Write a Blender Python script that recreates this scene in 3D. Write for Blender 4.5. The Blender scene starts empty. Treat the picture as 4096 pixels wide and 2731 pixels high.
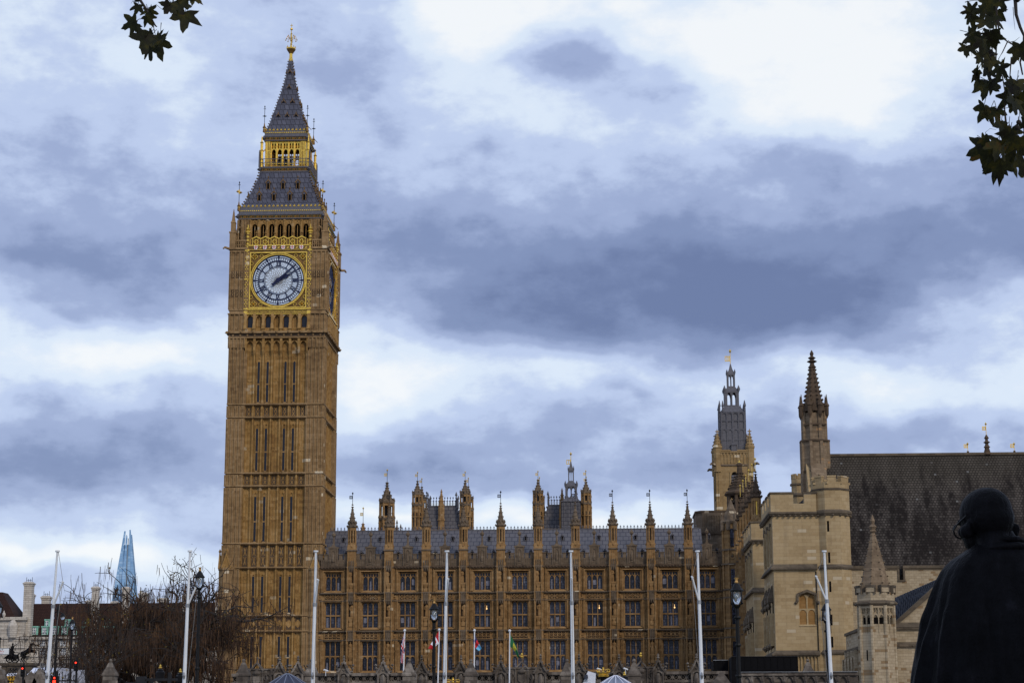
import bpy, math, random
from mathutils import Vector, Matrix
R = math.radians
random.seed(7)
scn = bpy.context.scene
COL = scn.collection

# ------------------------------------------------------------------ camera
F = 7800.0
CX, CY, EYE = 2048.0, 1365.5, 1.65
YAW, PIT, ROLL = R(2.55), math.atan((2930 - 1365.5) / F), R(-0.22)
CAMROT = Matrix.Rotation(YAW, 3, 'Z') @ Matrix.Rotation(math.pi / 2 + PIT, 3, 'X') @ Matrix.Rotation(ROLL, 3, 'Z')
cd = bpy.data.cameras.new('camera')
cam = bpy.data.objects.new('camera', cd)
COL.objects.link(cam)
cam.matrix_world = Matrix.Translation((0, 0, EYE)) @ CAMROT.to_4x4()
cd.sensor_width = 36.0
cd.lens = F / 4096 * 36.0
cd.clip_start = 0.1
cd.clip_end = 30000
scn.camera = cam

def at(px, py, Y):
    """survey helper: where a sight line of the photograph meets the depth Y (returns x, z)"""
    d = CAMROT @ Vector(((px - CX) / F, (CY - py) / F, -1))
    t = Y / d.y
    return d.x * t, EYE + d.z * t

# ------------------------------------------------------------------ view, sun, sky
vs = scn.view_settings
vs.view_transform = 'Standard'; vs.look = 'None'; vs.exposure = 0.0; vs.gamma = 1.0
vs.use_curve_mapping = False

S = Vector((0.42, -0.72, 0.52)).normalized()
sd = bpy.data.lights.new('sun', 'SUN'); sd.energy = 1.5; sd.angle = R(12); sd.color = (1.0, 0.86, 0.68)
sun = bpy.data.objects.new('sun', sd); COL.objects.link(sun)
sun.rotation_euler = (-S).to_track_quat('-Z', 'Y').to_euler()

class NT:
    """tiny helper for node trees"""
    def __init__(s, tree): s.t = tree; s.n = tree.nodes; s.l = tree.links
    def new(s, typ, ins=None, **kw):
        nd = s.n.new(typ)
        for k, v in kw.items(): setattr(nd, k, v)
        for k, v in (ins or {}).items():
            if isinstance(v, bpy.types.NodeSocket): s.l.new(v, nd.inputs[k])
            else: nd.inputs[k].default_value = v
        return nd
    def math(s, op, a, b=0.0, c=None, clamp=False):
        d = {0: a, 1: b}
        if c is not None: d[2] = c
        nd = s.new('ShaderNodeMath', d, operation=op); nd.use_clamp = clamp
        return nd.outputs[0]
    def vmath(s, op, a, b=(0, 0, 0)):
        nd = s.new('ShaderNodeVectorMath', {0: a, 1: b}, operation=op)
        return nd.outputs['Value'] if op in ('LENGTH', 'DOT_PRODUCT') else nd.outputs[0]
    def ramp(s, fac, stops, interp='LINEAR'):
        nd = s.new('ShaderNodeValToRGB', {0: fac}); cr = nd.color_ramp; cr.interpolation = interp
        while len(cr.elements) < len(stops): cr.elements.new(0.5)
        for e, (p, c) in zip(cr.elements, stops):
            e.position = p; e.color = (c[0], c[1], c[2], 1) if not isinstance(c, float) else (c, c, c, 1)
        return nd.outputs[0]
    def noise(s, vec, scale, detail=3.0, rough=0.5, dist=0.0):
        return s.new('ShaderNodeTexNoise', {'Vector': vec, 'Scale': scale, 'Detail': detail, 'Roughness': rough, 'Distortion': dist})
    def mix(s, fac, a, b, blend='MIX'):
        nd = s.new('ShaderNodeMix', data_type='RGBA', blend_type=blend)
        for i, v in ((0, fac), (6, a), (7, b)):
            if isinstance(v, bpy.types.NodeSocket): s.l.new(v, nd.inputs[i])
            elif i == 0: nd.inputs[0].default_value = v
            else: nd.inputs[i].default_value = (v[0], v[1], v[2], 1)
        return nd.outputs[2]

wd = bpy.data.worlds.new('World'); scn.world = wd; wd.use_nodes = True
w = NT(wd.node_tree); w.n.clear()
sky = w.new('ShaderNodeTexSky', sky_type='NISHITA', sun_disc=False)
sky.sun_elevation = math.asin(S.z); sky.sun_rotation = math.atan2(S.x, S.y); sky.altitude = 20
gen = w.new('ShaderNodeTexCoord').outputs['Generated']
sx = w.new('ShaderNodeSeparateXYZ', {0: gen})
azi = w.math('ARCTAN2', sx.outputs[0], sx.outputs[1])
ele = w.math('ARCSINE', sx.outputs[2])
DEG = 57.29578
ae = w.new('ShaderNodeCombineXYZ', {0: w.math('MULTIPLY', azi, DEG), 1: w.math('MULTIPLY', ele, DEG), 2: 0.0}).outputs[0]
# billowing: two octaves of warp on the sky direction (degrees)
wn = w.noise(w.vmath('MULTIPLY', ae, (0.16, 0.24, 1)), 1.0, 3.0, 0.55)
warp = w.vmath('MULTIPLY', w.vmath('SUBTRACT', wn.outputs['Color'], (0.5, 0.5, 0.5)), (4.6, 3.4, 0))
aw = w.vmath('ADD', ae, warp)
# cloud banks: photo px, py, half width, half height (px), tilt (deg), weight (+ bright / - dark)
BLOBS = [
 (2650, 1180, 1150, 210, 6, -1.05), (3700, 1000, 800, 200, -6, -0.75), (2300, 1330, 500, 130, 8, -0.55),
 (3300, 640, 1000, 170, 14, -0.35), (1750, 800, 600, 300, 30, -0.3),
 (2350, 250, 420, 110, 5, -0.75), (1350, 250, 380, 170, 10, -0.42),
 (350, 1010, 700, 150, -4, -0.8), (250, 640, 500, 150, 10, -0.35), (180, 1880, 700, 170, 2, -0.9), (650, 1700, 500, 120, -5, -0.35),
 (3000, 80, 1000, 230, 0, 1.0), (1900, 130, 420, 240, -35, 0.9), (2150, 480, 300, 160, 20, 0.45), (3350, 370, 800, 170, -8, 0.8),
 (550, 330, 500, 190, 10, 0.35), (150, 120, 500, 160, 0, 0.1), (900, 80, 400, 120, 0, 0.15), (2900, 1050, 1500, 330, 0, -0.3),
 (350, 1370, 900, 110, -2, 0.85), (1650, 1450, 450, 130, -8, 0.8), (2050, 1560, 700, 110, 0, 0.45), (3350, 1450, 900, 150, 4, 0.7), (3900, 1220, 400, 100, 10, 0.5),
 (250, 2250, 700, 60, 2, 0.85), (2300, 2060, 900, 60, 0, 0.7), (1500, 2100, 400, 60, 0, 0.5), (2900, 1330, 300, 60, -25, -0.3), (2500, 1570, 120, 45, 0, -0.5),
 (2900, 1700, 900, 110, 3, -0.35), (1600, 1850, 500, 110, 0, -0.4), (2300, 1870, 700, 90, 0, -0.4), (3700, 1720, 600, 80, 0, -0.3),
]
def ang(px, py):
    d = (CAMROT @ Vector(((px - CX) / F, (CY - py) / F, -1))).normalized()
    return math.degrees(math.atan2(d.x, d.y)), math.degrees(math.asin(d.z))
tot = None
PPD = F * math.pi / 180
for (px, py, hw, hh, tl, wt) in BLOBS:
    a0, e0 = ang(px, py)
    d = w.vmath('SUBTRACT', aw, (a0, e0, 0))
    rot = w.new('ShaderNodeVectorRotate', {'Vector': d, 'Angle': R(tl)}, rotation_type='Z_AXIS').outputs[0]
    q = w.vmath('LENGTH', w.vmath('MULTIPLY', rot, (PPD / hw, PPD / hh, 0)))
    g = w.math('MULTIPLY', w.math('EXPONENT', w.math('MULTIPLY', w.math('MULTIPLY', q, q), -1.0)), wt)
    tot = g if tot is None else w.math('ADD', tot, g)
f1 = w.noise(w.vmath('MULTIPLY', aw, (0.14, 0.3, 1)), 1.0, 6.0, 0.55).outputs[0]
f2 = w.noise(w.vmath('ADD', w.vmath('MULTIPLY', ae, (0.42, 0.75, 1)), (3.1, 1.7, 4.2)), 1.0, 9.0, 0.57).outputs[0]
f3 = w.noise(w.vmath('ADD', w.vmath('MULTIPLY', ae, (1.3, 2.1, 1)), (7.1, 2.7, 1.2)), 1.0, 6.0, 0.6).outputs[0]
val = w.math('ADD', w.math('MULTIPLY', tot, 0.42), 0.59)
val = w.math('ADD', val, w.math('MULTIPLY', w.math('SUBTRACT', f1, 0.5), 0.4))
val = w.math('ADD', val, w.math('MULTIPLY', w.math('SUBTRACT', f2, 0.5), 0.54))
val = w.math('ADD', val, w.math('MULTIPLY', w.math('SUBTRACT', f3, 0.5), 0.16))
cloud = w.ramp(val, [(0.0, (0.15, 0.20, 0.375)), (0.22, (0.225, 0.29, 0.495)), (0.42, (0.35, 0.43, 0.665)), (0.6, (0.53, 0.63, 0.87)), (0.78, (0.74, 0.84, 0.98)), (1.0, (0.94, 0.97, 1.0))], 'EASE')
cl10 = w.vmath('MULTIPLY', cloud, (10.0, 10.0, 10.0))
cover = w.mix(0.93, sky.outputs[0], cl10)
bg = w.new('ShaderNodeBackground', {'Color': cover, 'Strength': 0.1})
w.l.new(bg.outputs[0], w.new('ShaderNodeOutputWorld').inputs[0])

# ------------------------------------------------------------------ materials
MATS = {}
def mat(name):
    m = bpy.data.materials.new(name); m.use_nodes = True
    t = NT(m.node_tree); b = t.n['Principled BSDF']; MATS[name] = m
    return m, t, b
def setb(b, **k):
    for kk, v in k.items():
        nm = {'rough': 'Roughness', 'metal': 'Metallic', 'spec': 'Specular IOR Level', 'coat': 'Coat Weight'}.get(kk, kk)
        b.inputs[nm].default_value = v
def plain(name, col, rough=0.6, metal=0.0, var=0.25, scale=3.0, spec=0.5):
    m, t, b = mat(name)
    pos = t.new('ShaderNodeNewGeometry').outputs['Position']
    n = t.noise(pos, scale, 5.0, 0.6).outputs[0]
    c = t.ramp(n, [(0.3, tuple(x * (1 - var) for x in col)), (0.7, tuple(min(1, x * (1 + var)) for x in col))])
    t.l.new(c, b.inputs['Base Color'])
    t.l.new(t.math('ADD', t.math('MULTIPLY', n, 0.2), rough - 0.1), b.inputs['Roughness'])
    setb(b, metal=metal, spec=spec)
    return m
def wallvec(t, kx=1.0, ky=1.0):
    pos = t.new('ShaderNodeNewGeometry').outputs['Position']
    sp = t.new('ShaderNodeSeparateXYZ', {0: pos})
    u = t.math('ADD', t.math('MULTIPLY', sp.outputs[0], kx), t.math('MULTIPLY', sp.outputs[1], ky))
    return pos, t.new('ShaderNodeCombineXYZ', {0: u, 1: sp.outputs[2], 2: 0.0}).outputs[0]
def stone(name, dark, mid, light, bw=0.8, bh=0.36, pale=(0.62, 0.53, 0.38), pale_at=0.975, soot=(0.05, 0.04, 0.03), soot_amt=0.55, soot_lo=0.52, mortar=0.012, mort_amt=0.25, bump=0.3, blockw=0.55):
    m, t, b = mat(name)
    pos, uv = wallvec(t)
    br = t.new('ShaderNodeTexBrick', {'Vector': uv, 'Color1': (0, 0, 0, 1), 'Color2': (1, 1, 1, 1), 'Mortar': (0.5, 0.5, 0.5, 1), 'Scale': 1.0, 'Mortar Size': mortar, 'Bias': 0.0, 'Brick Width': bw, 'Row Height': bh})
    n1 = t.noise(pos, 0.22, 5.0, 0.55).outputs[0]
    n2 = t.noise(pos, 3.2, 4.0, 0.65).outputs[0]
    v = t.math('ADD', t.math('MULTIPLY', br.outputs[0], blockw * 0.6), t.math('MULTIPLY', n1, 0.75))
    v = t.math('ADD', v, t.math('MULTIPLY', t.math('SUBTRACT', n2, 0.5), 0.5))
    base = t.ramp(v, [(0.22, dark), (0.5, mid), (0.85, light)])
    pl = t.ramp(br.outputs[0], [(pale_at - 0.004, 0.0), (pale_at, 1.0)])
    base = t.mix(pl, base, pale)
    st = t.noise(t.vmath('MULTIPLY', pos, (1.6, 1.6, 0.16)), 1.0, 5.0, 0.65).outputs[0]
    st2 = t.noise(pos, 0.9, 4.0, 0.7).outputs[0]
    sv = t.math('MULTIPLY', t.ramp(st, [(soot_lo, 0.0), (soot_lo + 0.2, 1.0)]), t.ramp(st2, [(0.35, 0.25), (0.65, 1.0)]))
    base = t.mix(t.math('MULTIPLY', sv, soot_amt), base, soot)
    base = t.mix(t.math('MULTIPLY', br.outputs['Fac'], mort_amt), base, soot)
    t.l.new(base, b.inputs['Base Color'])
    setb(b, rough=0.92, spec=0.2)
    bp = t.new('ShaderNodeBump', {'Strength': bump, 'Distance': 0.03, 'Height': t.math('SUBTRACT', t.math('MULTIPLY', n2, 0.8), br.outputs['Fac'])})
    t.l.new(bp.outputs[0], b.inputs['Normal'])
    return m
def rows(name, dark, light, bw, bh, line, line_amt=0.7, mortar=0.03, rough=0.6, spots=None, moss=None, kx=1.0, ky=0.0, metal=0.0, streak=0.4, spec=0.18):
    """coursed roofing: slates, tiles, lead sheets; lines by height"""
    m, t, b = mat(name)
    pos, uv = wallvec(t, kx, ky)
    br = t.new('ShaderNodeTexBrick', {'Vector': uv, 'Color1': (0, 0, 0, 1), 'Color2': (1, 1, 1, 1), 'Mortar': (0.5, 0.5, 0.5, 1), 'Scale': 1.0, 'Mortar Size': mortar, 'Brick Width': bw, 'Row Height': bh})
    n1 = t.noise(t.vmath('MULTIPLY', pos, (1.1, 0.3, 0.16)), 1.0, 5.0, 0.6).outputs[0]
    n2 = t.noise(pos, 2.2, 4.0, 0.65).outputs[0]
    v = t.math('ADD', t.math('ADD', t.math('MULTIPLY', br.outputs[0], 0.4), 0.08), t.math('MULTIPLY', t.math('SUBTRACT', n1, 0.5), streak * 5))
    v = t.math('ADD', v, t.math('MULTIPLY', t.math('SUBTRACT', n2, 0.5), 0.7))
    c = t.ramp(v, [(0.0, dark), (1.0, light)])
    if moss:   # lichen creeping down from the ridge in ragged tongues
        zz = t.new('ShaderNodeSeparateXYZ', {0: pos}).outputs[2]
        c = t.mix(t.math('MULTIPLY', t.ramp(t.math('ADD', t.math('MULTIPLY', t.math('SUBTRACT', zz, 27.5), 0.12), n1), [(0.42, 0.0), (0.75, 1.0)]), 0.6), c, moss)
    if spots:
        c = t.mix(t.ramp(br.outputs[0], [(0.994, 0.0), (0.996, 0.7)]), c, spots)
    c = t.mix(t.math('MULTIPLY', br.outputs['Fac'], line_amt), c, line)
    t.l.new(c, b.inputs['Base Color']); setb(b, rough=rough, metal=metal, spec=spec)
    bp = t.new('ShaderNodeBump', {'Strength': 0.4, 'Distance': 0.03, 'Height': t.math('SUBTRACT', t.math('MULTIPLY', n2, 0.6), br.outputs['Fac'])})
    t.l.new(bp.outputs[0], b.inputs['Normal'])
    return m

stone('tower_stone', (0.185, 0.10, 0.034), (0.31, 0.182, 0.06), (0.42, 0.27, 0.115), 0.62, 0.42, soot_amt=0.35, pale_at=0.991, pale=(0.43, 0.34, 0.22), soot=(0.11, 0.075, 0.045))
stone('tower_stone_grey', (0.155, 0.095, 0.046), (0.265, 0.17, 0.08), (0.36, 0.245, 0.13), 0.62, 0.42, soot_amt=0.45, pale_at=0.993)
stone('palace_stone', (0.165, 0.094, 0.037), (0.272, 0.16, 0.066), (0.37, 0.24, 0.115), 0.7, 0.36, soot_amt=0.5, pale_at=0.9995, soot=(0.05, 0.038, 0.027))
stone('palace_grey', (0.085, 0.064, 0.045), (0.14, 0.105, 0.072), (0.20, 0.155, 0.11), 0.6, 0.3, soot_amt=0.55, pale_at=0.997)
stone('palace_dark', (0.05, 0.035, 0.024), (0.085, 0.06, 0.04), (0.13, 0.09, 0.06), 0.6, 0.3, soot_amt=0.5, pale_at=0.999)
stone('vent_stone', (0.2, 0.13, 0.06), (0.29, 0.195, 0.09), (0.36, 0.26, 0.135), 0.9, 0.4, pale_at=0.99, soot_amt=0.4)
stone('hall_stone', (0.275, 0.195, 0.1), (0.37, 0.275, 0.15), (0.43, 0.335, 0.2), 0.9, 0.34, pale=(0.46, 0.38, 0.26), pale_at=0.965, soot_amt=0.5, soot=(0.14, 0.105, 0.07), mort_amt=0.35, bump=0.3, blockw=0.5)
stone('hall_trim', (0.06, 0.048, 0.036), (0.105, 0.084, 0.06), (0.17, 0.135, 0.095), 0.8, 0.3, soot_amt=0.4, pale_at=0.999)
stone('porch_stone', (0.27, 0.21, 0.13), (0.37, 0.30, 0.2), (0.46, 0.385, 0.27), 0.5, 0.25, pale=(0.24, 0.165, 0.09), pale_at=0.95, soot_amt=0.45, soot=(0.13, 0.1, 0.07), mortar=0.014, mort_amt=0.55, soot_lo=0.55)
stone('blocked_stone', (0.19, 0.10, 0.03), (0.26, 0.145, 0.05), (0.31, 0.18, 0.07), 0.6, 0.3, soot_amt=0.3, pale_at=0.999)
stone('spire_stone', (0.12, 0.085, 0.055), (0.19, 0.14, 0.09), (0.28, 0.21, 0.14), 0.45, 0.28, soot_amt=0.45, pale_at=0.97, pale=(0.33, 0.2, 0.1), mort_amt=0.35)
stone('fence_stone', (0.05, 0.042, 0.035), (0.11, 0.093, 0.077), (0.27, 0.24, 0.205), 0.7, 0.3, soot_amt=0.8, pale_at=0.9997, pale=(0.4, 0.36, 0.31), soot=(0.025, 0.02, 0.018), soot_lo=0.45)
stone('far_stone', (0.40, 0.36, 0.31), (0.5, 0.46, 0.40), (0.58, 0.54, 0.48), 1.6, 0.55, soot_amt=0.4, pale_at=0.999, mort_amt=0.6, mortar=0.05, soot=(0.16, 0.14, 0.12))
rows('tower_slate', (0.058, 0.062, 0.088), (0.13, 0.135, 0.175), 0.62, 0.8, (0.02, 0.02, 0.028), 0.8, 0.05, 0.6, kx=1.0, ky=1.0, streak=0.1)
rows('lead_roof', (0.098, 0.096, 0.106), (0.128, 0.125, 0.138), 0.78, 0.62, (0.03, 0.03, 0.045), 0.9, 0.045, 0.55, streak=0.12)
rows('hall_slate', (0.018, 0.015, 0.014), (0.098, 0.086, 0.076), 0.34, 0.29, (0.01, 0.009, 0.008), 0.75, 0.04, 0.85, spots=(0.15, 0.15, 0.145), streak=0.5, spec=0.06, moss=(0.076, 0.066, 0.052))
rows('brown_tile', (0.030, 0.013, 0.010), (0.062, 0.028, 0.021), 0.5, 0.42, (0.014, 0.008, 0.007), 0.8, 0.06, 0.8, streak=0.15)
rows('porch_lead', (0.026, 0.031, 0.042), (0.05, 0.057, 0.075), 0.3, 60.0, (0.015, 0.018, 0.025), 0.85, 0.05, 0.75, streak=0.1, spec=0.06)
plain('vent_lead', (0.085, 0.085, 0.10), 0.6, var=0.3)
plain('gold', (0.86, 0.52, 0.09), 0.32, 0.8, 0.3, 4.0)
plain('old_gold', (0.17, 0.092, 0.02), 0.5, 0.4, 0.45, 5.0)
plain('dial_white', (0.62, 0.74, 0.88), 0.45, var=0.06, scale=1.0)
plain('dial_blue', (0.006, 0.012, 0.055), 0.6, var=0.3, spec=0.25)
plain('shield_white', (0.78, 0.76, 0.75), 0.6, var=0.05)
plain('shield_red', (0.42, 0.02, 0.03), 0.6, var=0.1)
plain('green_paint', (0.01, 0.05, 0.03), 0.6, var=0.3)
plain('black_iron', (0.005, 0.005, 0.006), 0.5, 0.0, 0.4, spec=0.2)
plain('dark_metal', (0.014, 0.014, 0.017), 0.55, 0.0, 0.4, spec=0.25)
plain('white_paint', (0.66, 0.69, 0.72), 0.3, var=0.06)
plain('white_rope', (0.2, 0.19, 0.18), 0.8)
plain('grey_steel', (0.25, 0.26, 0.27), 0.4, 0.6)
plain('copper_green', (0.22, 0.47, 0.38), 0.7, var=0.35)
plain('wood_orange', (0.62, 0.36, 0.12), 0.45, 0.4)
plain('bark', (0.022, 0.017, 0.014), 0.9, var=0.5, scale=4.0)
plain('hoarding', (0.004, 0.004, 0.005), 0.8, var=0.3, spec=0.1)
plain('canvas_blue', (0.026, 0.033, 0.062), 0.7, var=0.25)
plain('canvas_light', (0.16, 0.19, 0.26), 0.7, var=0.2)
plain('curtain', (0.16, 0.17, 0.22), 0.8, var=0.4)
plain('banner_white', (0.66, 0.69, 0.80), 0.7, var=0.05)
plain('asphalt', (0.05, 0.05, 0.052), 0.9, var=0.3)
plain('paving', (0.24, 0.22, 0.2), 0.9, var=0.2)
plain('grass', (0.05, 0.085, 0.025), 0.95, var=0.4)
plain('earth', (0.11, 0.10, 0.085), 0.95, var=0.3, scale=0.05)
plain('bus_red', (0.42, 0.012, 0.02), 0.3, var=0.08)
plain('van_yellow', (0.72, 0.42, 0.02), 0.35, var=0.1)
plain('coach_white', (0.74, 0.77, 0.86), 0.25, var=0.05)
plain('tyre', (0.012, 0.012, 0.012), 0.85)
plain('sign_white', (0.72, 0.74, 0.78), 0.5, var=0.04)
plain('ink', (0.01, 0.01, 0.012), 0.6)
for nm, c in dict(flag_blue=(0.006, 0.010, 0.09), flag_red=(0.46, 0.006, 0.012), flag_white=(0.8, 0.8, 0.86), flag_sky=(0.14, 0.46, 0.72), flag_green=(0.003, 0.10, 0.03), flag_yellow=(0.5, 0.42, 0.02), flag_dark=(0.18, 0.005, 0.012)).items():
    plain(nm, c, 0.8, var=0.12)

def emit(name, col, s):
    m, t, b = mat(name); setb(b, rough=0.4)
    b.inputs['Base Color'].default_value = (*col, 1); b.inputs['Emission Color'].default_value = (*col, 1); b.inputs['Emission Strength'].default_value = s
emit('signal_red', (1.0, 0.03, 0.01), 3.0)
emit('window_lamp', (1.0, 0.62, 0.25), 1.6)
emit('coach_lamp', (0.8, 0.9, 1.0), 1.5)

# leaded window glass: reflective, with quarries, lead lines and pale curtains behind
m, t, b = mat('leaded_glass')
pos, uv = wallvec(t)
oi = t.new('ShaderNodeObjectInfo').outputs['Random']
br = t.new('ShaderNodeTexBrick', {'Vector': uv, 'Color1': (0, 0, 0, 1), 'Color2': (1, 1, 1, 1), 'Mortar': (0.5, 0.5, 0.5, 1), 'Scale': 1.0, 'Mortar Size': 0.022, 'Brick Width': 0.21, 'Row Height': 0.34})
br.offset = 0.0
n1 = t.noise(t.vmath('MULTIPLY', pos, (1.9, 1.9, 0.5)), 1.0, 3.0).outputs[0]
v = t.math('ADD', t.math('MULTIPLY', br.outputs[0], 0.35), t.math('MULTIPLY', n1, 0.7))
v = t.math('ADD', v, t.math('MULTIPLY', t.math('SUBTRACT', oi, 0.5), 0.35))
c = t.ramp(v, [(0.28, (0.007, 0.008, 0.014)), (0.52, (0.03, 0.034, 0.055)), (0.78, (0.085, 0.095, 0.14)), (0.95, (0.19, 0.21, 0.27))])
c = t.mix(br.outputs['Fac'], c, (0.004, 0.004, 0.006))
t.l.new(c, b.inputs['Base Color']); setb(b, rough=0.22, spec=0.28)
bp = t.new('ShaderNodeBump', {'Strength': 0.25, 'Distance': 0.05, 'Height': br.outputs[0]}); t.l.new(bp.outputs[0], b.inputs['Normal'])
m, t, b = mat('dark_glass'); b.inputs['Base Color'].default_value = (0.012, 0.014, 0.024, 1); setb(b, rough=0.2, spec=0.3)
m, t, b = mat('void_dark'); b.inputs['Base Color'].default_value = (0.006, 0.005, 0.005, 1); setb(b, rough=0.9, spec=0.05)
m, t, b = mat('sash_glass')
pos, uv = wallvec(t)
br = t.new('ShaderNodeTexBrick', {'Vector': uv, 'Color1': (0.05, 0.07, 0.1, 1), 'Color2': (0.14, 0.17, 0.22, 1), 'Mortar': (0.7, 0.72, 0.72, 1), 'Scale': 1.0, 'Mortar Size': 0.09, 'Brick Width': 0.52, 'Row Height': 0.7}); br.offset = 0.0
t.l.new(br.outputs[0], b.inputs['Base Color']); setb(b, rough=0.3)
# lamp glass
m, t, b = mat('lamp_glass'); b.inputs['Base Color'].default_value = (0.6, 0.65, 0.7, 1); setb(b, rough=0.1); b.inputs['Transmission Weight'].default_value = 0.85; b.inputs['IOR'].default_value = 1.1
# far glass skyscraper
m, t, b = mat('tower_glass')
pos, uv = wallvec(t)
br = t.new('ShaderNodeTexBrick', {'Vector': uv, 'Color1': (0, 0, 0, 1), 'Color2': (1, 1, 1, 1), 'Mortar': (0.5, 0.5, 0.5, 1), 'Scale': 1.0, 'Mortar Size': 0.5, 'Brick Width': 6.0, 'Row Height': 4.0}); br.offset = 0.0
n1 = t.noise(t.vmath('MULTIPLY', pos, (0.03, 0.03, 0.01)), 1.0, 4.0).outputs[0]
v = t.math('ADD', t.math('MULTIPLY', br.outputs[0], 0.4), t.math('MULTIPLY', n1, 0.6))
c = t.ramp(v, [(0.2, (0.14, 0.29, 0.47)), (0.5, (0.26, 0.45, 0.64)), (0.8, (0.48, 0.66, 0.80))])
c = t.mix(t.math('MULTIPLY', br.outputs['Fac'], 0.5), c, (0.20, 0.32, 0.46))
t.l.new(c, b.inputs['Base Color']); setb(b, rough=0.18, spec=0.6, metal=0.35)
# bronze of the near statue: folds catch a little light
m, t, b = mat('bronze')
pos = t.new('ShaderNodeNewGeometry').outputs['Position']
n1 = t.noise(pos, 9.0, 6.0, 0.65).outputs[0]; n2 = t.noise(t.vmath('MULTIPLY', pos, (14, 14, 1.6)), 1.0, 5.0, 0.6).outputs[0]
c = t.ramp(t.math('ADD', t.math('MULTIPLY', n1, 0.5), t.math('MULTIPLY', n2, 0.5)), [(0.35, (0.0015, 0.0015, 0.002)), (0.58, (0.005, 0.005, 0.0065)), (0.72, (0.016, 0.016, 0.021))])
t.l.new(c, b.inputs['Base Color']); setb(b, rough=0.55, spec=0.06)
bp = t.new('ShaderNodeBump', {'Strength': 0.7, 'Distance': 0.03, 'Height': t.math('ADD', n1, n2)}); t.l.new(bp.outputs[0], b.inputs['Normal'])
# hanging autumn pods and leaves
m, t, b = mat('brown_pods')
pos = t.new('ShaderNodeNewGeometry').outputs['Position']
n1 = t.noise(pos, 0.55, 4.0, 0.6).outputs[0]; n2 = t.noise(pos, 5.0, 2.0).outputs[0]
c = t.ramp(t.math('ADD', t.math('MULTIPLY', n1, 0.6), t.math('MULTIPLY', n2, 0.4)), [(0.33, (0.022, 0.015, 0.012)), (0.5, (0.055, 0.032, 0.020)), (0.64, (0.12, 0.062, 0.026))])
t.l.new(c, b.inputs['Base Color']); setb(b, rough=0.8, spec=0.2)
m, t, b = mat('yellow_leaf')
pos = t.new('ShaderNodeNewGeometry').outputs['Position']
c = t.ramp(t.noise(pos, 2.0, 2.0).outputs[0], [(0.35, (0.05, 0.028, 0.008)), (0.65, (0.20, 0.15, 0.02))])
t.l.new(c, b.inputs['Base Color']); setb(b, rough=0.8, spec=0.2)
m, t, b = mat('plane_leaf')
pos = t.new('ShaderNodeNewGeometry').outputs['Position']
n1 = t.noise(pos, 7.0, 4.0, 0.6).outputs[0]; n2 = t.noise(pos, 40.0, 3.0).outputs[0]
c = t.ramp(t.math('ADD', t.math('MULTIPLY', n1, 0.8), t.math('MULTIPLY', n2, 0.2)), [(0.36, (0.012, 0.010, 0.006)), (0.5, (0.022, 0.024, 0.008)), (0.6, (0.05, 0.045, 0.008)), (0.7, (0.09, 0.04, 0.008))])
t.l.new(c, b.inputs['Base Color']); setb(b, rough=0.6, spec=0.2)
tr = t.new('ShaderNodeBsdfTranslucent', {'Color': c}); ms = t.new('ShaderNodeMixShader', {0: 0.5})
t.l.new(b.outputs[0], ms.inputs[1]); t.l.new(tr.outputs[0], ms.inputs[2]); t.l.new(ms.outputs[0], t.n['Material Output'].inputs[0])

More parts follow.
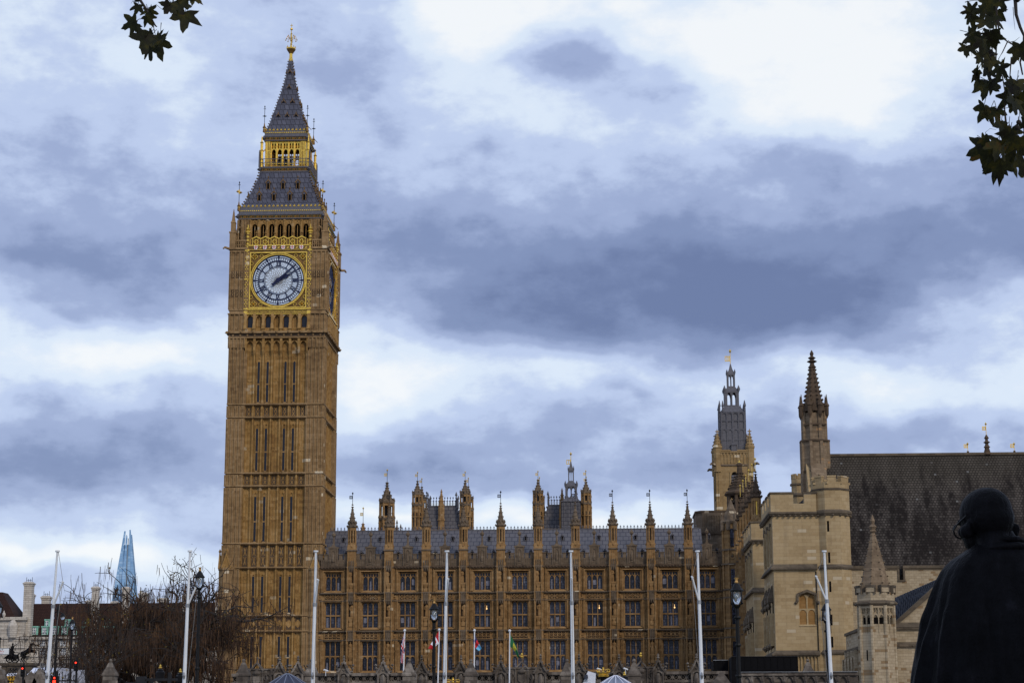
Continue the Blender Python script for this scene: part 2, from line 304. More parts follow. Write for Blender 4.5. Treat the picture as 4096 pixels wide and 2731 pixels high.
# ------------------------------------------------------------------ mesh builder
class MB:
    def __init__(s): s.v = []; s.f = []; s.m = []; s.c = 0
    def mat(s, i): s.c = i; return s
    def add(s, vs_, fs_):
        n = len(s.v); s.v += [tuple(p) for p in vs_]
        s.f += [tuple(i + n for i in f) for f in fs_]; s.m += [s.c] * len(fs_)
    def box(s, x0, x1, y0, y1, z0, z1):
        s.frus(x0, x1, y0, y1, z0, x0, x1, y0, y1, z1)
    def frus(s, x0, x1, y0, y1, z0, X0, X1, Y0, Y1, z1):
        s.add([(x0, y0, z0), (x1, y0, z0), (x1, y1, z0), (x0, y1, z0), (X0, Y0, z1), (X1, Y0, z1), (X1, Y1, z1), (X0, Y1, z1)],
              [(3, 2, 1, 0), (4, 5, 6, 7), (0, 1, 5, 4), (1, 2, 6, 5), (2, 3, 7, 6), (3, 0, 4, 7)])
    def prism(s, pts, y0, y1):
        """polygon of (x, z) run along y"""
        n = len(pts)
        s.add([(x, y0, z) for x, z in pts] + [(x, y1, z) for x, z in pts],
              [tuple(range(n)), tuple(range(2 * n - 1, n - 1, -1))] + [(i, i + n, (i + 1) % n + n, (i + 1) % n) for i in range(n)])
    def prismx(s, pts, x0, x1):
        n = len(pts)
        s.add([(x0, y, z) for y, z in pts] + [(x1, y, z) for y, z in pts],
              [tuple(range(n)), tuple(range(2 * n - 1, n - 1, -1))] + [(i, i + n, (i + 1) % n + n, (i + 1) % n) for i in range(n)])
    def lathe(s, prof, n, cx=0, cy=0, rot=None, cap=True):
        if rot is None: rot = math.pi / n
        k = 1 / math.cos(math.pi / n) if n <= 8 else 1.0      # radius given as in-radius for polygons
        vs_ = []; fs_ = []
        for r, z in prof:
            for i in range(n):
                a = rot + 2 * math.pi * i / n
                vs_.append((cx + r * k * math.cos(a), cy + r * k * math.sin(a), z))
        for j in range(len(prof) - 1):
            for i in range(n):
                a, b_ = j * n + i, j * n + (i + 1) % n
                fs_.append((a, b_, b_ + n, a + n))
        if cap:
            fs_.append(tuple(range(n - 1, -1, -1))); L = (len(prof) - 1) * n; fs_.append(tuple(range(L, L + n)))
        s.add(vs_, fs_)
    def tube(s, pts, rads, n=6):
        pts = [Vector(p) for p in pts]
        if not hasattr(rads, '__len__'): rads = [rads] * len(pts)
        vs_ = []; fs_ = []
        for k, p in enumerate(pts):
            d = (pts[min(k + 1, len(pts) - 1)] - pts[max(k - 1, 0)])
            d = d.normalized() if d.length > 1e-9 else Vector((0, 0, 1))
            a = d.cross(Vector((0, 0, 1)) if abs(d.z) < 0.9 else Vector((1, 0, 0))).normalized(); b_ = d.cross(a)
            for i in range(n):
                t_ = 2 * math.pi * i / n
                vs_.append(p + (a * math.cos(t_) + b_ * math.sin(t_)) * rads[k])
        for j in range(len(pts) - 1):
            for i in range(n):
                q, r = j * n + i, j * n + (i + 1) % n
                fs_.append((q, q + n, r + n, r))
        fs_.append(tuple(range(n))); L = (len(pts) - 1) * n; fs_.append(tuple(range(L + n - 1, L - 1, -1)))
        s.add(vs_, fs_)
    def ball(s, c, r, nu=8, nv=6, sc=(1, 1, 1)):
        vs_ = [(c[0], c[1], c[2] - r * sc[2])]; fs_ = []
        for j in range(1, nv):
            ph = -math.pi / 2 + math.pi * j / nv
            for i in range(nu):
                t_ = 2 * math.pi * i / nu
                vs_.append((c[0] + r * sc[0] * math.cos(ph) * math.cos(t_), c[1] + r * sc[1] * math.cos(ph) * math.sin(t_), c[2] + r * sc[2] * math.sin(ph)))
        vs_.append((c[0], c[1], c[2] + r * sc[2])); T = len(vs_) - 1
        for i in range(nu):
            fs_.append((0, 1 + (i + 1) % nu, 1 + i)); fs_.append((T, T - nu + i, T - nu + (i + 1) % nu))
        for j in range(nv - 2):
            for i in range(nu):
                a, b_ = 1 + j * nu + i, 1 + j * nu + (i + 1) % nu
                fs_.append((a, b_, b_ + nu, a + nu))
        s.add(vs_, fs_)
    def knob(s, x, y, z, r, h=None):
        """small carved bud: an octahedron"""
        h = h or r
        s.add([(x, y, z - h), (x + r, y, z), (x, y + r, z), (x - r, y, z), (x, y - r, z), (x, y, z + h)],
              [(0, 2, 1), (0, 3, 2), (0, 4, 3), (0, 1, 4), (5, 1, 2), (5, 2, 3), (5, 3, 4), (5, 4, 1)])
    def ext(s, o, M=None, off=0):
        n = len(s.v)
        s.v += [tuple(M @ Vector(p)) for p in o.v] if M is not None else list(o.v)
        s.f += [tuple(i + n for i in f) for f in o.f]; s.m += [i + off for i in o.m]
    def rot4(s, o, sides=(0, 1, 2, 3)):
        for k in sides:   # odd sides sit a hair proud so that faces never coincide at the corners
            e = 1.0 + 0.0008 * (k % 2)
            s.ext(o, Matrix.Translation((0, 0, 0.003 * (k % 2))) @ Matrix.Diagonal((e, e, 1, 1)) @ Matrix.Rotation(k * math.pi / 2, 4, 'Z'))
    def mesh(s, name, mats, smooth=False):
        me = bpy.data.meshes.new(name)
        me.from_pydata(s.v, [], s.f)
        for mm in mats: me.materials.append(MATS[mm])
        if len(mats) > 1: me.polygons.foreach_set('material_index', s.m)
        if smooth: me.polygons.foreach_set('use_smooth', [True] * len(me.polygons))
        me.update()
        return me
    def build(s, name, mats, parent=None, loc=(0, 0, 0), smooth=False, rotz=0.0):
        mats = [mats] if isinstance(mats, str) else mats
        o = bpy.data.objects.new(name, s.mesh(name, mats, smooth))
        COL.objects.link(o); o.location = loc; o.rotation_euler = (0, 0, rotz)
        if parent: o.parent = parent
        return o

def tag(o, label, cat, group=None):
    o['label'] = label; o['category'] = cat
    if group: o['group'] = group
    return o
def thing(name, label, cat, loc=(0, 0, 0), rotz=0.0, group=None):
    o = bpy.data.objects.new(name, None); COL.objects.link(o)
    o.location = loc; o.rotation_euler = (0, 0, rotz); o.empty_display_size = 0.5
    return tag(o, label, cat, group)
def copytree(o, parent=None):
    c = o.copy(); COL.objects.link(c)
    if parent is not None: c.parent = parent
    for ch in list(o.children): copytree(ch, c)
    return c
def dup(o, loc, rotz=None, parent=None, label=None, group=None, scale=None):
    c = copytree(o, parent if parent is not None else o.parent)
    c.location = loc
    if rotz is not None: c.rotation_euler = (0, 0, rotz)
    if scale: c.scale = (scale,) * 3 if not hasattr(scale, '__len__') else scale
    if label: c['label'] = label
    if group: c['group'] = group
    return c
def struct(name, mb, mats, **k):
    o = mb.build(name, mats, **k); o['kind'] = 'structure'; return o
def text_mb(body, size, align='CENTER'):
    cu = bpy.data.curves.new('t', 'FONT'); cu.body = body; cu.size = size; cu.align_x = align; cu.extrude = 0.02 * size; cu.resolution_u = 2
    o = bpy.data.objects.new('t', cu); COL.objects.link(o)
    bpy.context.view_layer.update()
    me = bpy.data.meshes.new_from_object(o.evaluated_get(bpy.context.evaluated_depsgraph_get()))
    mb = MB(); mb.add([(v.co.x, -v.co.z, v.co.y) for v in me.vertices], [tuple(p.vertices) for p in me.polygons])
    bpy.data.objects.remove(o); bpy.data.curves.remove(cu); bpy.data.meshes.remove(me)
    return mb
def shift(x, y, z): return Matrix.Translation((x, y, z))
def arc_head(mb, x0, x1, z0, z1, y0, y1, seg=4):
    """the two stone corners left round a pointed arch of span x0..x1 rising z0..z1"""
    xm = (x0 + x1) / 2; W = (x1 - x0) / 2; H = z1 - z0
    pts = [(xm - W * math.cos(math.pi / 2 * i / seg) ** 0.85 if i < seg else xm, z0 + H * math.sin(math.pi / 2 * i / seg) ** 1.15) for i in range(seg + 1)]
    L = [(x0, z1)] + [(p[0], p[1]) for p in pts]
    mb.prism(L, y0, y1)
    mb.prism([(2 * xm - a, z) for a, z in reversed(L)], y0, y1)
def spire(mb, cx, cy, z0, z1, r0, n=8, r1=0.04, rows_=5, ck=None, rot=None, prof=None):
    """stone spirelet with rows of crockets climbing its edges"""
    if rot is None: rot = math.pi / n
    prof = prof or [(r0, z0), (r1, z1)]
    mb.lathe(prof, n, cx, cy, rot)
    k = 1 / math.cos(math.pi / n); ck = ck or r0 * 0.28
    for j in range(rows_):
        t_ = (j + 0.5) / rows_; z = z0 + (z1 - z0) * t_
        r = next(a[0] + (b_[0] - a[0]) * (z - a[1]) / (b_[1] - a[1]) for a, b_ in zip(prof, prof[1:]) if a[1] <= z <= b_[1]) * k
        for i in range(n):
            a = rot + 2 * math.pi * i / n; c_ = ck * (1 - 0.45 * t_)
            mb.knob(cx + (r + c_ * 0.5) * math.cos(a), cy + (r + c_ * 0.5) * math.sin(a), z, c_, c_ * 0.9)
def vane(mb, cx, cy, z, h, side=-1, gold=1, dark=0):
    """rod with a pierced banner vane and a fleur tip"""
    mb.mat(dark); mb.tube([(cx, cy, z), (cx, cy, z + h)], 0.035, 5)
    mb.mat(gold); x0, x1 = sorted((cx + side * 0.04, cx + side * 0.42)); zb = z + h * 0.5
    for a, b_ in ((zb, zb + 0.08), (zb + 0.34, zb + 0.42)): mb.box(x0, x1, cy - 0.02, cy + 0.02, a, b_)
    for q in (x0, (x0 + x1) / 2 - 0.04, x1 - 0.08): mb.box(q, q + 0.08, cy - 0.025, cy + 0.025, zb + 0.08, zb + 0.34)
    mb.knob(cx, cy, z + h, 0.13, 0.2); mb.mat(dark)

# ================================================================== SETTING
wd.cycles.sampling_method = 'MANUAL'; wd.cycles.sample_map_resolution = 512
g = MB(); g.add([(-9000, -400, -0.02), (9000, -400, -0.02), (9000, 16000, -0.02), (-9000, 16000, -0.02)], [(0, 1, 2, 3)])
struct('ground', g, 'earth')
g = MB(); g.add([(-90, 108, 0.0), (60, 108, 0.0), (60, 132, 0.0), (-90, 132, 0.0)], [(0, 1, 2, 3)]); struct('road', g, 'asphalt')
g = MB(); g.box(-60, 60, -8, 20, -0.01, 0.12); g.box(-60, 60, 90, 107.5, -0.01, 0.12); g.box(-60, 60, 133, 250, -0.01, 0.12); struct('pavement', g, 'paving')
g = MB(); g.box(-60, 60, 20.2, 89.8, -0.01, 0.1); struct('lawn', g, 'grass')

# ================================================================== CLOCK TOWER
TW = thing('clock_tower', 'tall honey stone clock tower with gilded clock faces and slate spire', 'clock tower', (-43.13, 261.38, 0))
TW.rotation_euler = (0, R(0.17), 0)

def bandpanels(mb, x0, x1, n, y, z0, z1, kind):
    """row of small carved panels on the front plane y (towards -y)"""
    p = (x1 - x0) / n
    for i in range(n):
        a = x0 + i * p; c = a + p / 2
        if kind == 'lattice':
            for s_ in (-1, 1):
                for q in range(2):
                    zc = z0 + (z1 - z0) * (0.27 + 0.46 * q); h = (z1 - z0) * 0.2; wd_ = p * 0.26
                    mb.prism([(c - s_ * wd_, zc - h), (c - s_ * (wd_ - 0.09), zc - h), (c + s_ * wd_, zc + h), (c + s_ * (wd_ - 0.09), zc + h)][::s_], y - 0.07 - 0.003 * s_, y + 0.02)
        elif kind == 'diamond':
            h = (z1 - z0) * 0.36; zc = (z0 + z1) / 2
            mb.prism([(c - h, zc), (c, zc - h), (c + h, zc), (c, zc + h)], y - 0.07, y + 0.02)
        elif kind == 'arch':
            arc_head(mb, a + p * 0.12, a + p * 0.88, z0 + (z1 - z0) * 0.45, z1, y - 0.06, y + 0.02, 3)

def shaft_side():
    """one face of the shaft: front plane at y = -hw; mats 0 honey, 1 greyer corners"""
    mb = MB()
    stages = [(0.0, 14.6, 6.62, 0), (14.9, 16.6, 6.58, 1), (16.85, 22.85, 6.50, 0), (23.1, 26.0, 6.47, 1), (26.3, 33.6, 6.42, 0), (33.9, 35.3, 6.40, 1), (35.55, 42.8, 6.37, 0), (43.05, 44.55, 6.35, 1), (44.8, 52.4, 6.30, 0)]
    for z0, z1, hw, band in stages:
        C = 4.25
        mb.mat(0); mb.box(-C, C, -hw + 0.42, -hw + 2.2, z0 - 0.35, z1 + 0.35)            # recessed centre
        for s_ in (-1, 1):                                                              # corner buttress and its ribs
            mb.mat(1)
            a, b_ = sorted((s_ * C, s_ * hw)); mb.box(a, b_, -hw, -hw + 2.3, z0, z1)
            for q in range(5):
                x = s_ * (C + 0.05 + (hw - C - 0.1) * q / 4)
                mb.box(x - 0.07, x + 0.07, -hw - 0.2, -hw + 0.1, z0, z1)
            mb.box(a + 0.01, b_ - 0.01, -hw - 0.05, -hw + 0.1, z0 + (z1 - z0) * 0.62, z0 + (z1 - z0) * 0.62 + 0.12) if not band else None
            if band: bandpanels(mb, a, b_, 2, -hw, z0, z1, 'arch')
            elif z0 > 20:
                for q in (0.3, 0.62, 0.93): bandpanels(mb, a, b_, 4, -hw, z0 + (z1 - z0) * q - 0.5, z0 + (z1 - z0) * q, 'arch')
        mb.mat(0)
        for q in range(8):                                                              # ribs between the seven panels
            x = -4.2 + q * 1.2
            mb.box(x - 0.1, x + 0.1, -hw + 0.08, -hw + 0.5, z0, z1)
            for dx in (-0.2, 0.2): mb.box(x + dx - 0.04, x + dx + 0.04, -hw + 0.24, -hw + 0.5, z0, z1)
        for q in range(7):
            x = -3.6 + q * 1.2
            if band:
                mb.mat(2); mb.box(x - 0.4, x + 0.4, -hw + 0.39, -hw + 0.5, z0 + 0.1, z1 - 0.1); mb.mat(0)  # sooty dark backing, also painting recess shade behind the carving
                bandpanels(mb, x - 0.4, x + 0.4, 1, -hw + 0.42, z0 + 0.1, z1 - 0.1, 'diamond' if z0 < 16 else 'lattice')
            else:
                slit = q in (1, 2, 4, 5)
                zt = z1 - (2.0 if z0 > 40 else 0.9)
                mb.box(x - 0.035, x + 0.035, -hw + 0.33, -hw + 0.5, z0, z1) if not slit else None
                if slit:
                    for s_ in (-1, 1): mb.box(x + s_ * 0.22 - 0.05, x + s_ * 0.22 + 0.05, -hw + 0.2, -hw + 0.5, z0 + 0.3, zt + 0.2)
                    if z0 > 1: arc_head(mb, x - 0.22, x + 0.22, zt - 0.35, zt + 0.2, -hw + 0.28, -hw + 0.5, 3)
                bandpanels(mb, x - 0.45, x + 0.45, 2, -hw + 0.42, z1 - (1.6 if z0 > 40 else 0.6), z1 - 0.05, 'arch')
                if z0 > 40: bandpanels(mb, x - 0.4, x + 0.4, 1, -hw + 0.42, z1 - 1.5, z1 - 0.6, 'lattice')
                elif not slit: bandpanels(mb, x - 0.4, x + 0.4, 1, -hw + 0.42, z1 - 1.9, z1 - 0.8, 'lattice')
                if not slit:
                    zm = z0 + (z1 - z0) * 0.42; bandpanels(mb, x - 0.4, x + 0.4, 2, -hw + 0.42, zm, zm + 0.35, 'arch'); mb.box(x - 0.4, x + 0.4, -hw + 0.34, -hw + 0.5, zm - 0.1, zm)
    # string courses
    mb.mat(1)
    for z, hw in ((14.6, 6.78), (16.6, 6.72), (22.85, 6.68), (26.0, 6.66), (33.6, 6.58), (35.3, 6.56), (42.8, 6.53), (44.55, 6.52)):
        mb.box(-hw, hw, -hw, -hw + 1.2, z + 0.14, z + 0.3); mb.frus(-hw + 0.2, hw - 0.2, -hw + 0.2, -hw + 1.2, z, -hw, hw, -hw, -hw + 1.2, z + 0.139)
        for q in range(8): mb.knob(-4.2 + q * 1.2, -hw, z + 0.12, 0.12)
    # arcaded corbel table under the clock stage
    mb.mat(0)
    for q in range(8):
        x = -4.2 + q * 1.2
        mb.box(x - 0.16, x + 0.16, -6.5, -5.7, 52.0, 53.7); mb.frus(x - 0.1, x + 0.1, -6.2, -5.7, 51.4, x - 0.16, x + 0.16, -6.5, -5.7, 52.0)
        if q < 7: arc_head(mb, x + 0.16, x + 1.04, 52.5, 53.3, -6.4, -5.9, 4)
    mb.box(-4.3, 4.3, -5.95, -5.0, 52.0, 53.69)
    for s_ in (-1, 1):
        a, b_ = sorted((s_ * 4.3, s_ * 6.42)); mb.mat(1); mb.box(a, b_, -6.42, -4.2, 52.4, 53.7)
        for q in range(5):
            x = s_ * (4.35 + 2.0 * q / 4); mb.box(x - 0.07, x + 0.07, -6.6, -6.3, 52.4, 53.7)
        bandpanels(mb, a, b_, 4, -6.42, 53.0, 53.6, 'arch')
    mb.mat(1); mb.box(-6.6, 6.6, -6.6, -5, 53.7, 53.9); mb.mat(2); mb.box(-6.35, 6.35, -6.52, -6.3, 53.9, 54.35); mb.mat(1); bandpanels(mb, -6.4, 6.4, 13, -6.55, 53.9, 54.35, 'diamond'); mb.box(-6.5, 6.5, -6.5, -5, 53.9, 54.35)  # dark strip paints shade behind the diamond frieze
    mb.box(-6.85, 6.85, -6.85, -5, 54.35, 54.62)
    for q in range(9): mb.knob(-6.4 + q * 1.6, -6.9, 54.5, 0.16)
    # window arcade stage 54.6 - 57.0
    mb.mat(0); mb.box(-6.3, 6.3, -6.0, -4.5, 54.6, 57.05)
    for q in range(8):
        x = -4.27 + q * 1.22
        mb.box(x - 0.17, x + 0.17, -6.75, -5.9, 54.62, 57.0); mb.frus(x - 0.22, x + 0.22, -6.9, -5.9, 54.9, x - 0.18, x + 0.18, -6.8, -5.9, 55.7)
        if q < 7:
            arc_head(mb, x + 0.17, x + 1.05, 56.0, 56.85, -6.5, -5.95, 5); mb.box(x + 0.17, x + 1.05, -6.45, -5.95, 54.62, 55.15)
            if q % 2: mb.box(x + 0.58, x + 0.64, -6.2, -5.95, 55.15, 56.6)
    for s_ in (-1, 1):
        a, b_ = sorted((s_ * 4.45, s_ * 6.45)); mb.mat(1); mb.box(a, b_, -6.45, -4.4, 54.62, 57.05)
        for q in range(4):
            x = s_ * (4.5 + 1.9 * q / 3); mb.box(x - 0.06, x + 0.06, -6.64, -6.3, 54.62, 57.0)
        bandpanels(mb, a, b_, 3, -6.45, 56.2, 56.9, 'arch'); bandpanels(mb, a, b_, 3, -6.45, 54.8, 55.3, 'diamond')
    # clock stage corners 57.0 - 66.0
    mb.mat(0); mb.box(-6.2, 6.2, -5.9, -4.5, 57.05, 66.4)
    for s_ in (-1, 1):
        a, b_ = sorted((s_ * 4.5, s_ * 6.5)); mb.mat(1); mb.box(a, b_, -6.5, -4.3, 57.05, 65.6)
        for q in range(4):
            x = s_ * (4.62 + 1.8 * q / 3); mb.box(x - 0.06, x + 0.06, -6.7, -6.3, 57.7, 65.6)
        mb.box(a - 0.02, b_ + 0.1, -6.62, -4.4, 57.5, 57.68); mb.box(a - 0.02, b_ + 0.16, -6.7, -4.4, 56.98, 57.14)
        for zz in (59.4, 62.0):
            mb.mat(2); mb.box(a + 0.15, b_ - 0.15, -6.52, -6.3, zz, zz + 1.0); mb.mat(1); bandpanels(mb, a + 0.1, b_ - 0.1, 3, -6.53, zz, zz + 1.0, 'lattice')  # dark backing stands in for shade inside the lattice panels
        bandpanels(mb, a + 0.1, b_ - 0.1, 3, -6.5, 64.9, 65.5, 'arch')
        mb.box(a, b_ + 0.15, -6.66, -4.4, 65.6, 65.8); mb.box(a, b_ + 0.3, -6.82, -4.4, 65.95, 66.2); mb.box(a, b_ + 0.1, -6.6, -4.4, 65.8, 65.95)
        for q in range(8):                                                              # pierced corner parapet
            x = s_ * (4.6 + 2.0 * q / 7); mb.box(x - 0.05, x + 0.05, -6.6, -6.35, 66.2, 67.1)
        mb.box(a, b_ + 0.12, -6.64, -6.3, 67.1, 67.3); mb.box(a, b_ + 0.05, -6.55, -6.4, 66.55, 66.65)
        # gargoyle and corner pinnacle with flying strut
        mb.tube([(s_ * 6.5, -6.5, 66.0), (s_ * 7.2, -7.2, 66.15), (s_ * 7.4, -7.4, 65.9)], [0.2, 0.16, 0.1], 5)
        if s_ < 0:
            mb.lathe([(0.42, 66.2), (0.42, 68.2), (0.5, 68.25), (0.5, 68.45), (0.3, 68.5), (0.3, 69.7), (0.36, 69.75), (0.22, 70.0), (0.03, 71.7)], 4, -6.3, -6.3, R(45))
            for q in range(4): mb.knob(-6.3, -6.3, 69.9 + q * 0.42, 0.28 - q * 0.045, 0.1)
            for d in ((1, 0), (0, 1)):
                mb.tube([(-6.3 + 0.2 * d[0], -6.3 + 0.2 * d[1], 68.0), (-6.3 + 0.55 * d[0], -6.3 + 0.55 * d[1], 68.9), (-6.3 + 0.95 * d[0], -6.3 + 0.95 * d[1], 69.2)], [0.13, 0.12, 0.12], 4)
    # belfry stage 66.2 - 70.4, seven open bays
    HB = 5.72
    for q in range(8):
        x = -4.09 + q * 1.169
        mb.mat(0); mb.box(x - 0.2, x + 0.2, -HB, -HB + 0.6, 66.4, 70.3); mb.box(x - 0.09, x + 0.09, -HB - 0.12, -HB + 0.3, 66.4, 70.1); mb.knob(x, -HB - 0.1, 70.15, 0.16, 0.2)
        if q < 7:
            arc_head(mb, x + 0.2, x + 0.969, 69.1, 69.75, -HB + 0.1, -HB + 0.4, 4)
            mb.box(x + 0.2, x + 0.969, -HB + 0.12, -HB + 0.38, 69.75, 70.3)
            for s2 in (-1, 1): mb.prism([(x + 0.585, 70.2), (x + 0.585 + s2 * 0.38, 69.4), (x + 0.585 + s2 * 0.38, 69.55), (x + 0.585, 70.35)][::s2], -HB + 0.02 - 0.004 * s2, -HB + 0.3)
            mb.box(x + 0.2, x + 0.969, -HB + 0.2, -HB + 0.5, 66.4, 67.3)
            mb.box(x + 0.55, x + 0.62, -HB + 0.2, -HB + 0.3, 67.3, 69.5)
    for s_ in (-1, 1):
        a, b_ = sorted((s_ * 4.2, s_ * HB)); mb.mat(1); mb.box(a, b_, -HB, -HB + 1.0, 66.3, 70.4)
        for q in range(4):
            x = s_ * (4.3 + 1.36 * q / 3); mb.box(x - 0.06, x + 0.06, -HB - 0.2, -HB + 0.3, 66.3, 70.3)
        for zz in (67.6, 69.3): bandpanels(mb, a + 0.05, b_ - 0.05, 2, -HB, zz, zz + 0.75, 'lattice')
    return mb
side = shaft_side()
body = MB(); body.mat(0); body.box(-5.2, 5.2, -5.2, 5.2, 0, 52.2); body.box(-5.6, 5.6, -5.6, 5.6, 52.2, 66.2); body.rot4(side)
# corner octagons of the base with gablets, and the low west porch wing
for sx_ in (-1, 1):
    for sy_ in (-1, 1):
        body.mat(1); body.lathe([(1.05, 0), (1.05, 23.2), (0.9, 23.4), (0.6, 24.6), (0.3, 24.8), (0.22, 26.3)], 8, sx_ * 5.85, sy_ * 5.95)
        body.lathe([(1.18, 22.7), (1.18, 23.0)], 8, sx_ * 5.85, sy_ * 5.95); body.lathe([(1.15, 16.6), (1.15, 16.85)], 8, sx_ * 5.85, sy_ * 5.95); body.lathe([(1.15, 14.6), (1.15, 14.85)], 8, sx_ * 5.85, sy_ * 5.95)
        for q in range(8):
            a = math.pi / 4 * q; body.tube([(sx_ * 5.85 + 1.12 * math.cos(a + R(22.5)), sy_ * 5.95 + 1.12 * math.sin(a + R(22.5)), 0), (sx_ * 5.85 + 1.12 * math.cos(a + R(22.5)), sy_ * 5.95 + 1.12 * math.sin(a + R(22.5)), 22.7)], 0.07, 4)
        g_ = MB(); g_.prism([(-0.55, 23.0), (0.55, 23.0), (0.0, 24.7)], -1.12, -0.3); g_.prism([(-0.68, 22.9), (-0.5, 22.9), (0.0, 24.5), (0.5, 22.9), (0.68, 22.9), (0.0, 25.0)], -1.2, -1.0); g_.knob(0, -1.1, 25.2, 0.2, 0.35)
        for k in range(4): body.ext(g_, shift(sx_ * 5.85, sy_ * 5.95, 0) @ Matrix.Rotation(k * math.pi / 2, 4, 'Z'))
TSH = body.build('shaft', ['tower_stone', 'tower_stone_grey', 'palace_dark'], TW)
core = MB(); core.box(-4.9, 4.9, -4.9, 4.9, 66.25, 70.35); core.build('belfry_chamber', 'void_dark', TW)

# narrow lancet windows
lan = MB(); 
def lancet(z0, z1):
    o = MB(); zm = z0 + (z1 - z0) * (0.45 if z1 - z0 > 4.5 else 0.4)
    o.mat(0); o.box(-0.16, 0.16, -0.035, 0.1, z0, z1)
    o.mat(1); o.box(-0.21, 0.21, -0.09, 0.1, zm - 0.14, zm + 0.04); o.frus(-0.26, 0.26, -0.12, 0.1, z0 - 0.2, -0.24, 0.24, -0.05, 0.1, z0)
    return o
for (z0, z1, hw) in ((9.6, 14.1, 6.62), (17.2, 21.9, 6.50), (26.5, 32.4, 6.42), (35.9, 41.5, 6.37), (45.1, 50.6, 6.30)):
    first = None
    for k in range(2):
        for x in (-2.4, -1.2, 1.2, 2.4):
            y = -hw + 0.40
            loc = (x, y, 0) if k == 0 else (-y, x, 0)
            if first is None: first = lancet(z0, z1).build('lancet_window', ['dark_glass', 'tower_stone_grey'], TW, loc)
            else: dup(first, loc, k * math.pi / 2)
# arcade windows below the clock
aw_ = MB(); aw_.box(-0.36, 0.36, -0.03, 0.05, 55.15, 56.7)
first = None
for k in range(2):
    for q in (0, 2, 4, 6):
        x = -4.27 + 1.22 * q + 0.61; loc = (x, -6.03, 0) if k == 0 else (6.03, x, 0)
        if first is None: first = aw_.build('arcade_window', 'dark_glass', TW, loc)
        else: dup(first, loc, k * math.pi / 2)

